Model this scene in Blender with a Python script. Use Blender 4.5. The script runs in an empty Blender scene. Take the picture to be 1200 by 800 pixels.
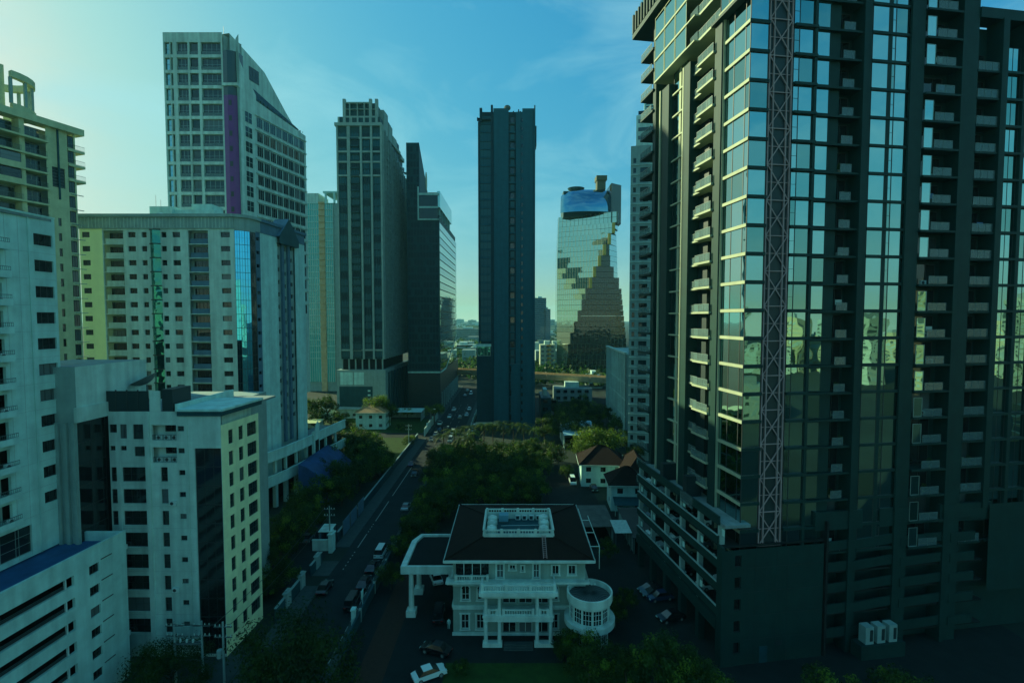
import bpy, bmesh, math, random
from mathutils import Matrix, Vector
R = random.Random(11)
S = bpy.context.scene
COL = S.collection

# ------------------------------------------------------------------ camera
CH, FPX = 47.0, 590.0
PIT = math.atan(28 / 590.0)
cam = bpy.data.cameras.new('camera'); camo = bpy.data.objects.new('camera', cam); COL.objects.link(camo)
cam.sensor_width = 36.0; cam.lens = 36.0 * FPX / 1200.0; cam.clip_start = 0.2; cam.clip_end = 20000
camo.location = (0, 0, CH); camo.rotation_euler = (math.pi / 2 - PIT, 0, 0)
S.camera = camo
# ------------------------------------------------------------------ sky and sun
SUN_AZ, SUN_EL = math.radians(-62), math.radians(21)
w = bpy.data.worlds.new('World'); S.world = w; w.use_nodes = True
nt = w.node_tree; nt.nodes.clear()
sky = nt.nodes.new('ShaderNodeTexSky'); sky.sky_type = 'NISHITA'; sky.sun_disc = False
sky.sun_elevation = SUN_EL; sky.sun_rotation = SUN_AZ
sky.air_density = 1.2; sky.dust_density = 2.4; sky.ozone_density = 1.6; sky.altitude = 60
# film-like shoulder and the teal cast of the day, applied evenly to the whole sky
nrm = nt.nodes.new('ShaderNodeVectorMath'); nrm.operation = 'SCALE'; nrm.inputs['Scale'].default_value = 1 / 16
tint = nt.nodes.new('ShaderNodeRGBCurve')
for ci, ptsc in enumerate((((0, 0), (.125, .07), (.25, .165), (.4, .28), (.75, .46), (1, .60)), ((0, 0), (.08, .21), (.17, .40), (.5, .70), (.78, .79), (1, .84)), ((0, 0), (.1, .34), (.225, .62), (.53, .71), (.8, .73), (1, .76)))):
    c = tint.mapping.curves[ci]
    c.points[0].location = ptsc[0]; c.points[1].location = ptsc[-1]
    for q in ptsc[1:-1]: c.points.new(*q)
tint.mapping.update()
gain = nt.nodes.new('ShaderNodeVectorMath'); gain.operation = 'SCALE'; gain.inputs['Scale'].default_value = 5.6
# thin wisps of cloud
tc = nt.nodes.new('ShaderNodeTexCoord'); mp = nt.nodes.new('ShaderNodeMapping'); mp.inputs['Scale'].default_value = (1.6, 1.6, 4.5)
nz = nt.nodes.new('ShaderNodeTexNoise'); nz.inputs['Scale'].default_value = 1.7; nz.inputs['Detail'].default_value = 7; nz.inputs['Roughness'].default_value = .58
nz.inputs['Distortion'].default_value = .6
cr = nt.nodes.new('ShaderNodeMapRange'); cr.inputs[1].default_value = .44; cr.inputs[2].default_value = .78; cr.inputs[3].default_value = 0; cr.inputs[4].default_value = .6
cl = nt.nodes.new('ShaderNodeMix'); cl.data_type = 'RGBA'
cl.inputs[7].default_value = (2.2, 4.5, 4.8, 1)
# pale haze band that rings the whole horizon
sx = nt.nodes.new('ShaderNodeSeparateXYZ'); hz1 = nt.nodes.new('ShaderNodeMath'); hz1.operation = 'MULTIPLY'; hz1.inputs[1].default_value = -11.0
hz2 = nt.nodes.new('ShaderNodeMath'); hz2.operation = 'EXPONENT'; hz3 = nt.nodes.new('ShaderNodeMath'); hz3.operation = 'MULTIPLY'; hz3.inputs[1].default_value = .9; hz3.use_clamp = True
hmix = nt.nodes.new('ShaderNodeMix'); hmix.data_type = 'RGBA'; hmix.inputs[7].default_value = (2.9, 4.15, 2.7, 1)
bg = nt.nodes.new('ShaderNodeBackground'); bg.inputs[1].default_value = 0.1
out = nt.nodes.new('ShaderNodeOutputWorld')
L = nt.links.new
L(sky.outputs[0], nrm.inputs[0]); L(nrm.outputs[0], tint.inputs[1]); L(tint.outputs[0], gain.inputs[0]); L(tc.outputs['Generated'], mp.inputs[0]); L(mp.outputs[0], nz.inputs['Vector'])
L(nz.outputs[0], cr.inputs[0]); L(cr.outputs[0], cl.inputs[0]); L(gain.outputs[0], cl.inputs[6]); L(tc.outputs['Generated'], sx.inputs[0]); L(sx.outputs[2], hz1.inputs[0]); L(hz1.outputs[0], hz2.inputs[0]); L(hz2.outputs[0], hz3.inputs[0]); L(hz3.outputs[0], hmix.inputs[0]); L(cl.outputs[2], hmix.inputs[6]); L(hmix.outputs[2], bg.inputs[0]); L(bg.outputs[0], out.inputs[0])
sl = bpy.data.lights.new('sun', 'SUN'); sl.energy = 4.4; sl.angle = math.radians(.53); sl.color = (.92, .95, .55)
so = bpy.data.objects.new('sun', sl); COL.objects.link(so)
SD = Vector((math.sin(SUN_AZ) * math.cos(SUN_EL), math.cos(SUN_AZ) * math.cos(SUN_EL), math.sin(SUN_EL)))
so.rotation_euler = SD.to_track_quat('Z', 'Y').to_euler()
V = S.view_settings; V.view_transform = 'Standard'; V.look = 'None'; V.gamma = 1; V.use_curve_mapping = False; V.exposure = 0.82
S.cycles.max_bounces = 6; S.cycles.diffuse_bounces = 3; S.cycles.glossy_bounces = 3; S.cycles.volume_bounces = 0
S.cycles.use_denoising = True

# ------------------------------------------------------------------ photo pixel -> place
def ray(px, py):
    x, y, z = px - 600.0, FPX, 400.0 - py
    return (x, y * math.cos(PIT) + z * math.sin(PIT), -y * math.sin(PIT) + z * math.cos(PIT))
def G(px, py, z=0.0):
    r = ray(px, py); t = (z - CH) / r[2]; return (r[0] * t, r[1] * t)
def at(px, py, Y):
    r = ray(px, py); t = Y / r[1]; return (r[0] * t, Y, CH + r[2] * t)

# ------------------------------------------------------------------ materials
MATS = {}
def mat(name, col, rough=.75, metal=0.0, noise=.16, scale=.5, streak=0.0, var=0.0, bump=0.0, bscale=6.0, ior=1.5, wave=None):
    if name in MATS: return MATS[name]
    m = bpy.data.materials.new(name); m.use_nodes = True; n = m.node_tree; b = n.nodes['Principled BSDF']
    b.inputs['Roughness'].default_value = rough; b.inputs['Metallic'].default_value = metal; b.inputs['IOR'].default_value = ior
    if rough > .5: b.inputs['Specular IOR Level'].default_value = .2
    geo = n.nodes.new('ShaderNodeNewGeometry')
    t = n.nodes.new('ShaderNodeTexNoise'); t.inputs['Scale'].default_value = scale; t.inputs['Detail'].default_value = 6; t.inputs['Roughness'].default_value = .65
    n.links.new(geo.outputs['Position'], t.inputs['Vector'])
    r = n.nodes.new('ShaderNodeMapRange'); r.inputs[1].default_value = .25; r.inputs[2].default_value = .75; r.inputs[3].default_value = 1 - noise; r.inputs[4].default_value = 1 + noise
    n.links.new(t.outputs[0], r.inputs[0]); fac = r.outputs[0]
    if streak:
        mpp = n.nodes.new('ShaderNodeMapping'); mpp.inputs['Scale'].default_value = (.8, .8, .05)
        t2 = n.nodes.new('ShaderNodeTexNoise'); t2.inputs['Scale'].default_value = 1.0; t2.inputs['Detail'].default_value = 5
        n.links.new(geo.outputs['Position'], mpp.inputs[0]); n.links.new(mpp.outputs[0], t2.inputs['Vector'])
        r2 = n.nodes.new('ShaderNodeMapRange'); r2.inputs[1].default_value = .35; r2.inputs[2].default_value = .7; r2.inputs[3].default_value = 1.0; r2.inputs[4].default_value = 1 - streak * .7
        n.links.new(t2.outputs[0], r2.inputs[0])
        mm = n.nodes.new('ShaderNodeMath'); mm.operation = 'MULTIPLY'; n.links.new(fac, mm.inputs[0]); n.links.new(r2.outputs[0], mm.inputs[1]); fac = mm.outputs[0]
    if var:
        oi = n.nodes.new('ShaderNodeObjectInfo'); r3 = n.nodes.new('ShaderNodeMapRange'); r3.inputs[3].default_value = 1 - var; r3.inputs[4].default_value = 1 + var
        n.links.new(oi.outputs['Random'], r3.inputs[0])
        mm = n.nodes.new('ShaderNodeMath'); mm.operation = 'MULTIPLY'; n.links.new(fac, mm.inputs[0]); n.links.new(r3.outputs[0], mm.inputs[1]); fac = mm.outputs[0]
    vm = n.nodes.new('ShaderNodeVectorMath'); vm.operation = 'SCALE'; vm.inputs[0].default_value = (col[0] * .84, col[1] * 1.05, col[2] * .97) if 'leaf' not in name else col[:3]
    n.links.new(fac, vm.inputs['Scale']); n.links.new(vm.outputs[0], b.inputs['Base Color'])
    if bump or wave:
        bp = n.nodes.new('ShaderNodeBump'); bp.inputs['Strength'].default_value = bump or .6; bp.inputs['Distance'].default_value = .1
        if wave:   # fine ribs / roof tile courses, (direction, scale)
            t3 = n.nodes.new('ShaderNodeTexWave'); t3.bands_direction = wave[0]; t3.inputs['Scale'].default_value = wave[1]; t3.inputs['Distortion'].default_value = .15
            n.links.new(geo.outputs['Position'], t3.inputs['Vector']); n.links.new(t3.outputs[1], bp.inputs['Height'])
        else:
            t3 = n.nodes.new('ShaderNodeTexNoise'); t3.inputs['Scale'].default_value = bscale; n.links.new(geo.outputs['Position'], t3.inputs['Vector']); n.links.new(t3.outputs[0], bp.inputs['Height'])
        n.links.new(bp.outputs[0], b.inputs['Normal'])
    if 'leaf' in name:
        tr = n.nodes.new('ShaderNodeBsdfTranslucent'); mx = n.nodes.new('ShaderNodeMixShader'); mx.inputs[0].default_value = .42
        n.links.new(vm.outputs[0], tr.inputs[0]); n.links.new(b.outputs[0], mx.inputs[1]); n.links.new(tr.outputs[0], mx.inputs[2]); n.links.new(mx.outputs[0], n.nodes['Material Output'].inputs[0])
        b.inputs['Specular IOR Level'].default_value = .25
    MATS[name] = m; return m

def glass(name, col, ior=1.9, rough=.03, curtain=None, share=.25, wob=.06, wscale=.35, metal=0.0):
    """opaque reflective window glass; some panes have a blind or curtain drawn behind them"""
    if name in MATS: return MATS[name]
    m = bpy.data.materials.new(name); m.use_nodes = True; n = m.node_tree; b = n.nodes['Principled BSDF']
    b.inputs['Roughness'].default_value = rough; b.inputs['IOR'].default_value = ior; b.inputs['Metallic'].default_value = metal
    oi = n.nodes.new('ShaderNodeObjectInfo'); geo = n.nodes.new('ShaderNodeNewGeometry')
    if curtain:
        r = n.nodes.new('ShaderNodeMapRange'); r.inputs[1].default_value = 1 - share; r.inputs[2].default_value = 1 - share + .12
        n.links.new(oi.outputs['Random'], r.inputs[0])
        mx = n.nodes.new('ShaderNodeMix'); mx.data_type = 'RGBA'; mx.inputs[6].default_value = (*col, 1); mx.inputs[7].default_value = (*curtain, 1)
        n.links.new(r.outputs[0], mx.inputs[0]); n.links.new(mx.outputs[2], b.inputs['Base Color'])
    else: b.inputs['Base Color'].default_value = (*col, 1)
    t = n.nodes.new('ShaderNodeTexNoise'); t.inputs['Scale'].default_value = wscale; t.inputs['Detail'].default_value = 1
    ad = n.nodes.new('ShaderNodeVectorMath'); ad.operation = 'ADD'
    sc = n.nodes.new('ShaderNodeVectorMath'); sc.operation = 'SCALE'; sc.inputs[0].default_value = (37, 91, 53); n.links.new(oi.outputs['Random'], sc.inputs['Scale'])
    n.links.new(geo.outputs['Position'], ad.inputs[0]); n.links.new(sc.outputs[0], ad.inputs[1]); n.links.new(ad.outputs[0], t.inputs['Vector'])
    bp = n.nodes.new('ShaderNodeBump'); bp.inputs['Strength'].default_value = wob; bp.inputs['Distance'].default_value = .5
    n.links.new(t.outputs[0], bp.inputs['Height']); n.links.new(bp.outputs[0], b.inputs['Normal'])
    MATS[name] = m; return m

M_white   = mat('white_render', (.52, .70, .66), .8, streak=.34, bump=.08, bscale=1.5)
M_white2  = mat('old_white_paint', (.60, .68, .62), .8, streak=.5, bump=.08, bscale=2)
M_grey    = mat('grey_render', (.30, .36, .34), .8, streak=.2)
M_beige   = mat('beige_render', (.60, .55, .34), .85, streak=.25)
M_cream   = mat('cream_yellow_paint', (.92, .84, .50), .8, streak=.2)
M_yellow  = mat('yellow_with_glare', (.98, .92, .50), .7, noise=.06, streak=.1)  # glare thrown onto the end bay by glass is put into this yellow
M_dkgrey  = mat('dark_grey_cladding', (.014, .066, .080), .55, noise=.25, streak=.2)
M_char    = mat('charcoal_panel', (.007, .024, .027), .5, noise=.25)
M_frame   = mat('dark_window_frame', (.03, .035, .035), .5)
M_alu     = mat('aluminium_frame', (.35, .38, .37), .4, metal=.5)
M_wframe  = mat('white_window_frame', (.6, .66, .64), .5)
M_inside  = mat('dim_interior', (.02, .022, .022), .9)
M_roofc   = mat('roof_concrete', (.22, .25, .25), .9, noise=.3, scale=.8)
M_blue    = mat('blue_roof_paint', (.03, .10, .23), .7, noise=.25)
M_steel   = mat('painted_steel', (.10, .12, .12), .5)
M_pink    = mat('pink_grey_steel', (.48, .27, .27), .6)
M_tgreen  = mat('dark_green_cladding', (.009, .040, .037), .55, noise=.2, streak=.15)
M_stone   = mat('sand_stone_trim', (.40, .37, .26), .6, noise=.15)
M_tile    = mat('dark_brown_roof_tile', (.020, .010, .007), .9, noise=.3, wave=('Z', 9.0))
M_tan     = mat('tan_roof_tile', (.40, .23, .12), .8, noise=.2, wave=('Z', 9.0))
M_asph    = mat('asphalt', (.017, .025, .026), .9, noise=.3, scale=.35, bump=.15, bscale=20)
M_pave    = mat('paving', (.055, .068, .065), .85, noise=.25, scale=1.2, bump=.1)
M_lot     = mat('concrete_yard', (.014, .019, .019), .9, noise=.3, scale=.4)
M_brick   = mat('reddish_path', (.055, .026, .018), .85, noise=.3, scale=2)
M_paint   = mat('road_paint', (.28, .30, .28), .7, noise=.5, scale=3)
M_lawn    = mat('lawn', (.022, .055, .010), .95, noise=.45, scale=.6, bump=.5, bscale=12)
M_earth   = mat('far_ground', (.022, .034, .026), .95, noise=.5, scale=.02)
M_bark    = mat('bark', (.07, .055, .04), .9, noise=.3, scale=3, bump=.4)
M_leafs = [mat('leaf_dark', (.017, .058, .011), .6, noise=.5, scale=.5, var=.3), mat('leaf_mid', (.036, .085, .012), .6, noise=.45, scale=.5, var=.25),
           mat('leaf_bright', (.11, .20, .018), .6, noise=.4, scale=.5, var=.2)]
M_mwall   = mat('pale_mansion_render', (.30, .35, .30), .8, streak=.35, bump=.06, bscale=3)
M_mtrim   = mat('mansion_white_trim', (.62, .68, .62), .7, streak=.4)
M_purple  = mat('purple_panel', (.17, .018, .17), .35, noise=.12)
M_proof   = mat('black_felt_roof', (.012, .014, .014), .95, noise=.4)
M_ma      = mat('mirrored_sand', (.36, .31, .19), .8); M_mb = mat('mirrored_pale', (.34, .36, .30), .8); M_mc = mat('mirrored_tan', (.24, .19, .12), .8)
M_railm   = mat('rail_metal', (.13, .165, .16), .5)
M_joint   = mat('wall_joint', (.34, .40, .38), .9)
M_rust    = mat('viaduct_concrete', (.62, .38, .22), .85, noise=.25)
M_ac      = mat('ac_unit', (.6, .64, .62), .5)
M_bluebar = mat('blue_grey_paint', (.10, .17, .24), .7, streak=.2)
M_orange  = mat('orange_panel', (.5, .22, .05), .7)
def clear_glass(name, col, fac):
    m = bpy.data.materials.new(name); m.use_nodes = True; n = m.node_tree; n.nodes.clear()
    a = n.nodes.new('ShaderNodeBsdfTransparent'); a.inputs[0].default_value = (*col, 1); g = n.nodes.new('ShaderNodeBsdfPrincipled'); g.inputs['Base Color'].default_value = (.16, .24, .23, 1); g.inputs['Roughness'].default_value = .08; g.inputs['IOR'].default_value = 1.7
    x = n.nodes.new('ShaderNodeMixShader'); x.inputs[0].default_value = fac; o = n.nodes.new('ShaderNodeOutputMaterial'); n.links.new(a.outputs[0], x.inputs[1]); n.links.new(g.outputs[0], x.inputs[2]); n.links.new(x.outputs[0], o.inputs[0]); return m
M_rail = clear_glass('clear_rail_glass', (.72, .86, .84), .45)
G_dark    = glass('dark_window_glass', (.012, .018, .018), 1.6, curtain=(.11, .14, .13), share=.2)
G_mid     = glass('teal_window_glass', (.012, .034, .038), 1.55, curtain=(.09, .12, .11), share=.14)
G_tower   = glass('coated_tower_glass', (.30, .50, .50), 1.5, rough=.012, curtain=(.20, .35, .33), share=.35, wob=.045, wscale=.3, metal=1.0)
G_blue    = glass('blue_mirror_glass', (.10, .55, .85), 1.5, metal=1.0, rough=.02, wob=.10, wscale=.3)
G_teal    = glass('green_mirror_glass', (.05, .24, .20), 1.5, metal=.9, rough=.03, wob=.2, wscale=.5)
G_aqua    = glass('hazed_aqua_glass', (.05, .42, .36), 1.7, rough=.1, wob=.15)  # lightness of distance haze is put into this base colour
G_far     = glass('far_teal_glass', (.006, .095, .118), 1.35, rough=.3, curtain=(.01, .11, .13), share=.3)
G_fdark   = glass('far_dark_glass', (.003, .036, .048), 1.3, rough=.4)
G_twist   = glass('pale_mirror_glass', (.40, .54, .46), 1.5, metal=1.0, rough=.03, wob=.05, wscale=.2)
G_black   = glass('black_glass', (.008, .012, .013), 1.7, rough=.08)

# ------------------------------------------------------------------ mesh helpers
class MB:
    def __init__(s): s.v = []; s.f = []; s.m = []
    def box(s, x0, x1, y0, y1, z0, z1, m=0):
        i = len(s.v)
        s.v += [(x0, y0, z0), (x1, y0, z0), (x1, y1, z0), (x0, y1, z0), (x0, y0, z1), (x1, y0, z1), (x1, y1, z1), (x0, y1, z1)]
        for q in ((0, 3, 2, 1), (4, 5, 6, 7), (0, 1, 5, 4), (1, 2, 6, 5), (2, 3, 7, 6), (3, 0, 4, 7)):
            s.f.append(tuple(i + k for k in q)); s.m.append(m)
        return s
    def poly(s, pts, m=0):
        i = len(s.v); s.v += [tuple(p) for p in pts]; s.f.append(tuple(range(i, i + len(pts)))); s.m.append(m); return s
    def prism(s, pts, z0, z1, m=0):
        """pts counter-clockwise seen from above"""
        n = len(pts); i = len(s.v)
        s.v += [(p[0], p[1], z0) for p in pts] + [(p[0], p[1], z1) for p in pts]
        s.f.append(tuple(range(i + n - 1, i - 1, -1))); s.m.append(m); s.f.append(tuple(range(i + n, i + 2 * n))); s.m.append(m)
        for k in range(n):
            j = (k + 1) % n; s.f.append((i + k, i + j, i + n + j, i + n + k)); s.m.append(m)
        return s
    def tube(s, a, b, r0, r1=None, n=8, m=0, cap=True):
        a = Vector(a); b = Vector(b); r1 = r0 if r1 is None else r1
        d = (b - a).normalized(); u = d.orthogonal().normalized(); v = d.cross(u); i = len(s.v)
        for c, r in ((a, r0), (b, r1)):
            for k in range(n):
                t = 2 * math.pi * k / n; s.v.append(tuple(c + u * (math.cos(t) * r) + v * (math.sin(t) * r)))
        for k in range(n):
            j = (k + 1) % n; s.f.append((i + k, i + j, i + n + j, i + n + k)); s.m.append(m)
        if cap:
            s.f.append(tuple(range(i + n - 1, i - 1, -1))); s.m.append(m); s.f.append(tuple(range(i + n, i + 2 * n))); s.m.append(m)
        return s
    def lathe(s, prof, n=12, m=0, c=(0, 0)):
        i = len(s.v)
        for r, z in prof:
            for k in range(n):
                t = 2 * math.pi * k / n; s.v.append((c[0] + r * math.cos(t), c[1] + r * math.sin(t), z))
        for j in range(len(prof) - 1):
            for k in range(n):
                q = (k + 1) % n; s.f.append((i + j * n + k, i + j * n + q, i + (j + 1) * n + q, i + (j + 1) * n + k)); s.m.append(m)
        s.f.append(tuple(i + (len(prof) - 1) * n + k for k in range(n))); s.m.append(m)
        return s
    def mesh(s, name, mats):
        me = bpy.data.meshes.new(name); me.from_pydata(s.v, [], s.f)
        for q in (mats if isinstance(mats, (list, tuple)) else [mats]): me.materials.append(q)
        if any(s.m): me.polygons.foreach_set('material_index', s.m)
        me.update(); return me

_ub = {}
def ubox(m):
    if m.name not in _ub: _ub[m.name] = MB().box(-.5, .5, -.5, .5, -.5, .5).mesh('block', m)
    return _ub[m.name]

_wm = {}
def win(w_, h_, nx=2, nz=1, fr=None, gl=None, fw=.06, split=False):
    """window: frame and mullions proud of the pane; origin at lower corner, faces -y"""
    fr = fr or M_frame; gl = gl or G_dark
    k = (round(w_, 2), round(h_, 2), nx, nz, fr.name, gl.name, fw, split)
    if k in _wm: return _wm[k]
    b = MB(); w_, h_ = k[0], k[1]
    b.box(0, w_, 0, .07, 0, fw); b.box(0, w_, 0, .07, h_ - fw, h_)
    b.box(0, fw, .001, .07, fw, h_ - fw); b.box(w_ - fw, w_, .001, .07, fw, h_ - fw)
    for i in range(1, nx): x = w_ * i / nx; b.box(x - fw * .4, x + fw * .4, .002, .07, fw, h_ - fw)
    for i in range(1, nz): z = h_ * i / nz; b.box(fw, w_ - fw, .004, .07, z - fw * .35, z + fw * .35)
    if split:
        g = MB().box(fw * .5, w_ - fw * .5, .04, .06, fw * .5, h_ - fw * .5).mesh('pane', gl)
        _wm[k] = (b.mesh('window', fr), g)
    else:
        b.poly([(0, .04, 0), (w_, .04, 0), (w_, .04, h_), (0, .04, h_)], 1)
        _wm[k] = b.mesh('window', [fr, gl])
    return _wm[k]

def wall_mesh(W0, W1, z0, z1, ops, depth, m, name='wall'):
    """one wall sheet with openings cut through it and their reveals; u along x, outer side y=0 facing -y"""
    xs = sorted({round(v, 3) for v in [W0, W1] + [q for o in ops for q in o[:2] if W0 < q < W1]})
    zs = sorted({round(v, 3) for v in [z0, z1] + [q for o in ops for q in o[2:4] if z0 < q < z1]})
    b = MB(); xi = {x: i for i, x in enumerate(xs)}; zi = {z: i for i, z in enumerate(zs)}
    hole = set()
    for o in ops:
        a0, a1, c0, c1 = [round(v, 3) for v in o[:4]]
        for i, x in enumerate(xs[:-1]):
            if x >= a0 - 1e-4 and xs[i + 1] <= a1 + 1e-4:
                for j, z in enumerate(zs[:-1]):
                    if z >= c0 - 1e-4 and zs[j + 1] <= c1 + 1e-4: hole.add((i, j))
    nx, nz_ = len(xs) - 1, len(zs) - 1
    # merge solid runs in z for each column
    for i in range(nx):
        j = 0
        while j < nz_:
            if (i, j) in hole: j += 1; continue
            k = j
            while k + 1 < nz_ and (i, k + 1) not in hole: k += 1
            b.poly([(xs[i], 0, zs[j]), (xs[i + 1], 0, zs[j]), (xs[i + 1], 0, zs[k + 1]), (xs[i], 0, zs[k + 1])]); j = k + 1
    d = depth
    for o in ops:
        a0, a1, c0, c1 = [round(v, 3) for v in o[:4]]
        b.poly([(a0, 0, c0), (a0, d, c0), (a1, d, c0), (a1, 0, c0)]); b.poly([(a0, 0, c1), (a1, 0, c1), (a1, d, c1), (a0, d, c1)])
        b.poly([(a0, 0, c0), (a0, 0, c1), (a0, d, c1), (a0, d, c0)]); b.poly([(a1, 0, c0), (a1, d, c0), (a1, d, c1), (a1, 0, c1)])
    return b.mesh(name, m)

class Thing:
    def __init__(s, name, label, cat, loc=(0, 0, 0), rz=0, group=None, kind=None):
        s.o = bpy.data.objects.new(name, None); COL.objects.link(s.o); s.o.location = loc; s.o.rotation_euler = (0, 0, rz); s.o.empty_display_size = .5
        s.o['label'] = label; s.o['category'] = cat
        if group: s.o['group'] = group
        if kind: s.o['kind'] = kind
        s.n = {}; s.over = {}; s.loc = Vector(loc)
    def add(s, name, me, M=None, parent=None, label=None, cap=290):
        k = s.n.get(name, 0); s.n[name] = k + 1
        M = M or Matrix()
        if k >= cap and parent is None:
            s.over.setdefault(name, []).append((me, M)); return None
        o = bpy.data.objects.new(name, me); COL.objects.link(o); o.parent = parent or s.o; o.matrix_local = M
        if label: o['label'] = label
        return o
    def box(s, name, x0, x1, y0, y1, z0, z1, m, M=None, label=None):
        T = Matrix.Translation(((x0 + x1) / 2, (y0 + y1) / 2, (z0 + z1) / 2)) @ Matrix.Diagonal((x1 - x0, y1 - y0, z1 - z0, 1))
        return s.add(name, ubox(m), (M @ T) if M else T, label=label)
    def flush(s):
        for name, lst in s.over.items():
            vs, fs, mi, ms = [], [], [], []
            for me, M in lst:
                i = len(vs); vs += [tuple(M @ v.co) for v in me.vertices]
                for pl in me.polygons:
                    fs.append(tuple(i + k for k in pl.vertices)); mm = me.materials[pl.material_index]
                    if mm not in ms: ms.append(mm)
                    mi.append(ms.index(mm))
            me = bpy.data.meshes.new(name); me.from_pydata(vs, [], fs)
            for m in ms: me.materials.append(m)
            me.polygons.foreach_set('material_index', mi); me.update()
            o = bpy.data.objects.new(name, me); COL.objects.link(o); o.parent = s.o; o['kind'] = 'stuff'
        s.over = {}

class Face:
    """a facade plane of a thing: u runs left to right seen from outside, y inward, z up"""
    def __init__(s, t, p0, p1):
        s.t = t; s.p0 = Vector((p0[0], p0[1], 0)); s.p1 = Vector((p1[0], p1[1], 0)); d = s.p1 - s.p0; s.L = d.length; s.d = d / s.L
        s.M = Matrix.Translation(s.p0 - Vector((t.loc.x, t.loc.y, 0))) @ Matrix.Rotation(math.atan2(d.y, d.x), 4, 'Z')
    def u(s, px, py):
        r = ray(px, py); ux, uy = s.d.x, s.d.y; det = -r[0] * uy + ux * r[1]; t = (-s.p0.x * uy + ux * s.p0.y) / det
        return (r[0] * t - s.p0.x) * ux + (r[1] * t - s.p0.y) * uy
    def z(s, px, py):
        r = ray(px, py); ux, uy = s.d.x, s.d.y; det = -r[0] * uy + ux * r[1]; t = (-s.p0.x * uy + ux * s.p0.y) / det
        return CH + r[2] * t
    def box(s, name, u0, u1, y0, y1, z0, z1, m, label=None): return s.t.box(name, u0, u1, y0, y1, z0, z1, m, s.M, label)
    def add(s, name, me, u=0, y=0, z=0, parent=None, label=None, rz=0):
        M = s.M @ Matrix.Translation((u, y, z))
        if rz: M = M @ Matrix.Rotation(rz, 4, 'Z')
        return s.t.add(name, me, M, None, label)
    def window(s, u0, u1, z0, z1, y=.18, nx=2, nz=1, fr=None, gl=None, fw=.06, split=False, name='window'):
        me = win(u1 - u0, z1 - z0, nx, nz, fr, gl, fw, split)
        if split:
            o = s.add(name, me[0], u0, y, z0)
            if o: s.t.add('pane', me[1], Matrix(), parent=o)
            return o
        return s.add(name, me, u0, y, z0)
    def wall(s, u0, u1, z0, z1, ops, m, depth=.3, name='wall', y=0): return s.add(name, wall_mesh(u0, u1, z0, z1, ops, depth, m), 0, y, 0)
    def rail(s, u0, u1, y0, z0, h=1.0, m=None, name='balcony_rail', glassy=False):
        """open railing of bars, or a glass one, standing at depth y0"""
        k = ('rail', round(u1 - u0, 2), round(h, 2), (m or M_steel).name, glassy)
        if k not in _wm:
            b = MB(); W_ = k[1]
            b.box(0, W_, -.03, .03, h - .06, h)
            if glassy:
                n = max(1, round(W_ / 1.3)); b.box(0, W_, -.012, .012, .06, h - .06, 1)
                for i in range(n + 1): x = min(max(W_ * i / n, .02), W_ - .02); b.box(x - .02, x + .02, -.03, .03, 0, h - .06)
            else:
                b.box(0, W_, -.02, .02, .08, .12); n = max(2, round(W_ / .22))
                for i in range(n + 1): x = min(max(W_ * i / n, .02), W_ - .02); b.box(x - .012, x + .012, -.012, .012, .12, h - .06)
            _wm[k] = b.mesh(name, [m or M_steel, M_rail])
        return s.add(name, _wm[k], u0, y0, z0)

def ac_mesh():
    if 'ac' not in _wm:
        b = MB().box(-.42, .42, -.16, .16, 0, .62); b.lathe([(.0, 0), (.23, 0), (.23, .02), (.19, .03)], 12, 1)
        for i in range(len(b.v) - 48, len(b.v)):
            x, y, z = b.v[i]; b.v[i] = (x - .1, -.161 - z, y + .31)
        _wm['ac'] = b.mesh('air_conditioner', [M_ac, M_frame])
    return _wm['ac']

def obj(name, me, label=None, cat=None, group=None, kind=None, loc=(0, 0, 0), rz=0, parent=None):
    o = bpy.data.objects.new(name, me); COL.objects.link(o); o.location = loc; o.rotation_euler = (0, 0, rz)
    if parent: o.parent = parent
    for k, v in (('label', label), ('category', cat), ('group', group), ('kind', kind)):
        if v: o[k] = v
    return o
#@@PART2

# ------------------------------------------------------------------ the ground, roads and yards
def sheet(name, pts, z, m, kind='structure', label=None):
    b = MB(); b.poly([(x, y, z) for x, y in pts]); return obj(name, b.mesh(name, m), kind=kind, label=label)
def rect(x0, x1, y0, y1): return [(x0, y0), (x1, y0), (x1, y1), (x0, y1)]
sheet('ground', rect(-4000, 4000, -900, 6000), -.03, M_earth, label='wide flat city ground')
sheet('road', [(-33.3, 5), (-25, 5), (-25, 172), (-20, 190), (-20, 345), (-33, 345), (-33.3, 172)], 0, M_asph, label='asphalt street running away between the towers')
sheet('side_street', rect(-150, -33.3, 196, 203), .002, M_asph, label='lane between the houses meeting the street')
def slab(name, x0, x1, y0, y1, z0, z1, m, label=None):
    return obj(name, MB().box(x0, x1, y0, y1, z0, z1).mesh(name, m), kind='structure', label=label)
for i, (y0, y1) in enumerate(((20, 86), (89.5, 95), (101, 194), (204, 345))):
    slab('pavement', -36.4, -33.3, y0, y1, -.02, .13, M_pave, 'paved footway along the street wall')
slab('pavement', -25, -23.7, 5, 172, -.02, .12, M_pave, 'narrow footway beside the mansion wall')
slab('pavement', -20, -17, 191, 345, -.02, .12, M_pave, 'footway beside the dark tower')
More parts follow.
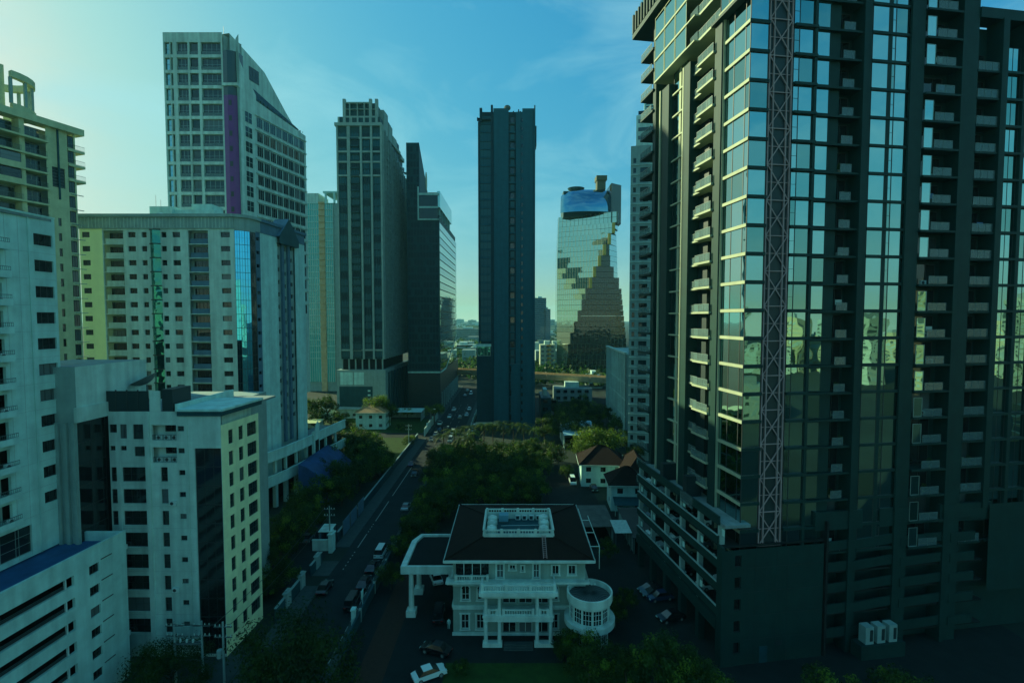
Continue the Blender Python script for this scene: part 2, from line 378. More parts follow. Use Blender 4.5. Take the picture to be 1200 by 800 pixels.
# painted lane line: long strokes with dotted stretches
b = MB()
y = 92
for k in range(6): b.box(-31.7, -31.5, y, y + .45, 0, .006); y += 1.35
b.box(-31.7, -31.5, 101, 107.5, 0, .006)
y = 108.5
for k in range(4): b.box(-31.7, -31.5, y, y + .45, 0, .006); y += 1.3
b.box(-31.7, -31.5, 114.5, 127, 0, .006); b.box(-31.7, -31.5, 131, 160, 0, .006)
o = obj('lane_line', b.mesh('lane_line', M_paint), kind='structure', label='white broken lane line on the asphalt')
b = MB()
for k in range(9): b.box(-27.5, -27.36, 194 + k * 9, 198 + k * 9, 0, .006)
for k in range(9): b.box(-24, -23.86, 196 + k * 9, 200 + k * 9, 0, .006)
obj('lane_line', b.mesh('lane_line', M_paint), kind='structure', label='dashed lane markings on the wide stretch of street')
b = MB()
for k in range(16): b.box(-25.03, -24.9, 66 + k * 2.4, 67.3 + k * 2.4, .0, .127)
obj('kerb_marking', b.mesh('kerb_marking', M_paint), kind='structure', label='white painted kerb stones beside the mansion wall')
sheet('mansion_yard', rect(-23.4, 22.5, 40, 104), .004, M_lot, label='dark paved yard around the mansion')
sheet('lawn', rect(-9, 18, 48, 66.5), .012, M_lawn, label='dark lawn before the mansion steps')
sheet('garden_path', [(-20.5, 50), (-16.8, 50), (-16.8, 92), (-20.5, 92)], .01, M_brick, label='reddish planted strip inside the mansion wall')
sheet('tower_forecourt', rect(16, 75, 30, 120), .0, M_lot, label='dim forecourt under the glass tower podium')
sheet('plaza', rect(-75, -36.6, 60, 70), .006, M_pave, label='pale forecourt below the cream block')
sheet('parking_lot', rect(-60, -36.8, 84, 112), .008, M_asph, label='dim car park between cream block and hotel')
sheet('lawn', rect(-100, -36.6, 150, 195), .008, M_lawn, label='garden grass behind the hotel')
sheet('lawn', rect(-100, -36.6, 204, 232), .010, M_lawn, label='garden grass around the pale houses')
sheet('lane', rect(8, 22, 104, 150), .008, M_lot, label='concrete yard before the brown-roofed house')
sheet('lot', rect(-15, 60, 215, 300), .006, M_lot, label='yard behind the dark slab tower')

# ------------------------------------------------------------------ white slab tower and its car-park podium
A0, A1 = (-58.9, 38.0), (-57.6, 64.0)
t = Thing('apartment_tower', 'white slab tower with small dark windows rising from the blue-roofed car park', 'tower', (-65, 52, 0))
f = Face(t, A0, A1); FH = 3.18
zt = f.z(58, 256); zb = 18.3
wz = [f.z(52, 275.5) - i * FH for i in range(13)]
ops = []; rec = []
uw0, uw1 = f.L - 2.75, f.L - .35
ub0, ub1 = f.L - 12.5, f.L - 6.6
for z in wz:
    if z - 1.3 > 22: ops.append((uw0, uw1, z - 1.35, z + .05))
    if z - 2 > 22: rec.append((ub0, ub1, z - 2.15, z + .15))
ops2 = [(0.5, f.L - 4.5, 18.9, 22.2)]
f.wall(0, f.L, zb, zt, ops + rec + ops2, M_white, .35)
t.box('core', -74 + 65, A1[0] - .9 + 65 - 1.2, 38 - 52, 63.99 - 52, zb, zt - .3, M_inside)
MB_ = wall_mesh(0, 16, zb, zt, [], .1, M_white); t.add('end_wall', MB_, Matrix.Translation((A1[0] + 65, 12, 0)) @ Matrix.Rotation(math.pi, 4, 'Z'))
t.box('roof', -9.0, A1[0] + 65 - .02, -14, 11.98, zt - .4, zt - .1, M_roofc)
f.box('parapet_cap', 0, f.L, -.08, .3, zt, zt + .18, M_white)
for k, o in enumerate(ops):
    f.window(o[0], o[1], o[2], o[3], .2, 3, 1, split=True); f.box('window_sill', o[0] - .1, o[1] + .1, -.07, .1, o[2] - .1, o[2] - .01, M_white)
    f.box('wall_joint', ub1 + .4, f.L - .05, -.012, .01, o[2] - .95, o[2] - .92, M_joint)
for uu in (f.L - 4.6, f.L - 6.1): f.box('wall_joint', uu, uu + .03, -.01, .01, zb + .2, zt - .2, M_joint)
f.box('rain_pipe', f.L - 3.5, f.L - 3.4, -.12, -.01, zb, zt - .3, M_white)
for k, o in enumerate(rec):
    u0, u1, z0, z1 = o
    f.box('balcony_back', u0, u1, 1.28, 1.4, z0, z1, M_white2)
    f.box('balcony_slab', u0 - .1, u1 + .35, -.9, 1.28, z0 - .28, z0, M_white)
    f.box('balcony_front', u0 - .1, u1 + .35, -.9, -.78, z0, z0 + .45, M_white)
    f.rail(u0 - .1, u1 + .3, -.84, z0 + .45, .55)
    f.window(u1 - 2.1, u1 - .3, z0 + .1, z1 - .25, 1.2, 2, 1, M_alu, split=True, name='balcony_door')
    if k % 2 == 0: f.add('air_conditioner', ac_mesh(), u1 - .3, -.1, z0 + .05)
o = ops2[0]
for k in range(6):
    w0 = o[0] + (o[1] - o[0]) * k / 6; w1 = o[0] + (o[1] - o[0]) * (k + 1) / 6
    f.window(w0, w1, o[2], o[3], .2, 2, 3, M_alu, name='lobby_glazing')
t.flush()

P0, P1 = (-52.6, 30.0), (-50.3, 64.3)
t = Thing('parking_podium', 'low white car-park block with long dark slots and a blue roof deck', 'car park', (-60, 50, 0))
f = Face(t, P0, P1); zr = 18.1; ztop = 19.3
ops = []; LH = 2.62
us = f.u(88, 700)
for i in range(7):
    z1 = ztop - 2.1 - i * LH
    if z1 - 1.25 < .4: break
    ops.append((.6, us, z1 - 1.2, z1))
    ops.append((f.u(105, 680), f.u(117, 680), z1 - 1.15, z1))
f.wall(0, f.L, 0, ztop, ops, M_white, .35)
f.box('parapet_cap', 0, f.L + .02, -.06, .32, ztop, ztop + .1, M_white)
t.add('end_wall', wall_mesh(0, 26, 0, ztop, [], .1, M_white), Matrix.Translation((P1[0] + 60, P1[1] - 50, 0)) @ Matrix.Rotation(math.pi, 4, 'Z'))
t.box('end_parapet', P1[0] + 60 - 26, P1[0] + 60 - .35, P1[1] - 50 - .3, P1[1] - 50 - .03, zr, ztop, M_white)
b = MB(); b.prism([(-22, -20), (P0[0] + 60 - .36, -20), (P1[0] + 60 - .36, P1[1] - 50 - .31), (-22, P1[1] - 50 - .31)], zr - .3, zr); t.add('roof_deck', b.mesh('roof_deck', M_blue), label='blue painted roof deck')
for i in range(7):
    z1 = ztop - 2.1 - i * LH
    if z1 - 1.25 < .4: break
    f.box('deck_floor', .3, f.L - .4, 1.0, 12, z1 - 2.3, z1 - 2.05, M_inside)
    f.box('slot_mullion', us - 1.0, us - .85, .12, .34, z1 - 1.2, z1, M_wframe)
    f.window(f.u(105, 680), f.u(117, 680), z1 - 1.15, z1, .2, 2, 1)
    f.box('louvre', f.u(119, 680), f.u(132, 680), -.04, .02, z1 + .1, z1 + .22, M_frame)
    for q in range(3): f.box('deck_rail', .6, us - 1.05, .2, .24, z1 - 1.1 + q * .16, z1 - 1.05 + q * .16, M_steel)
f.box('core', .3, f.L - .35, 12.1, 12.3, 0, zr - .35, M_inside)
t.flush()

# ------------------------------------------------------------------ beige balcony tower behind it
B0, B1 = (-98.2, 86.0), (-91.2, 107.0)
t = Thing('condominium_tower', 'beige condominium tower with stacked balconies and a curved roof canopy', 'tower', (-105, 98, 0))
f = Face(t, B0, B1); FH = 3.08
zt = f.z(70, 153); ub = f.u(57, 250); uc = f.u(82, 250); ue = f.L
n = int((zt - 20) / FH)
f.wall(ub, uc, 0, zt, [(f.u(68, 250), f.u(72, 250), zt - 8.5 - i * FH - 1.6, zt - 8.5 - i * FH) for i in range(3, n - 3)] + [(f.u(61, 200), f.u(76, 200), zt - 11.6, zt - 7.6)], M_beige, .3, 'pier_wall')
f.box('louvre_panel', f.u(61, 200), f.u(76, 200), .2, .3, zt - 11.6, zt - 7.6, M_char)
for k in range(6): f.box('louvre_blade', f.u(61, 200), f.u(76, 200), .1, .2, zt - 11.4 + k * .62, zt - 11.3 + k * .62, M_steel)
f.box('rain_pipe', f.u(67.6, 200), f.u(69.5, 200), -.25, -.02, zt - 14, zt + .8, M_dkgrey)
for i in range(3, n - 3): f.window(f.u(68, 250), f.u(72, 250), zt - 8.5 - i * FH - 1.6, zt - 8.5 - i * FH, .2, 1, 2)
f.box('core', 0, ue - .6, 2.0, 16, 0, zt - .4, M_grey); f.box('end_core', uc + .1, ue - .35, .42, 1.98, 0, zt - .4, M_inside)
f.box('cornice', -1, ue + 1.2, -.9, 1.9, zt, zt + 1.3, M_beige)
ux = f.u(27, 200)
for i in range(n - 4):
    z = zt - 3.1 - i * FH
    f.box('floor_slab', -2, ub - .05, -.7 if i % 3 else -1.1, 1.98, z - .35, z, M_beige)
    f.window(0, ux - .6, z + .1, z + 2.4, 1.7, 4, 1, M_alu, G_mid, name='balcony_door')
    f.window(ux + .4, ub - .3, z + .1, z + 2.4, 1.3, 4, 1, M_alu, G_mid, name='balcony_door')
    f.rail(ux + .3, ub - .1, -.6, z, 1.0)
    if i % 4 < 2: f.rail(-1, ux - .4, -.6, z, 1.0)
    else: f.box('bay_window_sill', 0, ux - .5, -.7, -.3, z, z + .8, M_beige); f.window(0, ux - .5, z + .8, z + 2.5, -.5, 4, 2)
    # narrow end strip: glazing with thin sunshades, open balconies on the top floors
    if i < 3: f.box('end_balcony', uc + .05, ue + 1.6, -.2, 3.4, z - .5, z, M_beige); f.rail(uc + .1, ue + 1.6, -.1, z, .95)
    else: f.box('sunshade', uc + .4, ue + 1.1, -.15, .1, z - .12, z, M_grey)
    f.window(uc + .2, ue - .3, z + .25, z + 2.5, .2, 2, 1, M_frame, G_mid)
    f.box('spandrel', uc + .05, ue - .2, .12, .5, z - .45, z + .25, M_beige)
f.box('party_wall', ux - .5, ux + .3, -.3, 1.9, 10, zt, M_beige)
f.box('end_pier', ue - .3, ue, .1, .6, 0, zt, M_beige)
# curved roof canopy on columns
b = MB(); n2 = 10; rr = 5.4; cx, cy = f.u(38, 140) - rr + 2.6, 4.8
pts = [(cx + rr * math.cos(a), cy + rr * math.sin(a)) for a in [math.radians(-95 + i * 150 / n2) for i in range(n2 + 1)]]
pin = [(cx + (rr - 1.1) * math.cos(a), cy + (rr - 1.1) * math.sin(a)) for a in [math.radians(-95 + i * 150 / n2) for i in range(n2 + 1)]]
for i in range(n2): b.prism([pts[i], pts[i + 1], pin[i + 1], pin[i]], zt + 7.2, zt + 8.4)
f.add('roof_canopy', b.mesh('roof_canopy', M_beige))
b = MB()
for i in range(n2): b.prism([pts[i], pts[i + 1], pin[i + 1], pin[i]], zt + 1.3, zt + 2.4)
f.add('roof_ring', b.mesh('roof_ring', M_beige))
for i in range(0, n2 + 1, 2):
    x, y = (pts[i][0] + pin[i][0]) / 2, (pts[i][1] + pin[i][1]) / 2
    f.box('canopy_column', x - .22, x + .22, y - .22, y + .22, zt + 2.4, zt + 7.2, M_grey)
f.box('lift_room', cx - 9, cx - .8, 1, 8, zt + 1.3, zt + 9.4, M_beige)
t.flush()

# ------------------------------------------------------------------ pale block with cream side and black glass strips
CY = 67.8
cx0, cx1 = at(131, 600, CY)[0], at(262, 620, CY)[0]
t = Thing('office_block', 'pale mid-rise block with cream side wall, black glass strips and rooftop dish', 'building', (-50, 72, 0))
f = Face(t, (cx0, CY), (cx1, CY)); zr = f.z(200, 482); FH = 3.03
U = lambda px: f.u(px, 600)
ops = []
cols = [(131.5, 138.5, 1), (145, 173, 3), (190, 198, 1)]
zw = f.z(160, 547.5)
def crow(i): return zw + .05 - i * FH
wl = []
for i in range(0, 9):
    z1 = crow(i); z0 = z1 - 2.0
    if z0 < 1: break
    for a, c, nx in cols: wl.append((U(a) if a > 132 else .08, U(c), z0, z1, nx))
for i in range(0, 11):
    z1 = f.z(215, 499) - i * 3.03
    if z1 < 2: break
    wl.append((U(211), U(218.5), z1 - .72, z1, 2))
# upper storeys are different
za = f.z(150, 497)
wl += [(U(131.5) if False else .08, U(140.5), za - 1.15, za, 3), (U(144), U(152), za - 1.95, za, 2), (U(159), U(171), za - 2.05, za, 2),
       (.08, U(138), za - 3.6, za - 2.95, 2), (U(144), U(151), za - 3.6, za - 2.95, 2), (U(160), U(172), za - 4.4, za - 3.05, 2)]
recs = [(U(181), U(209.5), za - 2.2, za - .1), (U(181), U(209.5), za - 5.25, za - 3.15)]
strip = (U(230), U(261), 0.3, f.z(240, 525))
f.wall(0, f.L, 0, zr, [q[:4] for q in wl] + recs + [strip], M_white2, .3)
for k, q in enumerate(wl):
    f.window(q[0], q[1], q[2], q[3], .16, q[4], 2 if q[3] - q[2] > 1.9 else 1, split=True); f.box('window_sill', q[0], q[1] + .08, -.07, .1, q[2] - .09, q[2] - .01, M_white2)
    if q[4] == 1 and k % 4 == 1: f.add('air_conditioner', ac_mesh(), q[1] + .75, -.2, q[2] - .2)
for q in recs:
    f.box('balcony_back', q[0], q[1], 1.1, 1.2, q[2], q[3], M_white2); f.window(U(191), U(206), q[2] + 1.0, q[3] - .1, 1.0, 2, 1, split=True)
    f.box('balcony_floor', q[0], q[1], .02, 1.1, q[2] - .1, q[2], M_white2)
    f.rail(q[0] + .05, q[1] - .05, .08, q[2], .75)
    for k in range(3): f.add('air_conditioner', ac_mesh(), q[0] + .75 + k * 1.05, .5, q[2])
nst = 11
for k in range(nst):
    a = strip[2] + (strip[3] - strip[2]) * k / nst; c = strip[2] + (strip[3] - strip[2]) * (k + 1) / nst
    f.window(strip[0], strip[1], a, c, .18, 3, 1, M_frame, G_black, .05, name='glass_strip_pane')
f.box('rain_pipe', U(222), U(223), -.13, -.02, 0, zr - .6, M_white2)
for i in range(10): f.box('wall_joint', .05, U(229), -.012, .01, 3.0 + i * FH, 3.03 + i * FH, M_joint)
f.box('pilaster', U(173.5), U(179), -.22, .02, 0, zr - .02, M_white2)
f.box('pilaster', U(140), U(143.2), -.06, .02, 0, za - 5, M_white2)
# cream side facing the street
sx = cx1 + 9.2 * .06
g = Face(t, (cx1, CY), (sx, CY + 9.0))
zr2 = g.z(262, 497); Ug = lambda px: g.u(px, 600)
sw = []
for i in range(11):
    zc = g.z(286, 495) - i * FH
    for (a, c, hh, nx) in ((269, 274.5, 2.0, 1), (281, 286, 2.0, 1), (293.5, 305.5, 2.0, 4)):
        ua, uc_ = g.u(a, 560), g.u(c, 560)
        pass
uS = [(.55, 1.45), (2.25, 3.05), (4.0, 6.4)]
uS = [(g.u(269, 560), g.u(274.5, 560), 1), (g.u(281, 560), g.u(286.5, 560), 1), (g.u(291, 560), min(g.u(303, 560), g.L - .5), 4)]
ztw = g.z(270, 503)
for i in range(11):
    z1 = ztw - i * FH + (.0)
    if z1 - 2 < 1: break
    for a, c, nx in uS: sw.append((a, c, z1 - 2.0, z1, nx))
g.wall(0, g.L, 0, zr2, [q[:4] for q in sw], M_cream, .28)
for q in sw: g.window(q[0], q[1], q[2], q[3], .15, q[4], 2, M_frame, G_mid, .07, split=True)
# body, roof overhang, rooftop kit
bx0, bx1 = cx0 + 50, cx1 + 50
t.box('core', bx0 + .1, bx1 - .55, CY - 72 + 1.25, CY - 72 + 8.95, 0, zr - .4, M_white2)
t.box('roof', bx0 + .1, bx1 - .02, CY - 72 + .02, CY - 72 + 16, zr - .6, zr - .3, M_roofc)
t.box('sun_block_rear_wing', bx0 - 3, bx1 - 5, CY - 72 + 9.2, CY - 72 + 23, 0, zr - .65, M_grey)  # wing deepened to block a sun patch on the mansion yard
b = MB(); b.prism([(U(211) + bx0, CY - 72 - .35), (bx1 + .45, CY - 72 - .35), (bx1 + 1.1, CY - 72 + 9.6), (U(211) + bx0, CY - 72 + 9.6)], zr + .05, zr + .35)
t.add('roof_slab', b.mesh('roof_slab', M_white))
b = MB(); b.prism([(U(211) + bx0 + .1, CY - 72 - .2), (bx1 + .3, CY - 72 - .2), (bx1 + .95, CY - 72 + 9.4), (U(211) + bx0 + .1, CY - 72 + 9.4)], zr - .6, zr + .05)
t.add('roof_fascia', b.mesh('roof_fascia', M_dkgrey))
t.box('roof_parapet', U(211) + bx0 - .25, U(211) + bx0, CY - 72, CY - 72 + 14, zr - .3, zr + 1.0, M_white)
# stair and lift core
kx = cx0; ky = CY - 4.6; ztk = at(97, 430, ky)[2]; kl = kx - 11
e = Face(t, (kl, ky), (kx - .25, ky))
e.wall(0, e.L, 0, ztk, [], M_grey)
zg = e.z(97, 495)
for k in range(4): e.box('fluted_pier', e.L - .55 - k * 1.05, e.L - k * 1.05 - .1, -.35, .02, 0, zg, M_grey)
h = Face(t, (kx - .25, ky), (kx, ky + 12))
h.wall(0, h.L, zg + 1.9, ztk, [], M_white2); h.box('canopy_ledge', -.3, 4.9, -.25, .1, zg, zg + 1.9, M_white2)
for k in range(12): h.window(.05, 4.55, zg * k / 12, zg * (k + 1) / 12, .3, 2, 1, M_frame, G_black, .05, name='glass_strip_pane')
b = MB(); b.prism([(kl + 50, ky - 72 + .1), (kx + 50 - .6, ky - 72 + .1), (kx + 50 - .1, ky - 72 + 12), (kl + 50, ky - 72 + 12)], ztk - .5, ztk - .05)
t.add('core_roof', b.mesh('core_roof', M_roofc))
b = MB(); b.prism([(kl + 50, ky - 72 + .12), (kx + 50 - .72, ky - 72 + .12), (kx + 50 - .72, ky - 72 + 11.9), (kl + 50, ky - 72 + 11.9)], 0, ztk - .6)
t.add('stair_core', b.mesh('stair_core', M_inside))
# screen fence around plant
z0, z1 = zr + .02, f.z(150, 458)
for k in range(6):
    a = U(115) + (U(192) - U(115)) * k / 6; c = U(115) + (U(192) - U(115)) * (k + 1) / 6
    if k == 5: f.box('screen_panel', a + .06, c, -.02, .1, z0, z1, M_white2); continue
    f.box('screen_panel', a + .06, c - .06, 0, .05, z0, z1, M_char); f.box('screen_post', a - .06, a + .06, -.05, .1, z0, z1 + .15, M_frame)
f.box('plant_room', U(193.5), U(206), .1, 4, z0, z1 + .2, M_char)
b = MB(); b.lathe([(.1, .1), (.8, .25), (1.4, .6), (1.75, 1.05)], 18); dm = b.mesh('dish_antenna', M_steel)
t.add('dish_antenna', dm, Matrix.Translation((at(172, 440, CY + 5)[0] + 50, CY - 72 + 5, zr + 3.0)) @ Matrix.Rotation(math.radians(-24), 4, 'Y') @ Matrix.Rotation(math.radians(12), 4, 'X'))
b = MB().tube((0, 0, 0), (0, 0, 3.2), .12); t.add('dish_mast', b.mesh('dish_mast', M_steel), Matrix.Translation((at(172, 440, CY + 5)[0] + 50, CY - 72 + 5, zr - .2)))
b = MB().tube((0, 0, 0), (0, 0, 6.5), .035, n=5); t.add('antenna_mast', b.mesh('antenna_mast', M_steel), Matrix.Translation((at(163, 440, CY + 6)[0] + 50, CY - 72 + 6, zr - .2)))
t.flush()

def stuff(o): o['kind'] = 'stuff'; return o

# ------------------------------------------------------------------ white hotel block with rounded glass corner
DY = 118.0
t = Thing('hotel_block', 'wide white hotel with yellow end bay, rounded blue glass corner and pillared podium', 'building', (-80, 130, 0))
pl, pr = at(95, 330, DY)[0], at(276, 330, DY)[0]
f = Face(t, (pl, DY), (pr, DY)); U = lambda px: f.u(px, 340)
zp = f.z(200, 251); zc = f.z(200, 268); FH = 3.24
wt = f.z(200, 271.8); nr = 18
ys = (U(97.5), U(122)); zb = 6
wins, recs = [], []
for i in range(nr):
    z1 = wt - i * FH
    if z1 < 14: break
    for a, c, nx in ((98.5, 107.5, 3), (152, 161, 2), (168, 174, 1), (191, 197, 1), (204, 213, 2), (260, 271, 2)): wins.append((U(a), U(c), z1 - 1.25, z1, nx, a))
    recs.append((U(222), U(245.5), z1 - 2.7, z1 + .35))
    recs.append((U(123), U(146.5), z1 - 2.7, z1 + .35))
f.wall(U(122), f.L, zb, zc, [q[:4] for q in wins if q[5] > 110] + recs, M_white2, .4)
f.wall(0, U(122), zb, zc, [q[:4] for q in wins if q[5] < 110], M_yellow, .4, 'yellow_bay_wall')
for q in wins: f.window(q[0], q[1], q[2], q[3], .28 if q[4] < 3 else .15, q[4], 1, M_frame, G_dark if q[5] > 110 else G_mid)
for k, q in enumerate(recs):
    f.box('balcony_back', q[0], q[1], 1.5, 1.6, q[2], q[3], M_grey)
    f.box('balcony_front', q[0] + .5, q[1] - .15, .1, .22, q[2], q[2] + 1.15, M_white2 if k % 2 else M_bluebar)
    f.box('balcony_floor', q[0], q[1], .05, 1.5, q[2] - .15, q[2], M_white2)
    f.window(q[0] + .5, q[1] - .5, q[2] + .2, q[3] - .4, 1.4, 4, 1, M_frame, G_dark, name='balcony_door')
f.box('parapet_band', -.3, f.L, -.25, .6, zc, zp - .7, M_grey)
for k in range(44): f.box('parapet_rib', f.L * k / 44, f.L * k / 44 + .09, -.34, -.25, zc + .2, zp - .8, M_white2)
f.box('cornice', -.6, f.L + .1, -.7, .8, zp - .7, zp, M_grey)
for i in range(17): f.box('wall_joint', U(147), U(221), -.03, .01, wt + .55 - i * FH, wt + .63 - i * FH, M_white); f.box('wall_joint', U(246), f.L - .1, -.03, .01, wt + .55 - i * FH, wt + .63 - i * FH, M_white)
# green zigzag glass strip
for i in range(16):
    z1 = wt + .3 - i * FH
    if z1 < 14: break
    b = (U(178), U(184), U(190))
    k = 'zig%d' % (i % 2)
    if k not in _wm:
        q = MB(); s0 = .25 if i % 2 else 0
        q.prism([(0, 0), (b[1] - b[0] + s0 - .2, -.7), (b[2] - b[0], 0)], 0, FH - .25); q.box(-.05, b[2] - b[0] + .05, -.25, .02, FH - .25, FH, 1)
        _wm[k] = q.mesh('green_glass_bay', [G_teal, M_frame])
    f.add('green_glass_bay', _wm[k], b[0], -.01, z1 - 2.9)
# rounded corner in glass, then the side
cor = [(pr, DY), (pr + 1.0, DY + .25), (pr + 1.9, DY + .9), (pr + 2.6, DY + 2.0), (pr + 3.05, DY + 3.6)]
s0 = (pr + 3.15, DY + 5.6); s1 = (-59.3, 144.8)
for k in range(4):
    g = Face(t, cor[k], cor[k + 1])
    nf = 17
    for i in range(nf):
        z1 = wt + .4 - i * FH
        if z1 - FH < 10: break
        g.window(0, g.L, z1 - FH, z1, 0, 2, 2, M_frame, G_blue if k < 3 else G_black, .05, name='corner_glass')
    g.box('parapet_band', 0, g.L, -.1, .5, wt + .4, zp - .7, M_grey); g.box('cornice', -.1, g.L + .1, -.5, .8, zp - .7, zp, M_grey)
g = Face(t, cor[4], s0)
g.wall(0, g.L, zb, zc, [(.3, g.L - .2, wt - 1.3 - i * FH, wt - .5 - i * FH) for i in range(14)], M_bluebar, .4)
for i in range(14): g.window(.3, g.L - .2, wt - 1.3 - i * FH, wt - .5 - i * FH, .3, 1, 1)
g.box('parapet_band', 0, g.L, -.1, .5, zc, zp - .7, M_grey); g.box('cornice', -.1, g.L, -.5, .8, zp - .7, zp, M_grey)
h = Face(t, s0, s1); W = lambda px: h.u(px, 340)
ua, ub_ = W(326), W(346)
h.wall(0, ua, zb, zc, [], M_white); h.wall(ub_, h.L, zb, zc, [], M_white)
sl_ = []
h.wall(ua, ub_, zb, zc, [(a, a + 1.3, wt - 1.4 - i * FH - dz, wt - .3 - i * FH - dz) for i in range(15) for a, dz in ((ua + .3, 0), (ua + 3.2, .9), (ub_ - 1.8, .3))], M_grey, .5, 'recessed_bay', y=.4)
for i in range(15):
    for a, dz in ((ua + .3, 0), (ua + 3.2, .9), (ub_ - 1.8, .3)): h.window(a, a + 1.3, wt - 1.4 - i * FH - dz, wt - .3 - i * FH - dz, .75, 1, 1)
for a in (ua + 1.9, ua + 4.9): h.box('blue_fin', a, a + .9, -.2, .45, 14, zc - 1, M_bluebar)
h.box('parapet_band', 0, h.L, -.1, .5, zc, zp - .7, M_bluebar); h.box('cornice', 0, h.L + .4, -.5, .8, zp - .7, zp, M_bluebar)
b = MB(); m = (ua + ub_) / 2; b.poly([(ua - .6, -1.0, zc - 1.5), (ub_ + .6, -1.0, zc - 1.5), (ub_ + .6, -1.0, zc + .3), (m, -1.0, zp + 2.2), (ua - .6, -1.0, zc + .3)])
b.poly([(ua - .6, -1.0, zc + .3), (m, -1.0, zp + 2.2), (m, 3, zp + 2.2), (ua - .6, 3, zc + .3)], 1); b.poly([(m, -1.0, zp + 2.2), (ub_ + .6, -1.0, zc + .3), (ub_ + .6, 3, zc + .3), (m, 3, zp + 2.2)], 1)
b.poly([(ua - .6, -1.0, zc - 1.5), (ua - .6, 3, zc - 1.5), (ub_ + .6, 3, zc - 1.5), (ub_ + .6, -1.0, zc - 1.5)])
h.add('gable', b.mesh('gable', [M_dkgrey, M_bluebar]))
b = MB(); b.prism([(pl + 80, DY - 130 + 1.7), (pr + 80, DY - 130 + 1.7), (s0[0] + 80 - 1.2, s0[1] - 130 + 1), (s1[0] + 80 - 1.2, s1[1] - 130), (pl + 80, s1[1] - 130)], 0, zp - .9)
t.add('core', b.mesh('core', M_grey))
# roof kit
b = MB(); b.box(0, 5.5, 0, 6, 0, 4.0); b.box(5.5, 15, 1, 7, 0, 3.4); b.box(9, 14, 2, 7, 3.4, 5.0)
t.add('roof_penthouse', b.mesh('roof_penthouse', M_white), Matrix.Translation((at(175, 240, DY + 6)[0] + 80, DY - 130 + 6, zp - .9)))
b = MB().lathe([(.1, 0), (.8, .2), (1.2, .55)], 14); t.add('dish_antenna', b.mesh('dish_antenna', M_white2), Matrix.Translation((at(186, 247, DY + 4)[0] + 80, DY - 130 + 4, zp + .1)) @ Matrix.Rotation(.7, 4, 'X'))
b = MB(); b.tube((0, 0, 0), (0, 0, 3.4), .04, n=5); b.tube((1.2, 0, 0), (1.2, 0, 2.2), .04, n=5); t.add('antenna_mast', b.mesh('antenna_mast', M_steel), Matrix.Translation((at(183, 247, DY + 8)[0] + 80, DY - 130 + 8, zp + 2.9)))
# podium: two open storeys with curved white balustrades
pod = [(-67, 113.2), (-60.6, 113.6), (-58.6, 117.5), (-56.6, 125.0), (-55.2, 134.5), (-54.3, 146), (-52.8, 158)]
for k in range(len(pod) - 1):
    q = Face(t, pod[k], pod[k + 1])
    for z0, z1 in ((6.2, 8.6), (12.2, 14.6)):
        q.box('podium_balustrade', -.05, q.L + .05, 0, .3, z0, z1, M_white); q.box('balustrade_cap', -.1, q.L + .1, -.15, .45, z1, z1 + .25, M_white)
    q.box('podium_floor', -1, q.L + .5, .3, 9, 6.2, 6.6, M_roofc); q.box('podium_floor', -1, q.L + .5, .3, 9, 12.3, 12.7, M_roofc)
    for c in range(2 if q.L > 6 else 1):
        a = q.L * (c + .3) / 2
        q.box('podium_pillar', a, a + .9, 1.2, 2.1, 0, 6.2, M_white); q.box('podium_pillar', a, a + .6, 1.2, 1.8, 8.6, 12.2, M_white)
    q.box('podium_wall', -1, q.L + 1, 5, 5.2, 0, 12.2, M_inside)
q = Face(t, pod[4], pod[5])
b = MB(); b.poly([(0, -.4, 8), (3.2, -.4, 8), (3.2, -.4, 17), (2.4, -.4, 18.2), (1.0, -.4, 17.6), (0.4, -.4, 15.5)]); b.prism([(0, -.39), (3.2, -.39), (3.2, .3), (0, .3)], 8, 15.5)
q.add('podium_gate_pier', b.mesh('podium_gate_pier', M_white), 3.0, 0, 0); q.window(3.6, 5.6, 9.5, 13, -.5, 2, 1, name='podium_window')
t.flush()
# blue canopy sheet beside the podium
t = Thing('awning', 'large blue tarpaulin awning printed with pale swirls beside the hotel podium', 'awning', (-50, 134, 0))
b = MB(); n = 8
x0, x1, y0, y1 = -4.2, 4.5, -8, 12
for i in range(n):
    a0 = i / n; a1 = (i + 1) / n
    zf = lambda a: 9.8 - 6.5 * a ** 1.5
    b.poly([(x0 + (x1 - x0) * a0, y0, zf(a0)), (x0 + (x1 - x0) * a1, y0, zf(a1)), (x0 + (x1 - x0) * a1, y1, zf(a1)), (x0 + (x1 - x0) * a0, y1, zf(a0))])
    b.poly([(x0 + (x1 - x0) * a0, y0, zf(a0)), (x0 + (x1 - x0) * a0, y0, 0), (x0 + (x1 - x0) * a1, y0, 0), (x0 + (x1 - x0) * a1, y0, zf(a1))])
t.add('sheet', b.mesh('sheet', mat('blue_tarpaulin', (.02, .06, .16), .6, noise=.5, scale=.35)))
for y in (y0 + .3, (y0 + y1) / 2, y1 - .3): t.box('post', x1 - .1, x1 + .1, y - .1, y + .1, 0, 3.4, M_steel)

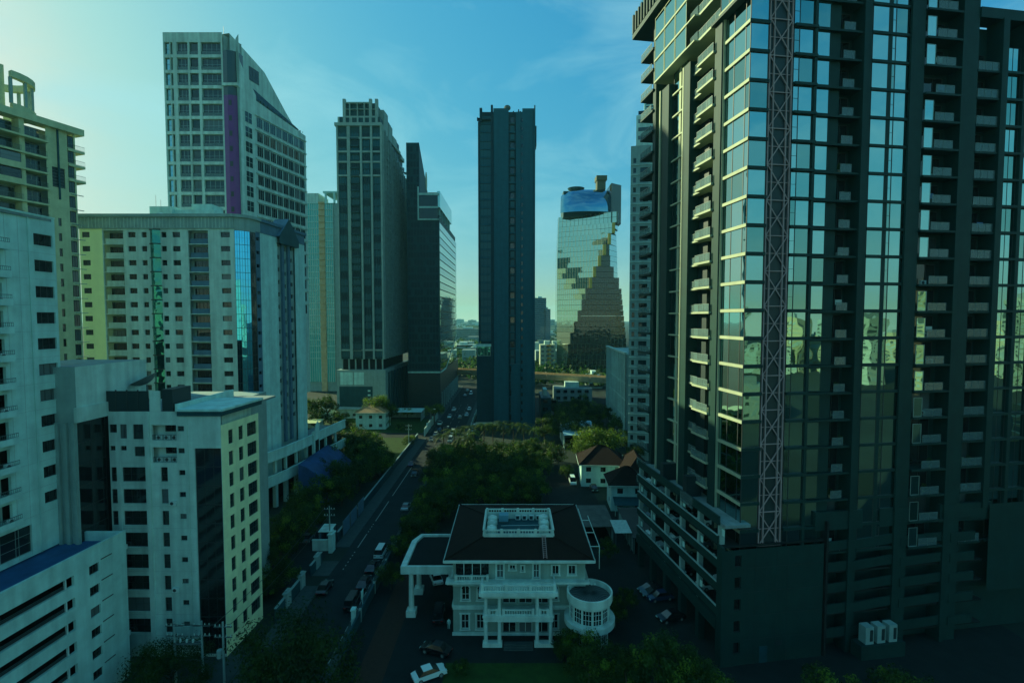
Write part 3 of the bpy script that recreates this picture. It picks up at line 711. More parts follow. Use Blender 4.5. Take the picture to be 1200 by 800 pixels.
# ------------------------------------------------------------------ tall white tower with slanted top and purple strip
EY = 152.0
t = Thing('slanted_roof_tower', 'tall pale tower with slanted top and purple vertical strip', 'tower', (-95, 165, 0))
pl, pr = at(194, 150, EY)[0], at(263, 150, EY)[0]
f = Face(t, (pl, EY), (pr, EY)); U = lambda px: f.u(px, 140); zt = f.z(230, 38); FH = 17.2 / 590 * EY * 1.0; wt = f.z(230, 49.5)
wl = []
for i in range(20):
    z1 = wt - i * FH
    if z1 < 50: break
    for a, c, nx in ((195.2, 198.4 + 2.5, 1), (202, 204.6, 1), (209.3, 222, 3), (224, 234.3, 2), (237.5, 260.8, 4)): wl.append((U(a), U(c), z1 - FH * .8, z1, nx))
f.wall(0, f.L, 20, zt, [q[:4] for q in wl], M_white2, .7)
for q in wl:
    gl = G_tower if q[4] == 1 and q[0] < 1 else G_mid
    f.window(q[0], q[1], q[2], q[3], .55, q[4], 2, M_alu if q[4] > 2 else M_frame, gl, .09)
    if q[4] > 1: f.rail(q[0] + .02, q[1] - .02, .25, q[2], 1.05, M_steel, glassy=True)
# purple convex strip with storeys of dark glass above
cv = [(pr, EY), (pr + 1.5, EY - .5), (pr + 3.0, EY - .3), (pr + 4.4, EY + .8)]
zpu = f.z(270, 112)
b = MB(); ppts = [(x + 95, y - 165) for x, y in cv] + [(pr + 4.4 + 95, EY - 165 + 3), (pr + 95, EY - 165 + 3)]
b.prism(ppts, 20, zpu); t.add('purple_strip', b.mesh('purple_strip', M_purple), label='glossy purple panel strip')
b = MB(); b.prism(ppts, zpu, f.z(270, 60)); t.add('dark_corner_glazing', b.mesh('dark_corner_glazing', G_mid))
for k in range(13):
    z = zpu - 3 - k * FH; b = None
    t.box('strip_window', pr + 1.7 + 95, pr + 2.5 + 95, EY - 165 - .52, EY - 165 - .2, z, z + 1.5, M_frame)
t.box('corner_band', pr + 95 - .05, pr + 4.5 + 95, EY - 165 - .7, EY - 165 + 1, zpu + 2.6, zpu + 3.4, M_white2)
# side face: slanted white gable wall with terrace
s0 = (pr + 4.4, EY + .8); dx = .24; L_ = 30.0; s1 = (s0[0] + dx * L_, s0[1] + L_)
h = Face(t, s0, s1); W = lambda px, py: h.u(px, py)
pts = [(0, 20), (h.L, 20), (h.L, h.z(353, 152)), (W(345, 132), h.z(345, 132)), (W(320, 84), h.z(320, 84)), (W(308, 70), h.z(308, 70)), (0, zt + .6)]
# cut line of the terrace
ta = (W(281, 72), h.z(281, 72)); tb = (W(300, 112), h.z(300, 112)); te = (h.L, h.z(353, 152) + .2)
b = MB(); b.poly([(u, 3.2, z) for u, z in ((0, 60), (h.L, 60), *pts[2:])])
b.poly([(u, 0, z) for u, z in ((0, 20), (h.L, 20), (h.L, te[1] - 1.6), (tb[0], tb[1] - 1.6), (tb[0], tb[1]), ta, (ta[0] - 1.5, zt - 2), (0, zt))])
b.poly([(tb[0], 0, tb[1] - 1.6), (h.L, 0, te[1] - 1.6), (h.L, 3.2, te[1] - 1.6), (tb[0], 3.2, tb[1] - 1.6)])
b.poly([(ta[0], 0, ta[1]), (tb[0], 0, tb[1]), (tb[0], 3.2, tb[1]), (ta[0], 3.2, ta[1])])
h.add('gable_wall', b.mesh('gable_wall', M_white2))
b = MB(); up = pts[2:]
for k in range(len(up) - 1): b.poly([(up[k][0], 3.2, up[k][1]), (up[k][0], 14, up[k][1]), (up[k + 1][0], 14, up[k + 1][1]), (up[k + 1][0], 3.2, up[k + 1][1])])
h.add('slanted_roof', b.mesh('slanted_roof', M_grey))
b = MB(); b.poly([(tb[0] - 2, 3.1, tb[1] - 1.6), (h.L, 3.1, te[1] - 1.6), (h.L, 3.1, te[1] + 1.2), (ta[0] + .6, 3.1, ta[1] - 2)]); h.add('terrace_glazing', b.mesh('terrace_glazing', G_dark))
h.window(W(302, 85), W(313, 85), h.z(302, 92), h.z(302, 76), 3.1, 3, 3, M_frame, G_mid, .1)
for k in range(9):
    a = k / 9; u = tb[0] + (h.L - tb[0]) * a; z = tb[1] - 1.6 + (te[1] - tb[1]) * a
    b = MB()
    for j in range(26):
        p = Vector((R.gauss(0, .7), R.gauss(0, .3), abs(R.gauss(.5, .4)))); q = .35
        b.poly([p, p + Vector((q, .1, .2)), p + Vector((q * .6, -.1, q + .2)), p + Vector((-.1, .1, q))])
    h.add('terrace_shrub', b.mesh('terrace_shrub', M_leafs[0]), u + 1.2, 1.6, z)
for i in range(20):
    z1 = wt - (i + 4.2) * FH
    if z1 < 50: break
    h.window(W(287, 150), W(295.5, 150), z1 - FH * .75, z1, -.09, 2, 2, M_white2, G_mid, .12)
    nb = 8
    for k in range(nb):
        u0 = W(302, 200) + (h.L - .8 - W(302, 200)) * k / nb; u1 = u0 + (h.L - .8 - W(302, 200)) / nb - .35
        zlim = tb[1] - 2 + (te[1] - tb[1]) * (u1 - tb[0]) / (h.L - tb[0])
        if z1 < zlim: h.window(u0, u1, z1 - FH * .72, z1, -.09, 3, 1, M_alu, G_mid if k % 2 else G_dark, .12)
    h.box('floor_band', W(300, 200), h.L, -.35, -.05, z1 + .2, z1 + .6, M_white2) if z1 + .6 < te[1] - 1.6 else None
b = MB(); b.prism([(pl + 95, EY - 165 + .75), (s0[0] + 95, s0[1] - 165 + .8), (s0[0] + dx * 26 + 95 - 3.2, s0[1] - 165 + 26), (pl + 95, EY - 165 + 26)], 0, 84); t.add('core', b.mesh('core', M_grey))
b = MB(); b.prism([(pl + 95, EY - 165 + .72), (pr + 95, EY - 165 + .72), (pr + 95 + 2.5, EY - 165 + 6), (pl + 95, EY - 165 + 6)], 84, zt - .3); t.add('upper_core', b.mesh('upper_core', M_grey))
t.add('roof_aerial', MB().tube((0, 0, 0), (0, 0, 2.2), .05, n=5).mesh('roof_aerial', M_steel), Matrix.Translation((pr + 95, EY - 165 + 1, zt)))
t.flush()

# ------------------------------------------------------------------ small green-glass tower far behind
FY = 320.0
t = Thing('green_glass_tower', 'distant green glass residential tower with brown column and white floor lines', 'tower', (at(375, 300, FY)[0], FY, 0))
x0, x1 = at(352, 300, FY)[0], at(398, 300, FY)[0]
f = Face(t, (x0, FY), (x1, FY)); U = lambda px: f.u(px, 320); zt = f.z(370, 238); FH = 3.9
b = MB()
f.box('body', 0, f.L, .4, 22, 0, zt, M_grey)
f.box('glass_column', U(354), U(374.5), 0, .42, 6, zt, G_aqua); f.box('glass_column', U(382), U(391), 0, .42, 6, zt, G_aqua)
f.box('brown_column', U(375), U(381.5), -.4, .4, 0, zt, M_rust)
i = 0
while zt - i * FH > 20:
    z = zt - i * FH; f.box('floor_line', U(354), U(374.5), -.3, 0, z - .35, z, M_white); f.box('floor_line', U(382), U(392), -.5, 0, z - .35, z, M_white); f.box('balcony_slab', U(375), U(381.5), -1.1, -.4, z - .3, z + .6, M_rust); i += 1
for k in range(9): f.box('glass_mullion', U(354) + k * (U(374.5) - U(354)) / 8 - .15, U(354) + k * (U(374.5) - U(354)) / 8 + .15, -.2, .1, 6, zt, M_white2)
for k in range(5): f.box('glass_mullion', U(382) + k * (U(391) - U(382)) / 4 - .15, U(382) + k * (U(391) - U(382)) / 4 + .15, -.2, .1, 6, zt, M_white2)
f.box('roof_frame', U(380), U(399), 0, 20, f.z(380, 226), f.z(380, 224), M_white); f.box('roof_post', U(382), U(384), 0, 1, zt, f.z(380, 226), M_white); f.box('roof_post', U(392), U(394), 0, 1, zt, f.z(380, 226), M_white)
f.box('roof_room', U(352), U(374), 1, 18, zt, f.z(380, 226), M_white2)
t.flush()

# ------------------------------------------------------------------ very tall ribbed tower
GY = 236.0
t = Thing('ribbed_tower', 'very tall grey tower with white vertical ribs and stepped crown', 'tower', (at(430, 300, GY)[0], GY + 20, 0))
x0, x1 = at(396.5, 300, GY)[0], at(448, 300, GY)[0]
f = Face(t, (x0, GY), (x1, GY)); U = lambda px: f.u(px, 300); Z = lambda py: f.z(420, py)
h = Face(t, (x1, GY), (x1 + 1.5, GY + 46)); W = lambda px: h.u(px, 300)
zp, z1 = Z(433), Z(146)
f.box('body', 0, f.L - .02, .3, 46, zp + 5, z1, M_dkgrey)
f.box('podium', -1, f.L + 1.3, -2, 50, 0, zp, M_grey, label='pale podium block')
f.box('podium_panel', U(397), U(436), -2.1, -2, 0, Z(452), M_dkgrey); f.box('podium_glass', U(398), U(413), -2.12, -2, Z(450), zp - 1, M_white); f.box('podium_glass', U(414.5), U(426), -2.12, -2, Z(450), zp - 1, M_white)
for k in range(4): f.box('podium_sign', U(430.5), U(433.5), -2.3, -2.1, Z(458 + k * 5), Z(456 + k * 5), M_white)
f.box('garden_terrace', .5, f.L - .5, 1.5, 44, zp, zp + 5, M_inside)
for k in range(7): f.box('terrace_column', .5 + (f.L - 1.5) * k / 6, .5 + (f.L - 1.5) * k / 6 + .6, .6, 1.3, zp, zp + 5, M_grey)
for k in range(8): h.box('podium_pier', 3 + k * 5.4, 4.6 + k * 5.4, -1.9, -1.0, 0, zp - 1.5, M_dkgrey)
FH = 3.35
n = int((z1 - zp - 6) / FH)
bays = [(U(397.5), U(407.5), 5), (U(412), U(422.5), 5), (U(425.5), U(434.5), 4), (U(438), U(447), 4)]
b = MB(); b2 = MB()
for i in range(n):
    z = zp + 6 + i * FH
    for a, c, k in bays:
        for q in range(k):
            u0 = a + (c - a) * q / k; u1 = a + (c - a) * (q + 1) / k - .18
            b.box(u0, u1, .05, .32, z, z + FH - (.5 if q % 2 else .9), (i * 7 + q * 3 + int(a)) % 3)
    b2.box(bays[1][0], bays[1][1], -.7, 0, z - .2, z + .5) if i % 1 == 0 else None
stuff(f.add('glazing', b.mesh('glazing', [G_far, G_far, G_fdark])))
stuff(f.add('balcony_fronts', b2.mesh('balcony_fronts', M_dkgrey)))
for px, wd in ((396.8, .7), (409, .9), (411, .6), (424, .9), (436, .9), (447.4, .9)): f.box('rib', U(px), U(px) + wd, -.8, .1, zp + 5, z1 - (0 if px < 430 else 0), M_grey)
for py in (206, 190, 178, 162, 410): f.box('band', U(397), U(447.5), -.5, .1, Z(py) - .4, Z(py) + .4, M_grey)
b = MB(); b2 = MB()
for i in range(n - 1):
    z = zp + 6 + i * FH
    for q in range(11):
        u0 = 1 + q * 4.05
        b.box(u0, u0 + 2.2, -.02, .3, z, z + FH - .7, (i + q) % 2)
        if q % 3 != 0: b2.box(u0 + 2.2, u0 + 3.9, -1.0, .1, z - .2, z + .75)
stuff(h.add('glazing', b.mesh('glazing', [G_far, G_fdark])))
stuff(h.add('balcony_fronts', b2.mesh('balcony_fronts', M_grey)))
for q in range(12): h.box('rib', .2 + q * 4.05, .7 + q * 4.05, -1.2, .1, zp + 5, z1 - q * 1.2, M_grey)
# crown
f.box('crown_storey', U(398), f.L - .5, 1, 40, z1, Z(136), M_dkgrey)
for k in range(7): f.box('crown_pier', U(398) + k * (f.L - 2) / 6.3, U(398) + k * (f.L - 2) / 6.3 + .7, .2, 1.2, z1, Z(137), M_grey)
f.box('crown_upper', U(405), U(442), 2, 30, Z(136), Z(119), M_dkgrey)
for px in (403.5, 411, 420, 428, 434, 441): f.box('crown_pier', U(px), U(px) + (1.3 if px in (403.5, 434, 441) else .35), .8, 2.2, Z(146), Z(115 if px in (403.5, 434, 441) else 119), M_grey)
f.box('crown_band', U(404), U(442), .9, 2.1, Z(137), Z(135), M_grey); f.box('crown_band', U(404), U(442), 1.2, 2.1, Z(127), Z(126.3), M_grey); f.box('crown_band', U(404), U(436), 1.0, 2.1, Z(120), Z(118.5), M_grey)
for k in range(5): h.box('crown_step', 6 + k * 8, 13 + k * 8, .2, 8, z1 - 2, z1 + 9 - k * 3.2, M_grey)
f.box('crown_cornice', -.6, f.L + .5, -1, 2, z1 - .8, z1 + .6, M_grey)
t.flush()

# ------------------------------------------------------------------ dark office tower with sloping fin
HY = 252.0
x0, x1 = at(477, 300, HY)[0], at(515, 300, HY)[0]
t = Thing('fin_office_tower', 'dark office tower with tall sloping fin and a white-framed rooftop box', 'tower', ((x0 + x1) / 2, HY + 30, 0))
f = Face(t, (x0, HY), (x1, HY)); U = lambda px: f.u(px, 300); Z = lambda py: f.z(500, py)
h = Face(t, (x1, HY), (x1 + .5, HY + 84))
zb, zm, zt = Z(436), Z(252), Z(167)
f.box('base', 0, f.L, .2, 84, 0, zb, M_char); f.box('base_line', -.1, f.L + .1, -.3, .25, zb - .4, zb + .4, M_white)
f.box('body', 0, f.L, .3, 70, zb + .4, zm, M_dkgrey)
uf = U(492)
b = MB(); zq = Z(167); zlow = zq - 40
b.prism([(0, .3), (uf, .3), (uf, .32), (0, .32)], zm, zt)
b.poly([(uf, .3, zm), (uf, 48, zm), (uf, 48, zlow), (uf, .3, zt)]); b.poly([(0, .3, zt), (uf, .3, zt), (uf, 48, zlow), (0, 48, zlow)]); b.poly([(0, .3, zm), (0, .3, zt), (0, 48, zlow), (0, 48, zm)])
f.add('fin', b.mesh('fin', M_dkgrey), label='tall dark fin with sloping top')
b = MB(); b.lathe([(0, 0), (2.6, .0), (2.6, .2)], 20); f.t.add('oval_emblem', b.mesh('oval_emblem', M_stone), f.M @ Matrix.Translation((uf + .02, 20, Z(200))) @ Matrix.Rotation(math.pi / 2, 4, 'Y') @ Matrix.Diagonal((1.9, 1, 1, 1)))
# framed rooftop box
f.box('rooftop_box', U(492), U(513.5), -.3, 40, Z(256), Z(228), G_mid); f.box('box_frame', U(490), U(491.5), -.6, 1, Z(257), Z(219), M_white); f.box('box_frame', U(490), U(514.5), -.6, 1, Z(258), Z(256.5), M_white)
f.box('box_frame', U(490), U(515), -.61, 40, Z(229), Z(226.5), M_white); f.box('box_band', U(492), U(514), -.5, .2, Z(244), Z(242), M_white)
f.box('roof_dome_base', U(500), U(511), 6, 26, Z(226.5), Z(222), M_rust)
h.box('terrace_wall', 0, 46, -.4, 1, Z(243), Z(224), G_twist); 
for k in range(5): h.box('terrace_column', 2 + k * 9, 3 + k * 9, -.2, .8, zm - 1, Z(243), M_white)
b = MB(); FH = 3.7; i = 0; z = zb + 1.6
while z < zt - 3:
    for q in range(10):
        u0 = .5 + q * (f.L - 1) / 10; u1 = u0 + (f.L - 1) / 10 - .25
        if z > zm - 3 and u1 > uf: continue
        if (q + i) % 4 == 3 and i % 3: continue
        b.box(u0, u1, .16, .34, z, z + FH - 1.0, (i * 5 + q * 3) % 2)
    i += 1; z += FH
stuff(f.add('glazing', b.mesh('glazing', [G_fdark, G_fdark])))
b = MB()
for i in range(23):
    z = zb + 1 + i * FH
    if z > zm - 4: break
    L_ = 70 - max(0, (z - 95)) * .5
    for q in range(16): b.box(.5 + q * L_ / 16, .2 + (q + 1) * L_ / 16, -.15, .32, z, z + FH - .5, (i + q * 2) % 2)
stuff(h.add('glazing', b.mesh('glazing', [G_twist, G_tower])))
b = MB(); b.poly([(0, -.3, zb - .4), (20, -.3, zb - .3), (70, -.3, zb + 16), (70, -.3, zb + 17), (20, -.3, zb + .7), (0, -.3, zb + .4)]); h.add('base_line', b.mesh('base_line', M_white))
for k in range(10): h.box('base_pier', 4 + k * 7.6, 5.2 + k * 7.6, -.5, .3, 0, 9, M_grey)
t.flush()

# ------------------------------------------------------------------ dark slab tower in the middle
IY = 210.0
x0, x1 = at(560.5, 300, IY)[0], at(627.5, 300, IY)[0]
t = Thing('dark_slab_tower', 'slim dark blue-grey slab tower standing over the palms', 'tower', ((x0 + x1) / 2, IY + 15, 0))
f = Face(t, (x0, IY), (x1, IY)); U = lambda px: f.u(px, 300); Z = lambda py: f.z(600, py)
zt = Z(127)
M_i = mat('blue_grey_panel', (.010, .095, .135), .6, noise=.15, streak=.25); M_id = mat('deep_blue_grey_panel', (.005, .040, .058), .6, noise=.2)
f.box('body', U(563), U(626), 1.2, 32, 0, Z(130), M_id)
f.box('main_panel', U(578.5), U(596), 0, 1.3, 0, zt, M_i); f.box('main_panel', U(604.5), U(625.5), .1, 1.3, 0, Z(131), M_i)
f.box('edge_fin', U(625.6), U(627), -.5, 1.6, 0, Z(124), M_i); f.box('edge_fin', U(575.5), U(578), -.4, 1.5, 0, Z(123.5), M_id)
f.box('roof_fin', U(612), U(625.5), .12, 3, Z(131), Z(127), M_i)
f.box('seam', U(610), U(610.6), .02, .12, 0, Z(131), M_id)
f.box('lower_panel', U(599), U(609), -.5, .12, 0, Z(426), M_i)
f.box('side_balcony', U(626.8), U(628.5), .5, 6, Z(170), Z(147), M_id)
FH = 3.42; n = int(Z(140) / FH)
for i in range(n):
    z = 3 + i * FH
    if Z(400) < z:
        f.box('left_balcony', U(562.4), U(575.5), .5, 1.2, z, z + .75, M_i); f.window(U(562.4), U(575.4), z + .75, z + FH, .75, 3, 1, M_id, G_far, .08)
    f.box('slot_sill', U(597), U(603.8), .5, 1.25, z, z + .7, M_i if i % 2 else M_dkgrey); f.window(U(598), U(603), z + .7, z + FH - .3, 1.1, 1, 1, M_frame, G_far if i % 3 else G_black, .08)
    f.box('seam_window', U(611), U(612.5), .0, .11, z + .8, z + 2.2, G_black)
f.box('annex', U(558), U(575.4), .6, 14, 0, Z(404), M_id, label='lower projecting annex'); f.box('annex_cap', U(557.5), U(575.4), .3, 1, Z(406), Z(403), M_white)
f.window(U(559), U(574.5), Z(417), Z(406), .45, 4, 1, M_alu, G_teal, .12)
f.box('corner_post', U(560.6), U(562.4), -.3, 1.2, Z(402), Z(143), M_id); f.box('corner_spike', U(562.5), U(565.5), -.4, 1.5, Z(143), Z(127), M_id)
b = MB(); b.poly([(U(559.5), -.6, Z(138)), (U(564), -.6, Z(150)), (U(564), -.6, Z(140))]); b.prism([(U(559.5), -.6), (U(575), -.6), (U(575), 1.2), (U(559.5), 1.2)], Z(141), Z(139)); f.add('roof_wing', b.mesh('roof_wing', M_id))
b = MB(); b.lathe([(.1, 0), (.9, .3), (1.4, .9)], 14); b.tube((0, 0, -2), (0, 0, .2), .12); f.t.add('dish_antenna', b.mesh('dish_antenna', M_steel), f.M @ Matrix.Translation((U(594.5), 4, Z(127) + 1.2)) @ Matrix.Rotation(-.6, 4, 'X'))
for px in (601, 607, 609): f.box('roof_stub', U(px), U(px) + .5, 1.5, 2, Z(131), Z(128.5 - (px == 607) * 2), M_id)
f.box('base_canopy', U(557), U(584), -3, .0, 2.4, 3.1, M_stone)
t.flush()

# ------------------------------------------------------------------ twisted glass tower
G_olive = glass('olive_shaded_glass', (.018, .024, .014), 1.75, rough=.04, wob=.1); G_sky = glass('sky_mirror_glass', (.42, .62, .66), 1.5, metal=1.0, rough=.03, wob=.04); M_gold = mat('gold_sun_tone', (.42, .27, .06), .35, metal=.6); M_olive = mat('olive_cladding', (.10, .09, .05), .6)
JY = 405.0
t = Thing('twisted_glass_tower', 'bulging mirrored glass tower with a stepped diagonal twist and domed top', 'tower', (at(692, 300, JY)[0], JY + 15, 0))
f = Face(t, (at(655, 300, JY)[0], JY), (at(730, 300, JY)[0], JY)); U = lambda px: f.u(px, 320); Z = lambda py: f.z(692, py)
zd = Z(249); n = 32
def lerp(a, q): 
    for k in range(len(a) - 1):
        if q <= a[k + 1][0]: return a[k][1] + (a[k + 1][1] - a[k][1]) * (q - a[k][0]) / (a[k + 1][0] - a[k][0])
    return a[-1][1]
lf = [(249, 657), (300, 655), (440, 653.5)]; rt = [(249, 728.5), (262, 728), (268, 724), (330, 726.5), (390, 732.5), (402, 734), (440, 729)]; co = [(249, 722), (275, 714), (320, 694), (400, 667), (440, 664)]
rows = 30
for i in range(rows):
    pa = 440 - (440 - 249) * i / rows; pb = 440 - (440 - 249) * (i + 1) / rows; pm = (pa + pb) / 2; q2 = (int((440 - pm) / 12.8) + .5) * 12.8; pq = 440 - q2
    xl, xr, xc = U(lerp(lf, pm)), U(lerp(rt, pm)), U(lerp(co, pq))
    yc = -7 + (440 - pm) / 190 * 2
    za, zb_ = Z(pa), Z(pb)
    b = MB()
    yl = 4.5 + 14 * (440 - pm) / 190
    b.poly([(xl, yl, za), (xc, yc, za), (xc, yc, zb_ - .25), (xl, yl, zb_ - .25)]); xd = U(lerp([(249, 722), (268, 718), (280, 714), (300, 712), (318, 718), (336, 727), (440, 740)], pq)); xd = min(max(xd, xc + .8), xr - .05); yd = yc + (xd - xc) / max(.1, xr - xc) * 3
    b.poly([(xc, yc, za), (xd, yd, za), (xd, yd, zb_ - .25), (xc, yc, zb_ - .25)], 1); b.poly([(xd, yd, za), (xr, 8, za), (xr, 8, zb_ - .25), (xd, yd, zb_ - .25)], 3 if pq < 336 else 1)  # shade and sky blue of these facets are put into the glass tones
    b.poly([(xl, yl, za), (xl, yl, zb_), (xl, 30, zb_), (xl, 30, za)]); b.poly([(xr, 8, za), (xr, 30, za), (xr, 30, zb_), (xr, 8, zb_)], 1)
    b.poly([(xl, yl, zb_ - .25), (xc, yc, zb_ - .25), (xd, yd, zb_ - .25), (xr, 8, zb_ - .25), (xr, 30, zb_ - .25), (xl, 30, zb_ - .25)], 2); b.poly([(xl, 30, za), (xr, 30, za), (xr, 8, za), (xd, yd, za), (xc, yc, za), (xl, yl, za)], 2)
    f.add('glass_storey', b.mesh('glass_storey', [G_twist, G_olive, M_stone, G_sky]))
    if i % 2 == 0 and pm > 262: f.box('twist_step', xc - .8, xc + 1.5, yc - .7, yc + 2.0, za, za + (zb_ - za) * 1.9, M_gold if 262 < pm < 345 else G_olive)  # gold sunlight put into the upper steps' colour, lower ones left dark
    b = MB()
    for k in range(14):
        a = k / 14; b.tube((xl + (xc - xl) * a, yl + (yc - yl) * a - .12, za), (xl + (xc - xl) * a, yl + (yc - yl) * a - .12, zb_ - .3), .09, n=3, cap=False)
        b.tube((xc + (xd - xc) * a, yc + (yd - yc) * a - .12, za), (xc + (xd - xc) * a, yc + (yd - yc) * a - .12, zb_ - .3), .09, n=3, cap=False)
    stuff(f.add('mullions', b.mesh('mullions', M_stone)))
dome_g = glass('dome_glass', (.16, .36, .46), 1.5, rough=.05, metal=1.0, wob=.03)
b = MB(); ns, nq = 10, 24; vi = {}
def P(k_, q_):
    a = k_ / ns; q = q_ / nq; x = U(656.8) + (U(717) - U(656.8)) * q; bow = max(0, math.sin(math.pi * min(1, q * .9 + .02))) ** .35
    return (x + a * a * (1.5 if q < .3 else 0), 7 - 12 * bow + 12 * a ** 2.2, zd + (Z(219.5) - zd) * (1 - (1 - a) ** 1.35) * (.82 + .18 * min(1, (q / .2)) ** .6))
for k in range(ns + 1):
    for q in range(nq + 1): vi[k, q] = len(b.v); b.v.append(P(k, q))
for k in range(ns):
    for q in range(nq): b.f.append((vi[k, q], vi[k, q + 1], vi[k + 1, q + 1], vi[k + 1, q])); b.m.append(0)
dm = b.mesh('domed_glass_top', dome_g); dm.polygons.foreach_set('use_smooth', [True] * len(dm.polygons)); f.add('domed_glass_top', dm)
b = MB(); b.prism([(U(714.5), -4), (U(728), 3), (U(727.5), 30), (U(714.5), 30)], Z(262), Z(216)); f.add('side_shoulder', b.mesh('side_shoulder', G_olive))
f.box('upper_core', U(661), U(716), 8, 29, zd - 2, Z(221), M_dkgrey)
f.box('lift_tower', U(701), U(711), 8, 16, Z(219), Z(208), M_olive); f.box('lift_cap', U(700), U(712.5), 7, 17, Z(208), Z(202.5), M_olive)
b = MB(); b.lathe([(5, 0), (6.5, 1.5), (7, 2.2), (2, 3.2)], 18); f.t.add('helipad_dome', b.mesh('helipad_dome', M_dkgrey), f.M @ Matrix.Translation((U(677), 14, Z(219))))
t.flush()

# ------------------------------------------------------------------ two grey buildings beyond the glass tower
t = Thing('grey_office_building', 'long grey office building with tall narrow windows beside the railway', 'building', (55, 225, 0))
f = Face(t, (44.6, 236), (43.0, 190)); Z = lambda py: f.z(712, py); zt = Z(407)
f.wall(0, f.L, 0, zt, [(1 + k * 2.6, 2.3 + k * 2.6, 4 + j * 6.4, 9 + j * 6.4) for k in range(17) for j in range(4)], M_grey, .4)
for k in range(17):
    for j in range(4): f.window(1 + k * 2.6, 2.3 + k * 2.6, 4 + j * 6.4, 9 + j * 6.4, .25, 1, 2, M_frame, G_dark, .08)
f.box('cornice', -.4, f.L + .4, -.5, .6, zt, zt + .8, M_white2)
for k in range(18): f.box('upright_fin', .35 + k * 2.6, .65 + k * 2.6, -.35, .02, 0, zt, M_white2)
for j in range(4): f.box('floor_band', 0, f.L, -.15, .02, 2.6 + j * 6.4, 3.2 + j * 6.4, M_white2)
t.box('core', 44.6 - 55 + .6, 20, -34, 11.2, 0, zt - .3, M_grey)
t.box('front_wall', 43.2 - 55, 20, -35.2, -34, 0, zt - .1, M_grey)
b = MB(); b.poly([(44.6 - 55 + .1, 11.3, 0), (44.6 - 55 + .1, 11.3, zt - .1), (20, 11.3, zt - .1), (20, 11.3, 0)]); t.add('end_wall', b.mesh('end_wall', M_grey))
t.flush()
LYn, LYf = 150.0, 165.0
lx = at(738, 300, LYf)[0]
t = Thing('pale_grid_tower', 'tall pale tower with a grid of small windows partly hidden by the glass tower', 'tower', (lx + 12, 163, 0))
f = Face(t, (lx, LYf), (lx + 25.3, LYf - 6.2)); Z = lambda py: f.z(745, py); zt = Z(171); FH = 3.1
uv = lambda px: f.u(px, 300)
cols = [(.8, 1.7), (3.0, 5.6), (7.2, 8.1), (9.3, 11.8), (13.2, 14), (15.4, 18), (20, 22.6)]
wl = []
for i in range(int(zt / FH) - 1):
    for a, c in cols: wl.append((a, c, 3 + i * FH + .6, 3 + i * FH + 2.2))
f.wall(0, f.L, 0, zt, wl, M_grey, .35)
for q in wl: f.window(q[0], q[1], q[2], q[3], .25, 2, 1, M_frame, G_mid if R.random() < .5 else G_dark)
for i in range(0, int(zt / FH) - 1): f.box('floor_band', 0, f.L, -.22, 0, 3 + i * FH - .1, 3 + i * FH + .12, M_white2)
f.box('core', .1, f.L, .5, 22, 0, zt - .3, M_grey)
f.box('upper_block', 1.6, f.L, .4, 9, zt, Z(135), M_white2); f.box('crown', 4, f.L, .8, 8, Z(135), Z(118), M_white)
for k in range(4): f.box('crown_slot', 2.2, f.L, .34, .42, zt + 2 + k * 2.6, zt + 3.2 + k * 2.6, G_dark); f.box('crown_slot', 4.6, f.L, .74, .82, Z(135) + .6 + k * .9, Z(135) + 1 + k * .9, G_dark)
t.flush()

# ------------------------------------------------------------------ the big glass tower on its parking podium
N = Vector((28.1, 64.6)); dL = Vector((-.150, .9887)).normalized(); dF = Vector((dL.y, -dL.x))
def pt(s, q): v = N + dF * s + dL * q; return (v.x, v.y)     # s along the front, q back along the side
PL = 29.5
t = Thing('glass_condominium_tower', 'huge dark green condominium tower with mirrored bays, balconies and a pink truss', 'tower', (50, 80, 0))
TO = 2.9                                                     # tower side set back from the podium side
c0 = pt(TO, 1.6); side = Face(t, pt(TO, 34.5), c0); front = Face(t, c0, pt(62, 1.6))
LS = side.L
FH = 3.72; ZT = 104.0; zpod = 19.4
def ss(px, py): return side.u(px, py)
def sf(px, py): return front.u(px, py)
zl = front.z(900, 639)                                      # lowest tower floor at the truss foot
nfl = int((ZT - zl) / FH)
ztop_right = front.z(1170, 22)
lev = [zl + 2.0 + i * FH for i in range(-1, nfl)]
# structural core behind both faces
b = MB()
co_ = [pt(TO + 1.9, 3.4), pt(34.5, 3.4), pt(34.5, 33), pt(TO + 1.9, 33)]
b.prism([(x - 50, y - 80) for x, y in co_], 0, ZT - .5); t.add('core', b.mesh('core', M_tgreen))
co_ = [pt(34.5, 3.4), pt(60, 3.4), pt(60, 33), pt(34.5, 33)]
b = MB(); b.prism([(x - 50, y - 80) for x, y in co_], 0, ztop_right - .5); t.add('core', b.mesh('core', M_tgreen))
# ---- side face, bays in u (0 = far end, LS = near corner)
B = dict(cor=(ss(849, 100), LS), p1=(ss(841, 100), ss(849, 100)), bal=(ss(822, 150), ss(841, 150)), p2=(ss(804, 150), ss(822, 150)), gl=(ss(787, 150), ss(803, 150)), p3=(ss(777, 150), ss(786.5, 150)), rec=(ss(769, 150), ss(777, 150)), far=(0.0, ss(769, 150)))
side.box('pilaster', B['p1'][0], B['p1'][1], -.5, 1.9, zl - 4, ZT - 14.5, M_tgreen); side.box('pilaster_sun_edge', B['p1'][1] - .02, B['p1'][1] + .16, -.3, .6, zl - 4, ZT - 14.5, M_stone)  # edges and slabs on this side have sunlight put into their sandy colour
side.box('pilaster', B['p2'][0] + .4, B['p2'][0] + 2.4, -.7, 1.9, zl - 4, ZT - 17, M_tgreen); side.box('pilaster_sun_edge', B['p2'][0], B['p2'][0] + .4, -.75, 1.9, zl - 4, ZT - 17, M_stone)
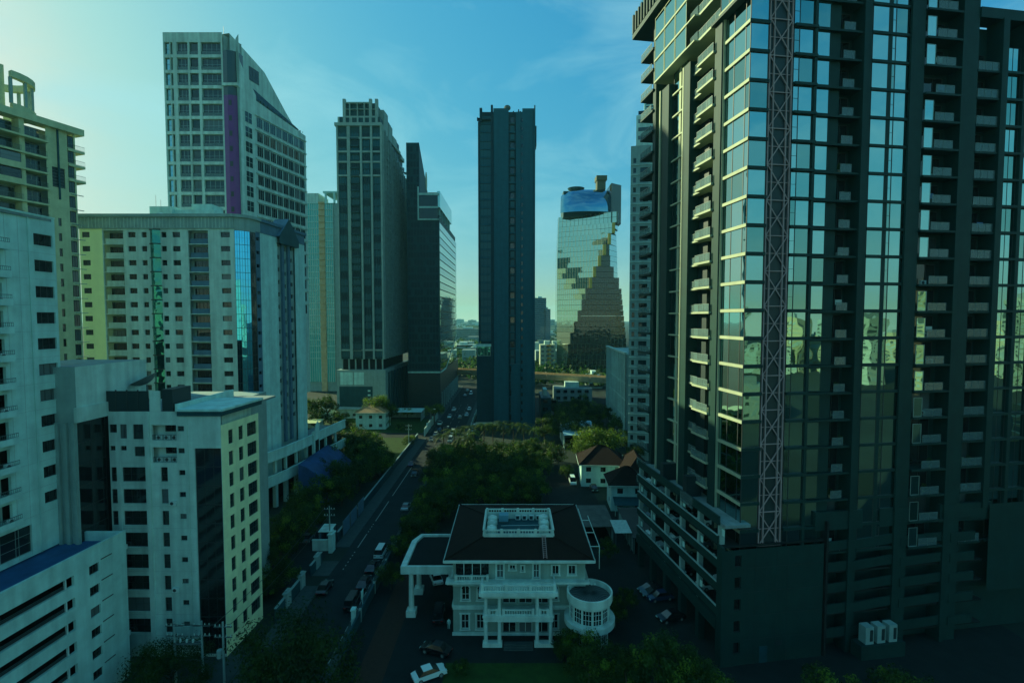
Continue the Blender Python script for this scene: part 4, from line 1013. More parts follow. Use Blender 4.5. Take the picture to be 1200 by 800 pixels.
side.box('pilaster', B['p3'][0] + .4, B['p3'][1], -.5, 1.9, zl - 4, ZT - 17, M_tgreen); side.box('pilaster_sun_edge', B['p3'][0], B['p3'][0] + .4, -.75, 1.9, zl - 4, ZT - 17, M_stone)
side.box('pilaster', B['rec'][0] - .6, B['rec'][0] + .6, -.4, 1.9, zl - 4, ZT - 4, M_tgreen)
side.box('dark_wall', B['p2'][0] + 2.4, B['p2'][1] + .3, 1.2, 1.9, zl - 4, ZT - 17, M_char)
for i, z in enumerate(lev):
    z1 = z + FH
    if z1 > ZT - 2: break
    hi = z > ZT - 18
    # near corner bay: three panes and a slab edge, sunlight put into its pale colour
    u0, u1 = B['cor']
    off = -.9 if z > ZT - 15.5 else 0
    for k, (a, c) in enumerate(((u0 + .2, u0 + (u1 - u0) * .38), (u0 + (u1 - u0) * .38, u0 + (u1 - u0) * .82), (u0 + (u1 - u0) * .82, u1))): side.window(a, c, z + .42, z1, off + .02, 1, 1, M_frame, G_tower, .05, name='corner_pane')
    side.box('slab_edge', u0, u1 + .1, off - .16, 1.9, z, z + .42, M_stone)
    # balcony bay
    u0, u1 = B['bal']
    if z < ZT - 16:
        side.box('balcony_slab', u0, u1, -.9, 1.9, z - .16, z + .16, M_stone)
        side.box('balcony_slab', B['p2'][0] + 2.4, u0, -.1, 1.4, z - .16, z + .12, M_stone)
        side.rail(u0 + .2, u1 - .05, -.85, z + .16, 1.15, M_railm, glassy=True)
        side.rail(B['p2'][0] + 2.5, u0, -.05, z + .12, 1.1, M_railm, glassy=True)
        side.box('balcony_pier', u1 - (u1 - u0) * .55, u1 - (u1 - u0) * .2, .9, 1.9, z + .16, z1 - .16, M_stone)
        side.window(u0 + .1, u1 - (u1 - u0) * .58, z + .2, z1 - .3, 1.6, 2, 1, M_frame, G_mid, .08, name='balcony_door')
    else:
        side.box('balcony_slab', u0, u1 + 2, -.9, 1.9, z - .16, z + .2, M_stone); side.rail(u0 + .2, u1 + 1.6, -.85, z + .2, 1.2, M_railm, glassy=True)
        side.box('dark_wall', u0, u1 + 2, 1.5, 1.9, z + .2, z1 - .2, M_char)
    # glazed bay
    u0, u1 = B['gl']; m = u0 + (u1 - u0) * .5
    if not hi:
        side.window(u0 + .1, m - .25, z + .1, z1 - .1, .3, 1, 1, M_frame, G_tower, .08); side.window(m + .45, u1, z + .1, z1 - .1, .3, 1, 1, M_frame, G_tower, .08)
        side.box('mullion_post', m - .25, m + .45, .2, 1.0, z + .12, z1 - .1, M_stone); side.box('slab_edge', u0 - .1, u1 + .2, .0, 1.9, z - .12, z + .12, M_stone)
    else:
        ua, ub_ = B['p3'][0] - .5, B['p2'][0] + 2.6
        for k in range(3):
            a = ua + (ub_ - ua) * k / 3; c = ua + (ub_ - ua) * (k + 1) / 3; side.window(a, c - .2, z + .2, z1 - .05, -1.5, 1, 1, M_stone, G_twist, .1, name='bay_pane')
        side.box('slab_edge', ua, ub_, -1.6, 1.9, z - .1, z + .2, M_stone)
        side.box('bay_opening', ub_, B['p2'][1] + .2, -1.0, -.2, z + .0, z + 1.5, M_rail); side.box('slab_edge', ub_, B['p2'][1] + .3, -1.6, 1.9, z - .12, z + .1, M_stone)
    # far balcony
    u0, u1 = B['far']
    side.box('balcony_slab', u0 - .6, u1, -.8, 1.9, z - .2, z + .15, M_tgreen); side.rail(u0 - .5, u1 - .6, -.75, z + .15, 1.1, M_railm, glassy=True)
    side.window(u0 + .4, u1 - .8, z + .2, z1 - .3, 1.4, 2, 1, M_frame, G_dark, .08, name='balcony_door')
    u0, u1 = B['rec']
    side.window(u0 + .7, u1 - .2, z + .4, z1 - .3, 1.6, 1, 1, M_frame, G_dark, .08)
# overhanging cornice with upright fins
side.box('top_cornice', -1.2, ss(812, 10), -2.4, 2, ZT - 3.5, ZT - 2.6, M_tgreen)
for k in range(12): side.box('cornice_fin', -1.0 + k * 1.3, -.55 + k * 1.3, -2.5, -1.6, ZT - 2.6, ZT + .9, M_tgreen)
side.box('top_storey_glass', -.6, ss(812, 10), -1.2, 1.9, ZT - 2.6, ZT + 3, G_tower)
side.box('roof_slab', -1, LS, 1.9, 20, ZT - .5, ZT, M_roofc)
side.box('corner_soffit', B['p1'][0] - .2, LS + .2, -1.1, 1.9, ZT - 15.6, ZT - 15.2, M_tgreen)
# ---- front face
F_ = lambda px: sf(px, 60)
FB = dict(blue=(0, F_(902)), truss=(F_(902), F_(930)), g1=(F_(931), F_(957)), b1=(F_(958), F_(1010)), p1=(F_(1011), F_(1021)), g2=(F_(1022), F_(1064)), p2=(F_(1066), F_(1083)), b2=(F_(1084), F_(1124)), p3=(F_(1126), F_(1146)), b3=(F_(1146), F_(1171)), g3=(F_(1180), F_(1199)), g4=(F_(1204), F_(1222)), end=front.L)
zfoot = 0
for k, top in (('p1', ZT), ('p2', ZT), ('p3', ZT)):
    u0, u1 = FB[k]
    front.box('pilaster', u0, u1, -.12, 1.9, 0, top, M_tgreen); front.box('pilaster_nose', u0 - .1, u0 + .5, -.4, -.1, 0, top, M_tgreen)
front.box('pilaster', F_(1172), F_(1179), -.4, 1.9, zpod, ztop_right, M_tgreen); front.box('pilaster', F_(1199.5), F_(1203.5), -.2, 1.9, zpod, ztop_right, M_tgreen); front.box('pilaster', F_(1223), front.L, -.2, 1.9, zpod, ztop_right, M_tgreen)
tu0, tu1 = FB['truss']
front.box('truss_wall', tu0, tu1, .3, 1.9, zl, ZT, M_char)
tw = tu1 - tu0
for u in (tu0 + .1, tu0 + tw * .22, tu1 - tw * .22, tu1 - .1): front.box('truss_chord', u - .07, u + .07, .06, .3, zl, ZT, M_pink)
hpx = 4.65; k = 0; z = zl
key = 'xbrace'
bm_ = MB()
for (a, c) in (((tu0 + .1, 0), (tu1 - .1, hpx)), ((tu1 - .1, 0), (tu0 + .1, hpx))): bm_.tube((a[0], .12, a[1]), (c[0], .12, c[1]), .085, n=4)
bm_.tube((tu0, .14, 0), (tu1, .14, 0), .09, n=4); bm_.tube((tu0, .15, hpx / 2), (tu1, .15, hpx / 2), .06, n=4)
xm = bm_.mesh('truss_brace', M_pink)
while z < ZT - 1: front.add('truss_brace', xm, 0, 0, z); z += hpx
pot = MB().lathe([(.14, 0), (.2, .35), (.18, .36)], 8)
for j in range(40):
    p = Vector((R.gauss(0, .2), R.gauss(0, .2), .4 + abs(R.gauss(.25, .25)))); q = .16; pot.poly([p, p + Vector((q, .05, .08)), p + Vector((q * .5, -.05, q + .05)), p + Vector((-.06, .05, q))], 1)
pot = pot.mesh('potted_plant', [M_rust, M_leafs[1]])
cloth = [MB().box(-.5, .5, -.02, .02, .35, 1.05).mesh('laundry', mat('cloth_%d' % q, c, .9)) for q, c in enumerate(((.5, .5, .46), (.12, .2, .4), (.4, .12, .1), (.45, .4, .2)))]
chair_m = MB().box(-.25, .25, -.25, .25, .4, .45).box(-.25, .25, .2, .25, .45, .9).box(-.25, -.2, -.25, -.2, 0, .4).box(.2, .25, -.25, -.2, 0, .4).box(-.25, -.2, .2, .25, 0, .4).box(.2, .25, .2, .25, 0, .4).mesh('balcony_chair', M_stone)
def clutter(i, u0, u1, y, z):
    for _ in range(R.choice((0, 1, 1, 2))):
        k = R.random(); u = R.uniform(u0 + .2, u1 - .2)
        if k < .4: front.add('potted_plant', pot, u, y + .1, z)
        elif k < .55: front.add('laundry', R.choice(cloth), u, y + .3, z + .5)
        elif k < .75: front.add('balcony_chair', chair_m, u, y + .5, z, rz=R.uniform(-1, 1))
        else: front.add('air_conditioner', ac_mesh(), u, y + .7, z)
for i, z in enumerate(lev):
    z1 = z + FH
    if z1 > ZT: break
    u0, u1 = FB['blue']; off = -.5 if z > ZT - 15.5 else 0
    front.window(u0, u1 - .15, z + .42, z1, off + .02, 1, 1, M_frame, G_tower, .06, name='corner_pane'); front.box('slab_edge', u0 - .1, u1, off - .12, 1.9, z, z + .42, M_tgreen)
    u0, u1 = FB['g1']; w1 = u0 + (u1 - u0) * .25
    front.window(u0, w1, z + .35, z1, .1, 1, 2, M_frame, G_tower, .05); front.window(w1, u1 - .3, z + .35, z1, .1, 1, 1, M_frame, G_tower, .05)
    front.box('slab_edge', u0, u1 + .1, -.25, 1.9, z, z + .35, M_tgreen); front.box('mullion_post', u1 - .3, u1 + .1, -.1, 1.0, z + .35, z1, M_tgreen)
    u0, u1 = FB['b1']; wa = u0 + (u1 - u0) * .32
    front.window(u0 + .1, wa, z + .3, z1 - .1, .2, 1, 1, M_tgreen, G_tower, .12); front.box('wall_panel', wa, u0 + (u1 - u0) * .58, .5, 1.9, z + .2, z1 - .1, M_tgreen)
    front.window(u0 + (u1 - u0) * .6, u1 - .3, z + .2, z1 - .4, 1.75, 2, 1, M_frame, G_dark, .08, name='balcony_door')
    front.box('balcony_slab', u0, u1, -.1, 1.9, z - .1, z + .18, M_tgreen)
    front.rail(u0 + (u1 - u0) * .6, u1 - (u1 - u0) * .14, .1, z + .18, 1.15, M_railm, glassy=True)
    u0, u1 = FB['g2']; m = (u0 + u1) / 2
    front.window(u0, m - .25, z + .35, z1, -.05, 1, 1, M_frame, G_tower, .06); front.window(m + .25, m + .25 + (u1 - m) * .2, z + .35, z1, -.05, 1, 2, M_frame, G_tower, .05); front.window(m + .25 + (u1 - m) * .2, u1 + .5, z + .35, z1, -.05, 1, 1, M_frame, G_tower, .05)
    front.box('mullion_post', m - .25, m + .25, -.06, 1.5, z + .35, z1, M_tgreen); front.box('slab_edge', u0 - .1, u1 + .5, -.2, 1.9, z, z + .35, M_tgreen)
    u0, u1 = FB['b2']
    front.box('balcony_slab', u0 - .1, u1, -.5, 1.9, z - .1, z + .18, M_tgreen)
    if i % 7 != 3: front.window(u0, u0 + (u1 - u0) * .26, z + .2, z1 - .8, -.3, 1, 1, M_alu, G_tower, .05, name='wind_screen')
    front.rail(u0 + (u1 - u0) * .28, u1 - .9, -.4, z + .18, 1.15, M_railm, glassy=True); front.window(u0 + .2, u1 - .5, z + .2, z1 - .5, 1.75, 3, 1, M_frame, G_dark, .08, name='balcony_door')
    clutter(i, FB['b1'][0] + (FB['b1'][1] - FB['b1'][0]) * .62, FB['b1'][1] - .6, .5, z + .18); clutter(i + 3, FB['b2'][0] + 1.6, FB['b2'][1] - 1.2, .3, z + .18)
    if z1 > ztop_right: continue
    clutter(i + 5, FB['b3'][0] + .3, FB['b3'][1] - .4, .5, z + .18)
    u0, u1 = FB['b3']
    front.box('balcony_slab', u0 - .1, u1 + .2, -.2, 1.9, z - .1, z + .18, M_tgreen); front.rail(u0 + .1, u1, -.1, z + .18, 1.2, M_railm, glassy=True); front.window(u0 + .2, u1 - .2, z + .2, z1 - .5, 1.75, 3, 1, M_frame, G_dark, .08, name='balcony_door')
    for kk in ('g3', 'g4'):
        u0, u1 = FB[kk]; front.window(u0, u1, z + .35, z1, .2, 2, 1, M_frame, G_tower, .05); front.box('slab_edge', u0 - .2, u1 + .2, -.2, 1.9, z, z + .35, M_tgreen)
front.box('roof_parapet', FB['p3'][1], front.L, -.3, 1.9, ztop_right - .2, ztop_right + 1.2, M_tgreen)
# ---- podium: side with four parking decks over an open ground floor
ps = Face(t, pt(0, PL), pt(0, .9))
cs = Face(t, pt(0, .9), pt(3.6, 1.1)); pf = Face(t, pt(3.6, 1.1), pt(62, 1.1))
dk = [5.6 + .4, 8.6 + .4, 11.6 + .4, 14.6 + .4]
for z in dk[:3] : pass
decks = [6.6, 10.0, 13.2, 16.4]
for z in decks: ps.box('deck_parapet', 0, ps.L - 1.3, 0, .22, z, z + 1.15, M_tgreen); ps.box('parapet_cap', 0, ps.L - 1.3, -.05, .27, z + 1.15, z + 1.2, M_grey); ps.box('deck_floor', .1, ps.L - .6, .22, 16, z - .35, z - .05, M_lot)
ps.box('deck_beam', 0, ps.L - 1.3, -.1, .5, 4.6, 6.1, M_tgreen)
for k in range(6):
    u = .1 + k * (ps.L - 1.8) / 5
    ps.box('deck_column', u, u + .55, .3, 1.0, 6.1, 19.0, M_grey); ps.box('ground_column', u, u + .9, .2, 1.2, 0, 4.6, M_tgreen)
    for q, z in enumerate(decks):
        if (k + q) % 2 == 0: ps.box('deck_lamp_panel', u + .62, u + 1.25, .5, .55, z + 1.3, z + 2.2, M_white)
ps.box('podium_top_wall', 0, ps.L - 1.3, .1, .4, 19.0, 20.2, M_tgreen); ps.box('podium_roof', .1, ps.L, .4, 4, 19.0, 19.4, M_roofc)
ps.box('podium_glass_panel', ps.u(797, 592), ps.u(811, 602), -.02, .12, 18.6, 20.3, M_rail)
ps.box('podium_planter', ps.L * .3, ps.L * .34, .5, 3, 19.4, 22.2, M_char); ps.box('podium_planter', ps.L * .58, ps.L * .62, .5, 3, 19.4, 22.6, M_char)
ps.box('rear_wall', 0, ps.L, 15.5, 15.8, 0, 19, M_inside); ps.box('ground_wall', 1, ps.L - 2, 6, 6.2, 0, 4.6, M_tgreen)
for k in range(3):
    u = ps.L * (.35 + .22 * k); ps.box('ground_window_frame', u, u + .8, 5.93, 5.99, 1.6, 2.9, M_white2); ps.box('ground_window_frame', u + 1.1, u + 1.9, 5.93, 5.99, 1.6, 2.9, M_white2)
ps.box('corner_wall', ps.L - 1.3, ps.L, 0, .4, 0, 16.4, M_tgreen)
op = [(1.9, 2.9, 1.6 + k * 3.0, 3.2 + k * 3.0) for k in range(5)]
cs.wall(0, cs.L, 0, zl, op, M_tgreen, .3, 'corner_wall')
for o in op: cs.window(*o, .2, 1, 1, M_frame, G_black)
P_ = lambda px, py=700: pf.u(px, py)
pf.wall(0, P_(964), 0, zl, [], M_tgreen); pf.wall(P_(1155), pf.L, 7, 20.0, [], M_tgreen, name='podium_wall')
for k in range(4): pf.box('panel_joint', .1, P_(964), -.012, .01, 3.4 + k * 3.3, 3.45 + k * 3.3, M_char)
for k in range(4): pf.box('panel_joint', 1.4 + k * 1.6, 1.44 + k * 1.6, -.01, .01, 0, zl, M_char)
pf.box('service_door', 2.2, 3.4, -.05, .02, 0, 2.3, M_dkgrey); pf.box('vent_grille', 4.6, 5.6, -.04, .02, 2.2, 2.9, M_char)
zz = [2.2, 5.6, 8.6, 11.6, 14.6]
for (a, c, sl2) in ((964, 990, .05), (998, 1042, .09), (1056, 1100, .05), (1114, 1138, .03)):
    u0, u1 = P_(a), P_(c)
    for j, z in enumerate(zz):
        b = MB(); dz = (u1 - u0) * sl2
        for q0, q1, y0, y1 in ((0, 1.3, 0, .22),): b.v += [(0, y0, q0), (u1 - u0 + .6, y0, q0 + dz), (u1 - u0 + .6, y1, q0 + dz), (0, y1, q0), (0, y0, q1), (u1 - u0 + .6, y0, q1 + dz), (u1 - u0 + .6, y1, q1 + dz), (0, y1, q1)]; b.f += [(0, 3, 2, 1), (4, 5, 6, 7), (0, 1, 5, 4), (1, 2, 6, 5), (2, 3, 7, 6), (3, 0, 4, 7)]; b.m += [0] * 6
        k2 = ('ramp', a); 
        if k2 not in _wm: _wm[k2] = b.mesh('ramp_parapet', M_tgreen)
        pf.add('ramp_parapet', _wm[k2], u0, .3, z)
for k in range(3): pf.box('ramp_lintel', P_((955, 1030, 1100)[k]), P_((1010, 1065, 1160)[k]), .3, .8, 17.6, 20.2, M_tgreen)
for j, z in enumerate(zz): pf.box('ramp_floor', P_(960), P_(1155), .6, 14, z - .3, z - .05, M_inside)
for k in range(3):
    u = P_(1003 + k * 13.5, 770); pf.box('plant_unit', u, u + 1.25, -1.5, -.3, 2.0, 4.4, M_grey); pf.box('plant_grille', u + .65, u + 1.1, -1.54, -1.5, 2.4, 4.0, M_char)
pf.box('plant_base', P_(996, 780), P_(1046, 780), -1.8, 0, 0, 2.0, M_tgreen)
t.flush()
# cars parked on the decks are added with the other cars below

# ------------------------------------------------------------------ towers behind the viewpoint that the mirrored glass shows
def mirror_tower(x, y, wx, wy, hgt, m, label, rz=0, group=None):
    t = Thing('sunlit_tower', label, 'tower', (x, y, 0), rz, group)
    t.box('body', -wx / 2, wx / 2, -wy / 2, wy / 2, 0, hgt, m); t.box('roof_room', -wx / 4, wx / 4, -wy / 4, wy / 4, hgt, hgt + 4, M_roofc)
    b = MB(); n = int(hgt / 3.4)
    for i in range(1, n):
        for k in range(int(wy / 4)): b.box(-wx / 2 - .1, -wx / 2 + .2, -wy / 2 + .8 + k * 4, -wy / 2 + 3.4 + k * 4, i * 3.4, i * 3.4 + 1.8, k % 2)
        for k in range(int(wx / 4)): b.box(-wx / 2 + .8 + k * 4, -wx / 2 + 3.4 + k * 4, wy / 2 - .2, wy / 2 + .1, i * 3.4, i * 3.4 + 1.8, k % 2)
    o = t.add('windows', b.mesh('windows', [mat('mirrored_window', (.05, .07, .06), .5), M_grey])); o['kind'] = 'stuff'
    b = MB()
    for i in range(1, n): b.box(-wx / 2 - .5, -wx / 2, -wy / 2, wy / 2, i * 3.4 - .25, i * 3.4 + .15)
    o = t.add('floor_bands', b.mesh('floor_bands', M_mb)); o['kind'] = 'stuff'
for (x, y, wx, wy, hg, m, lb) in ((330, -95, 24, 26, 66, M_ma, 'sand tower mirrored in the glass bays, tallest of its kind'), (420, -60, 40, 30, 74, M_mc, 'big tan tower mirrored beyond the others in the glass'), (150, -70, 26, 20, 16, M_mb, 'low pale block mirrored in the glass bays'), (235, 5, 26, 18, 14, M_mc, 'low tan block mirrored in the glass bays')):
    mirror_tower(x, y, wx, wy, hg, m, lb)
rm = random.Random(21)
for k in range(16):
    a = math.radians(-26 - k * 1.75); d = rm.uniform(330, 640); hh = rm.choice((14, 18, 24, 30, 46, 58, 66))
    mirror_tower(60 + d * math.cos(a), 75 + d * math.sin(a), rm.uniform(14, 26), rm.uniform(14, 26), hh, rm.choice((M_ma, M_mb, M_mc, M_grey, M_mb)), 'one of the pale sunlit blocks mirrored in the tower glass', rm.uniform(-.4, .4), 'blocks mirrored in the glass')

# ------------------------------------------------------------------ the mansion
MX, MY = 1.6, 72.6          # middle of the front, plane of the main front
t = Thing('mansion', 'pale classical mansion with dark hipped roof, columned portico and balustrades', 'house', (MX, MY, 0))
XL, XR, DP = -10.3, 9.2, 19.6
def M0(u, y, z): return Matrix.Translation((u, y, z))
f = Face(t, (MX + XL, MY), (MX + XR, MY)); u_ = lambda x: x - XL
Z1, Z2, ZE = 4.55, 8.2, 11.5
zf = lambda px, py: f.z(px, py)
U = lambda px, py=715: f.u(px, py)
# ground and first storey
g_w = [(U(540.5, 733), U(549.5, 733), .9, 3.2), (U(558.5, 733), U(567, 733), .9, 3.2), (U(645, 733), U(654, 733), .9, 3.2)]
f_w = [(U(541, 700), U(550, 700), 5.3, 7.0), (U(559.5, 700), U(568, 700), 5.3, 7.0), (U(645, 700), U(654, 700), 5.3, 7.0)]
dr = [(u_(-3.0) + k * 2.4, u_(-3.0) + k * 2.4 + 2.0, .3, 3.4) for k in range(3)]; dr2 = [(a, c, 4.75, 7.5) for a, c, _, _ in dr]
f.wall(0, f.L, 0, Z2, g_w + f_w + dr + dr2, M_mwall, .3)
def arch(w_):
    k = ('arch', round(w_, 2))
    if k not in _wm:
        b = MB(); n = 10; r = w_ / 2
        for i in range(n):
            a0, a1 = math.pi * i / n, math.pi * (i + 1) / n
            for r0, r1, y0, m in ((0, r, -.02, 1), (r, r + .16, -.06, 0)):
                b.poly([(r + r1 * math.cos(a0), y0, r1 * math.sin(a0)), (r + r1 * math.cos(a1), y0, r1 * math.sin(a1)), (r + r0 * math.cos(a1), y0, r0 * math.sin(a1)), (r + r0 * math.cos(a0), y0, r0 * math.sin(a0))], m)
            b.poly([(r + (r + .16) * math.cos(a0), -.06, (r + .16) * math.sin(a0)), (r + (r + .16) * math.cos(a0), .1, (r + .16) * math.sin(a0)), (r + (r + .16) * math.cos(a1), .1, (r + .16) * math.sin(a1)), (r + (r + .16) * math.cos(a1), -.06, (r + .16) * math.sin(a1))])
        b.box(r - .03, r + .03, -.05, 0, 0, r)
        _wm[k] = b.mesh('arch_head', [M_mtrim, G_dark])
    return _wm[k]
def surround(f, a, c, z0, z1):
    f.box('window_surround', a - .18, a, -.08, .12, z0 - .02, z1, M_mtrim); f.box('window_surround', c, c + .18, -.08, .12, z0 - .02, z1, M_mtrim); f.box('window_sill', a - .25, c + .25, -.16, .12, z0 - .16, z0 - .02, M_mtrim)
for q in g_w: f.window(*q, .16, 2, 2, M_wframe, G_dark, .08, split=True); surround(f, *q); f.box('window_head', q[0] - .25, q[1] + .25, -.14, .12, q[3], q[3] + .18, M_mtrim)
for q in f_w: f.window(*q, .16, 2, 2, M_wframe, G_dark, .08, split=True); surround(f, *q); f.add('arch_head', arch(q[1] - q[0]), q[0], -.005, q[3])
for q in dr + dr2: f.window(*q, .16, 2, 2, M_wframe, G_dark, .09, split=True, name='french_door')
f.box('string_course', -.1, f.L + .1, -.2, .02, Z1 - .35, Z1, M_mtrim); f.box('string_course', -.06, f.L + .06, -.12, .02, Z1 - .62, Z1 - .35, M_mtrim); f.box('plinth', -.15, f.L + .15, -.18, .02, 0, .45, M_mtrim)
for k in range(2):
    f.box('string_course', -.05, f.L + .05, -.1, .02, Z2 - .45 - k * .3, Z2 - .3 - k * .3, M_mtrim)
# projecting upper-storey ledge and the top storey
f.box('ledge', -1.0, f.L + .5, -1.0, .5, Z2, Z2 + .3, M_mtrim); f.box('ledge_moulding', -.7, f.L + .3, -.6, .3, Z2 - .3, Z2, M_mtrim)
for k in range(44): f.box('dentil', -.8 + k * .5, -.55 + k * .5, -.85, -.6, Z2 - .18, Z2, M_mtrim)
lg = (.3, U(573, 675), Z2 + .35, ZE - .45)
sm = [(U(582, 672), U(590, 672), Z2 + .45, Z2 + 2.55), (U(625, 672), U(632, 672), Z2 + .45, Z2 + 2.55), (U(597, 672), U(604, 672), Z2 + 1.7, Z2 + 2.4), (U(611, 672), U(614, 672), Z2 + 1.5, Z2 + 2.3), (U(647, 672), U(655, 672), Z2 + .95, Z2 + 2.35), (U(666, 672), U(674.5, 672), Z2 + .95, Z2 + 2.35)]
f.wall(0, f.L, Z2 + .3, ZE, sm + [lg], M_mwall, .3, 'upper_wall')
for k, q in enumerate(sm): f.window(*q, .14, 2 if q[1] - q[0] > .6 else 1, 2 if k < 2 else 1, M_wframe, G_dark, .08, split=True, name='window' if k > 1 else 'terrace_door'); surround(f, *q); f.box('window_head', q[0] - .2, q[1] + .2, -.1, .12, q[3], q[3] + .16, M_mtrim)
f.box('loggia_back', lg[0], lg[1], 2.2, 2.3, lg[2], lg[3], M_inside); f.box('loggia_floor', lg[0], lg[1], .3, 2.2, lg[2] - .04, lg[2] + .02, M_roofc)
for k in range(4): f.window(lg[0] + (lg[1] - lg[0]) * k / 4, lg[0] + (lg[1] - lg[0]) * (k + 1) / 4, lg[2] + .1, lg[3], .5, 1, 1, M_wframe, G_black, .06, name='loggia_pane')
def baluster():
    if 'balu' not in _wm: _wm['balu'] = MB().lathe([(.07, 0), (.07, .06), (.045, .1), (.09, .28), (.045, .5), (.07, .56), (.07, .62)], 8).mesh('baluster', M_mtrim)
    return _wm['balu']
def balustrade(fc, u0, u1, y, z, h=.95, step=.34, posts=3):
    fc.box('balustrade_rail', u0, u1, y - .12, y + .12, z + h - .17, z + h, M_mtrim); fc.box('balustrade_base', u0, u1, y - .12, y + .12, z, z + .16, M_mtrim)
    n = max(1, int((u1 - u0) / step))
    for i in range(1, n): fc.add('baluster', baluster(), u0 + (u1 - u0) * i / n, y, z + .16)
    for i in range(posts):
        u = u0 + .17 + (u1 - u0 - .34) * i / max(1, posts - 1); fc.box('balustrade_post', u - .18, u + .18, y - .17, y + .17, z, z + h + .1, M_mtrim)
balustrade(f, lg[0], lg[1], -.6, Z2 + .3, .85, posts=3)
# portico
px0, px1 = u_(-5.6), u_(4.2); pd = -2.6
f.box('portico_deck', px0 - .7, px1 + .7, pd - .8, -.05, Z2 - .5, Z2 + .05, M_mtrim); f.box('portico_entablature', px0 - .3, px1 + .3, pd - .3, -.05, Z2 - 1.0, Z2 - .5, M_mtrim)
for k in range(26): f.box('dentil', px0 - .5 + k * .42, px0 - .28 + k * .42, pd - .6, pd - .3, Z2 - .65, Z2 - .5, M_mtrim)
balustrade(f, px0 - .4, px1 + .4, pd - .35, Z2 + .05, .95, posts=4)
for s in (px0 - .3, px1 + .3): f.box('balustrade_rail', s - .12, s + .12, pd - .2, -.1, Z2 + .85, Z2 + 1.0, M_mtrim)
f.box('portico_floor', px0 - .2, px1 + .2, pd - .2, -.05, Z1 - .3, Z1 + .0, M_mtrim); f.box('portico_beam', px0 - .1, px1 + .1, pd - .1, pd + .4, Z1 - .9, Z1 - .3, M_mtrim)
for a, c in ((px0 + .5, px0 + 2.0), (px0 + 2.6, px1 - 2.6), (px1 - 2.0, px1 - .5)): balustrade(f, a, c, pd + .1, Z1, .85, posts=2)
col = MB().lathe([(.34, 0), (.34, .12), (.27, .2), (.26, 1.6), (.22, 3.1), (.31, 3.2), (.34, 3.3)], 14).mesh('column', M_mtrim)
col2 = MB().lathe([(.36, 0), (.36, .12), (.29, .2), (.28, 1.4), (.25, 2.9), (.33, 3.0), (.36, 3.1)], 14).mesh('column', M_mtrim)
for u in (px0 + .25, px0 + 2.2, px1 - 2.2, px1 - .25):
    f.add('column', col, u, pd + .15, Z1 - .02); f.add('column', col2, u, pd + .15, .55)
for u in (px0 + 1.2, px1 - 1.2): f.box('column_plinth', u - 1.4, u + 1.4, pd - .3, pd + .6, 0, .58, M_mtrim)
for k in range(3): f.box('entrance_step', px0 + 2.8, px1 - 2.8, pd - .3 - k * .35, pd + .4, 0, .45 - k * .15, M_pave)
# side wall and rear
for p0, p1, nm in (((MX + XR, MY), (MX + XR, MY + DP), 'side_wall'), ((MX + XR, MY + DP), (MX + XL, MY + DP), 'rear_wall'), ((MX + XL, MY + DP), (MX + XL, MY), 'side_wall')):
    g = Face(t, p0, p1); ops = [(2 + k * 3.4, 3.2 + k * 3.4, z, z + 1.6) for k in range(int((g.L - 3) / 3.4)) for z in (1, 5.2, 9.1)]
    g.wall(0, g.L, 0, ZE, ops, M_mwall, .3, nm)
    for q in ops: g.window(*q, .16, 2, 1, M_wframe, G_dark, .08)
    g.box('string_course', 0, g.L, -.2, .02, Z1 - .35, Z1, M_mtrim); g.box('ledge', -.2, g.L, -.5, .1, Z2, Z2 + .3, M_mtrim)
# roof
ro = 1.15; rx0, rx1, ry0, ry1 = XL - ro, XR + ro, -ro, DP + ro
f.t.box('gutter', rx0 - .15, rx1 + .15, ry0 - .15, ry0 + .5, ZE, ZE + .35, M_mtrim); f.t.box('gutter', rx0 - .15, rx1 + .15, ry1 - .5, ry1 + .15, ZE, ZE + .35, M_mtrim)
f.t.box('gutter', rx0 - .15, rx0 + .5, ry0 + .5, ry1 - .5, ZE, ZE + .35, M_grey); f.t.box('gutter', rx1 - .5, rx1 + .15, ry0 + .5, ry1 - .5, ZE, ZE + .35, M_grey)
f.t.box('eave_soffit', rx0, rx1, ry0, ry1, ZE - .12, ZE - .005, M_mtrim)
qx0, qx1, qy0, qy1, zq = -6.0, 4.8, 3.2, 11.7, 13.45
def roofz(x, y): return None
b = MB(); e = .35
A = [(rx0, ry0), (rx1, ry0), (rx1, ry1), (rx0, ry1)]; Q = [(qx0, qy0), (qx1, qy0), (qx1, qy1), (qx0, qy1)]
for k in range(4):
    j = (k + 1) % 4; b.poly([(A[k][0], A[k][1], ZE + e), (A[j][0], A[j][1], ZE + e), (Q[j][0], Q[j][1], zq), (Q[k][0], Q[k][1], zq)])
rf = t.add('hipped_roof', b.mesh('hipped_roof', M_tile), label='dark brown tiled hip roof')
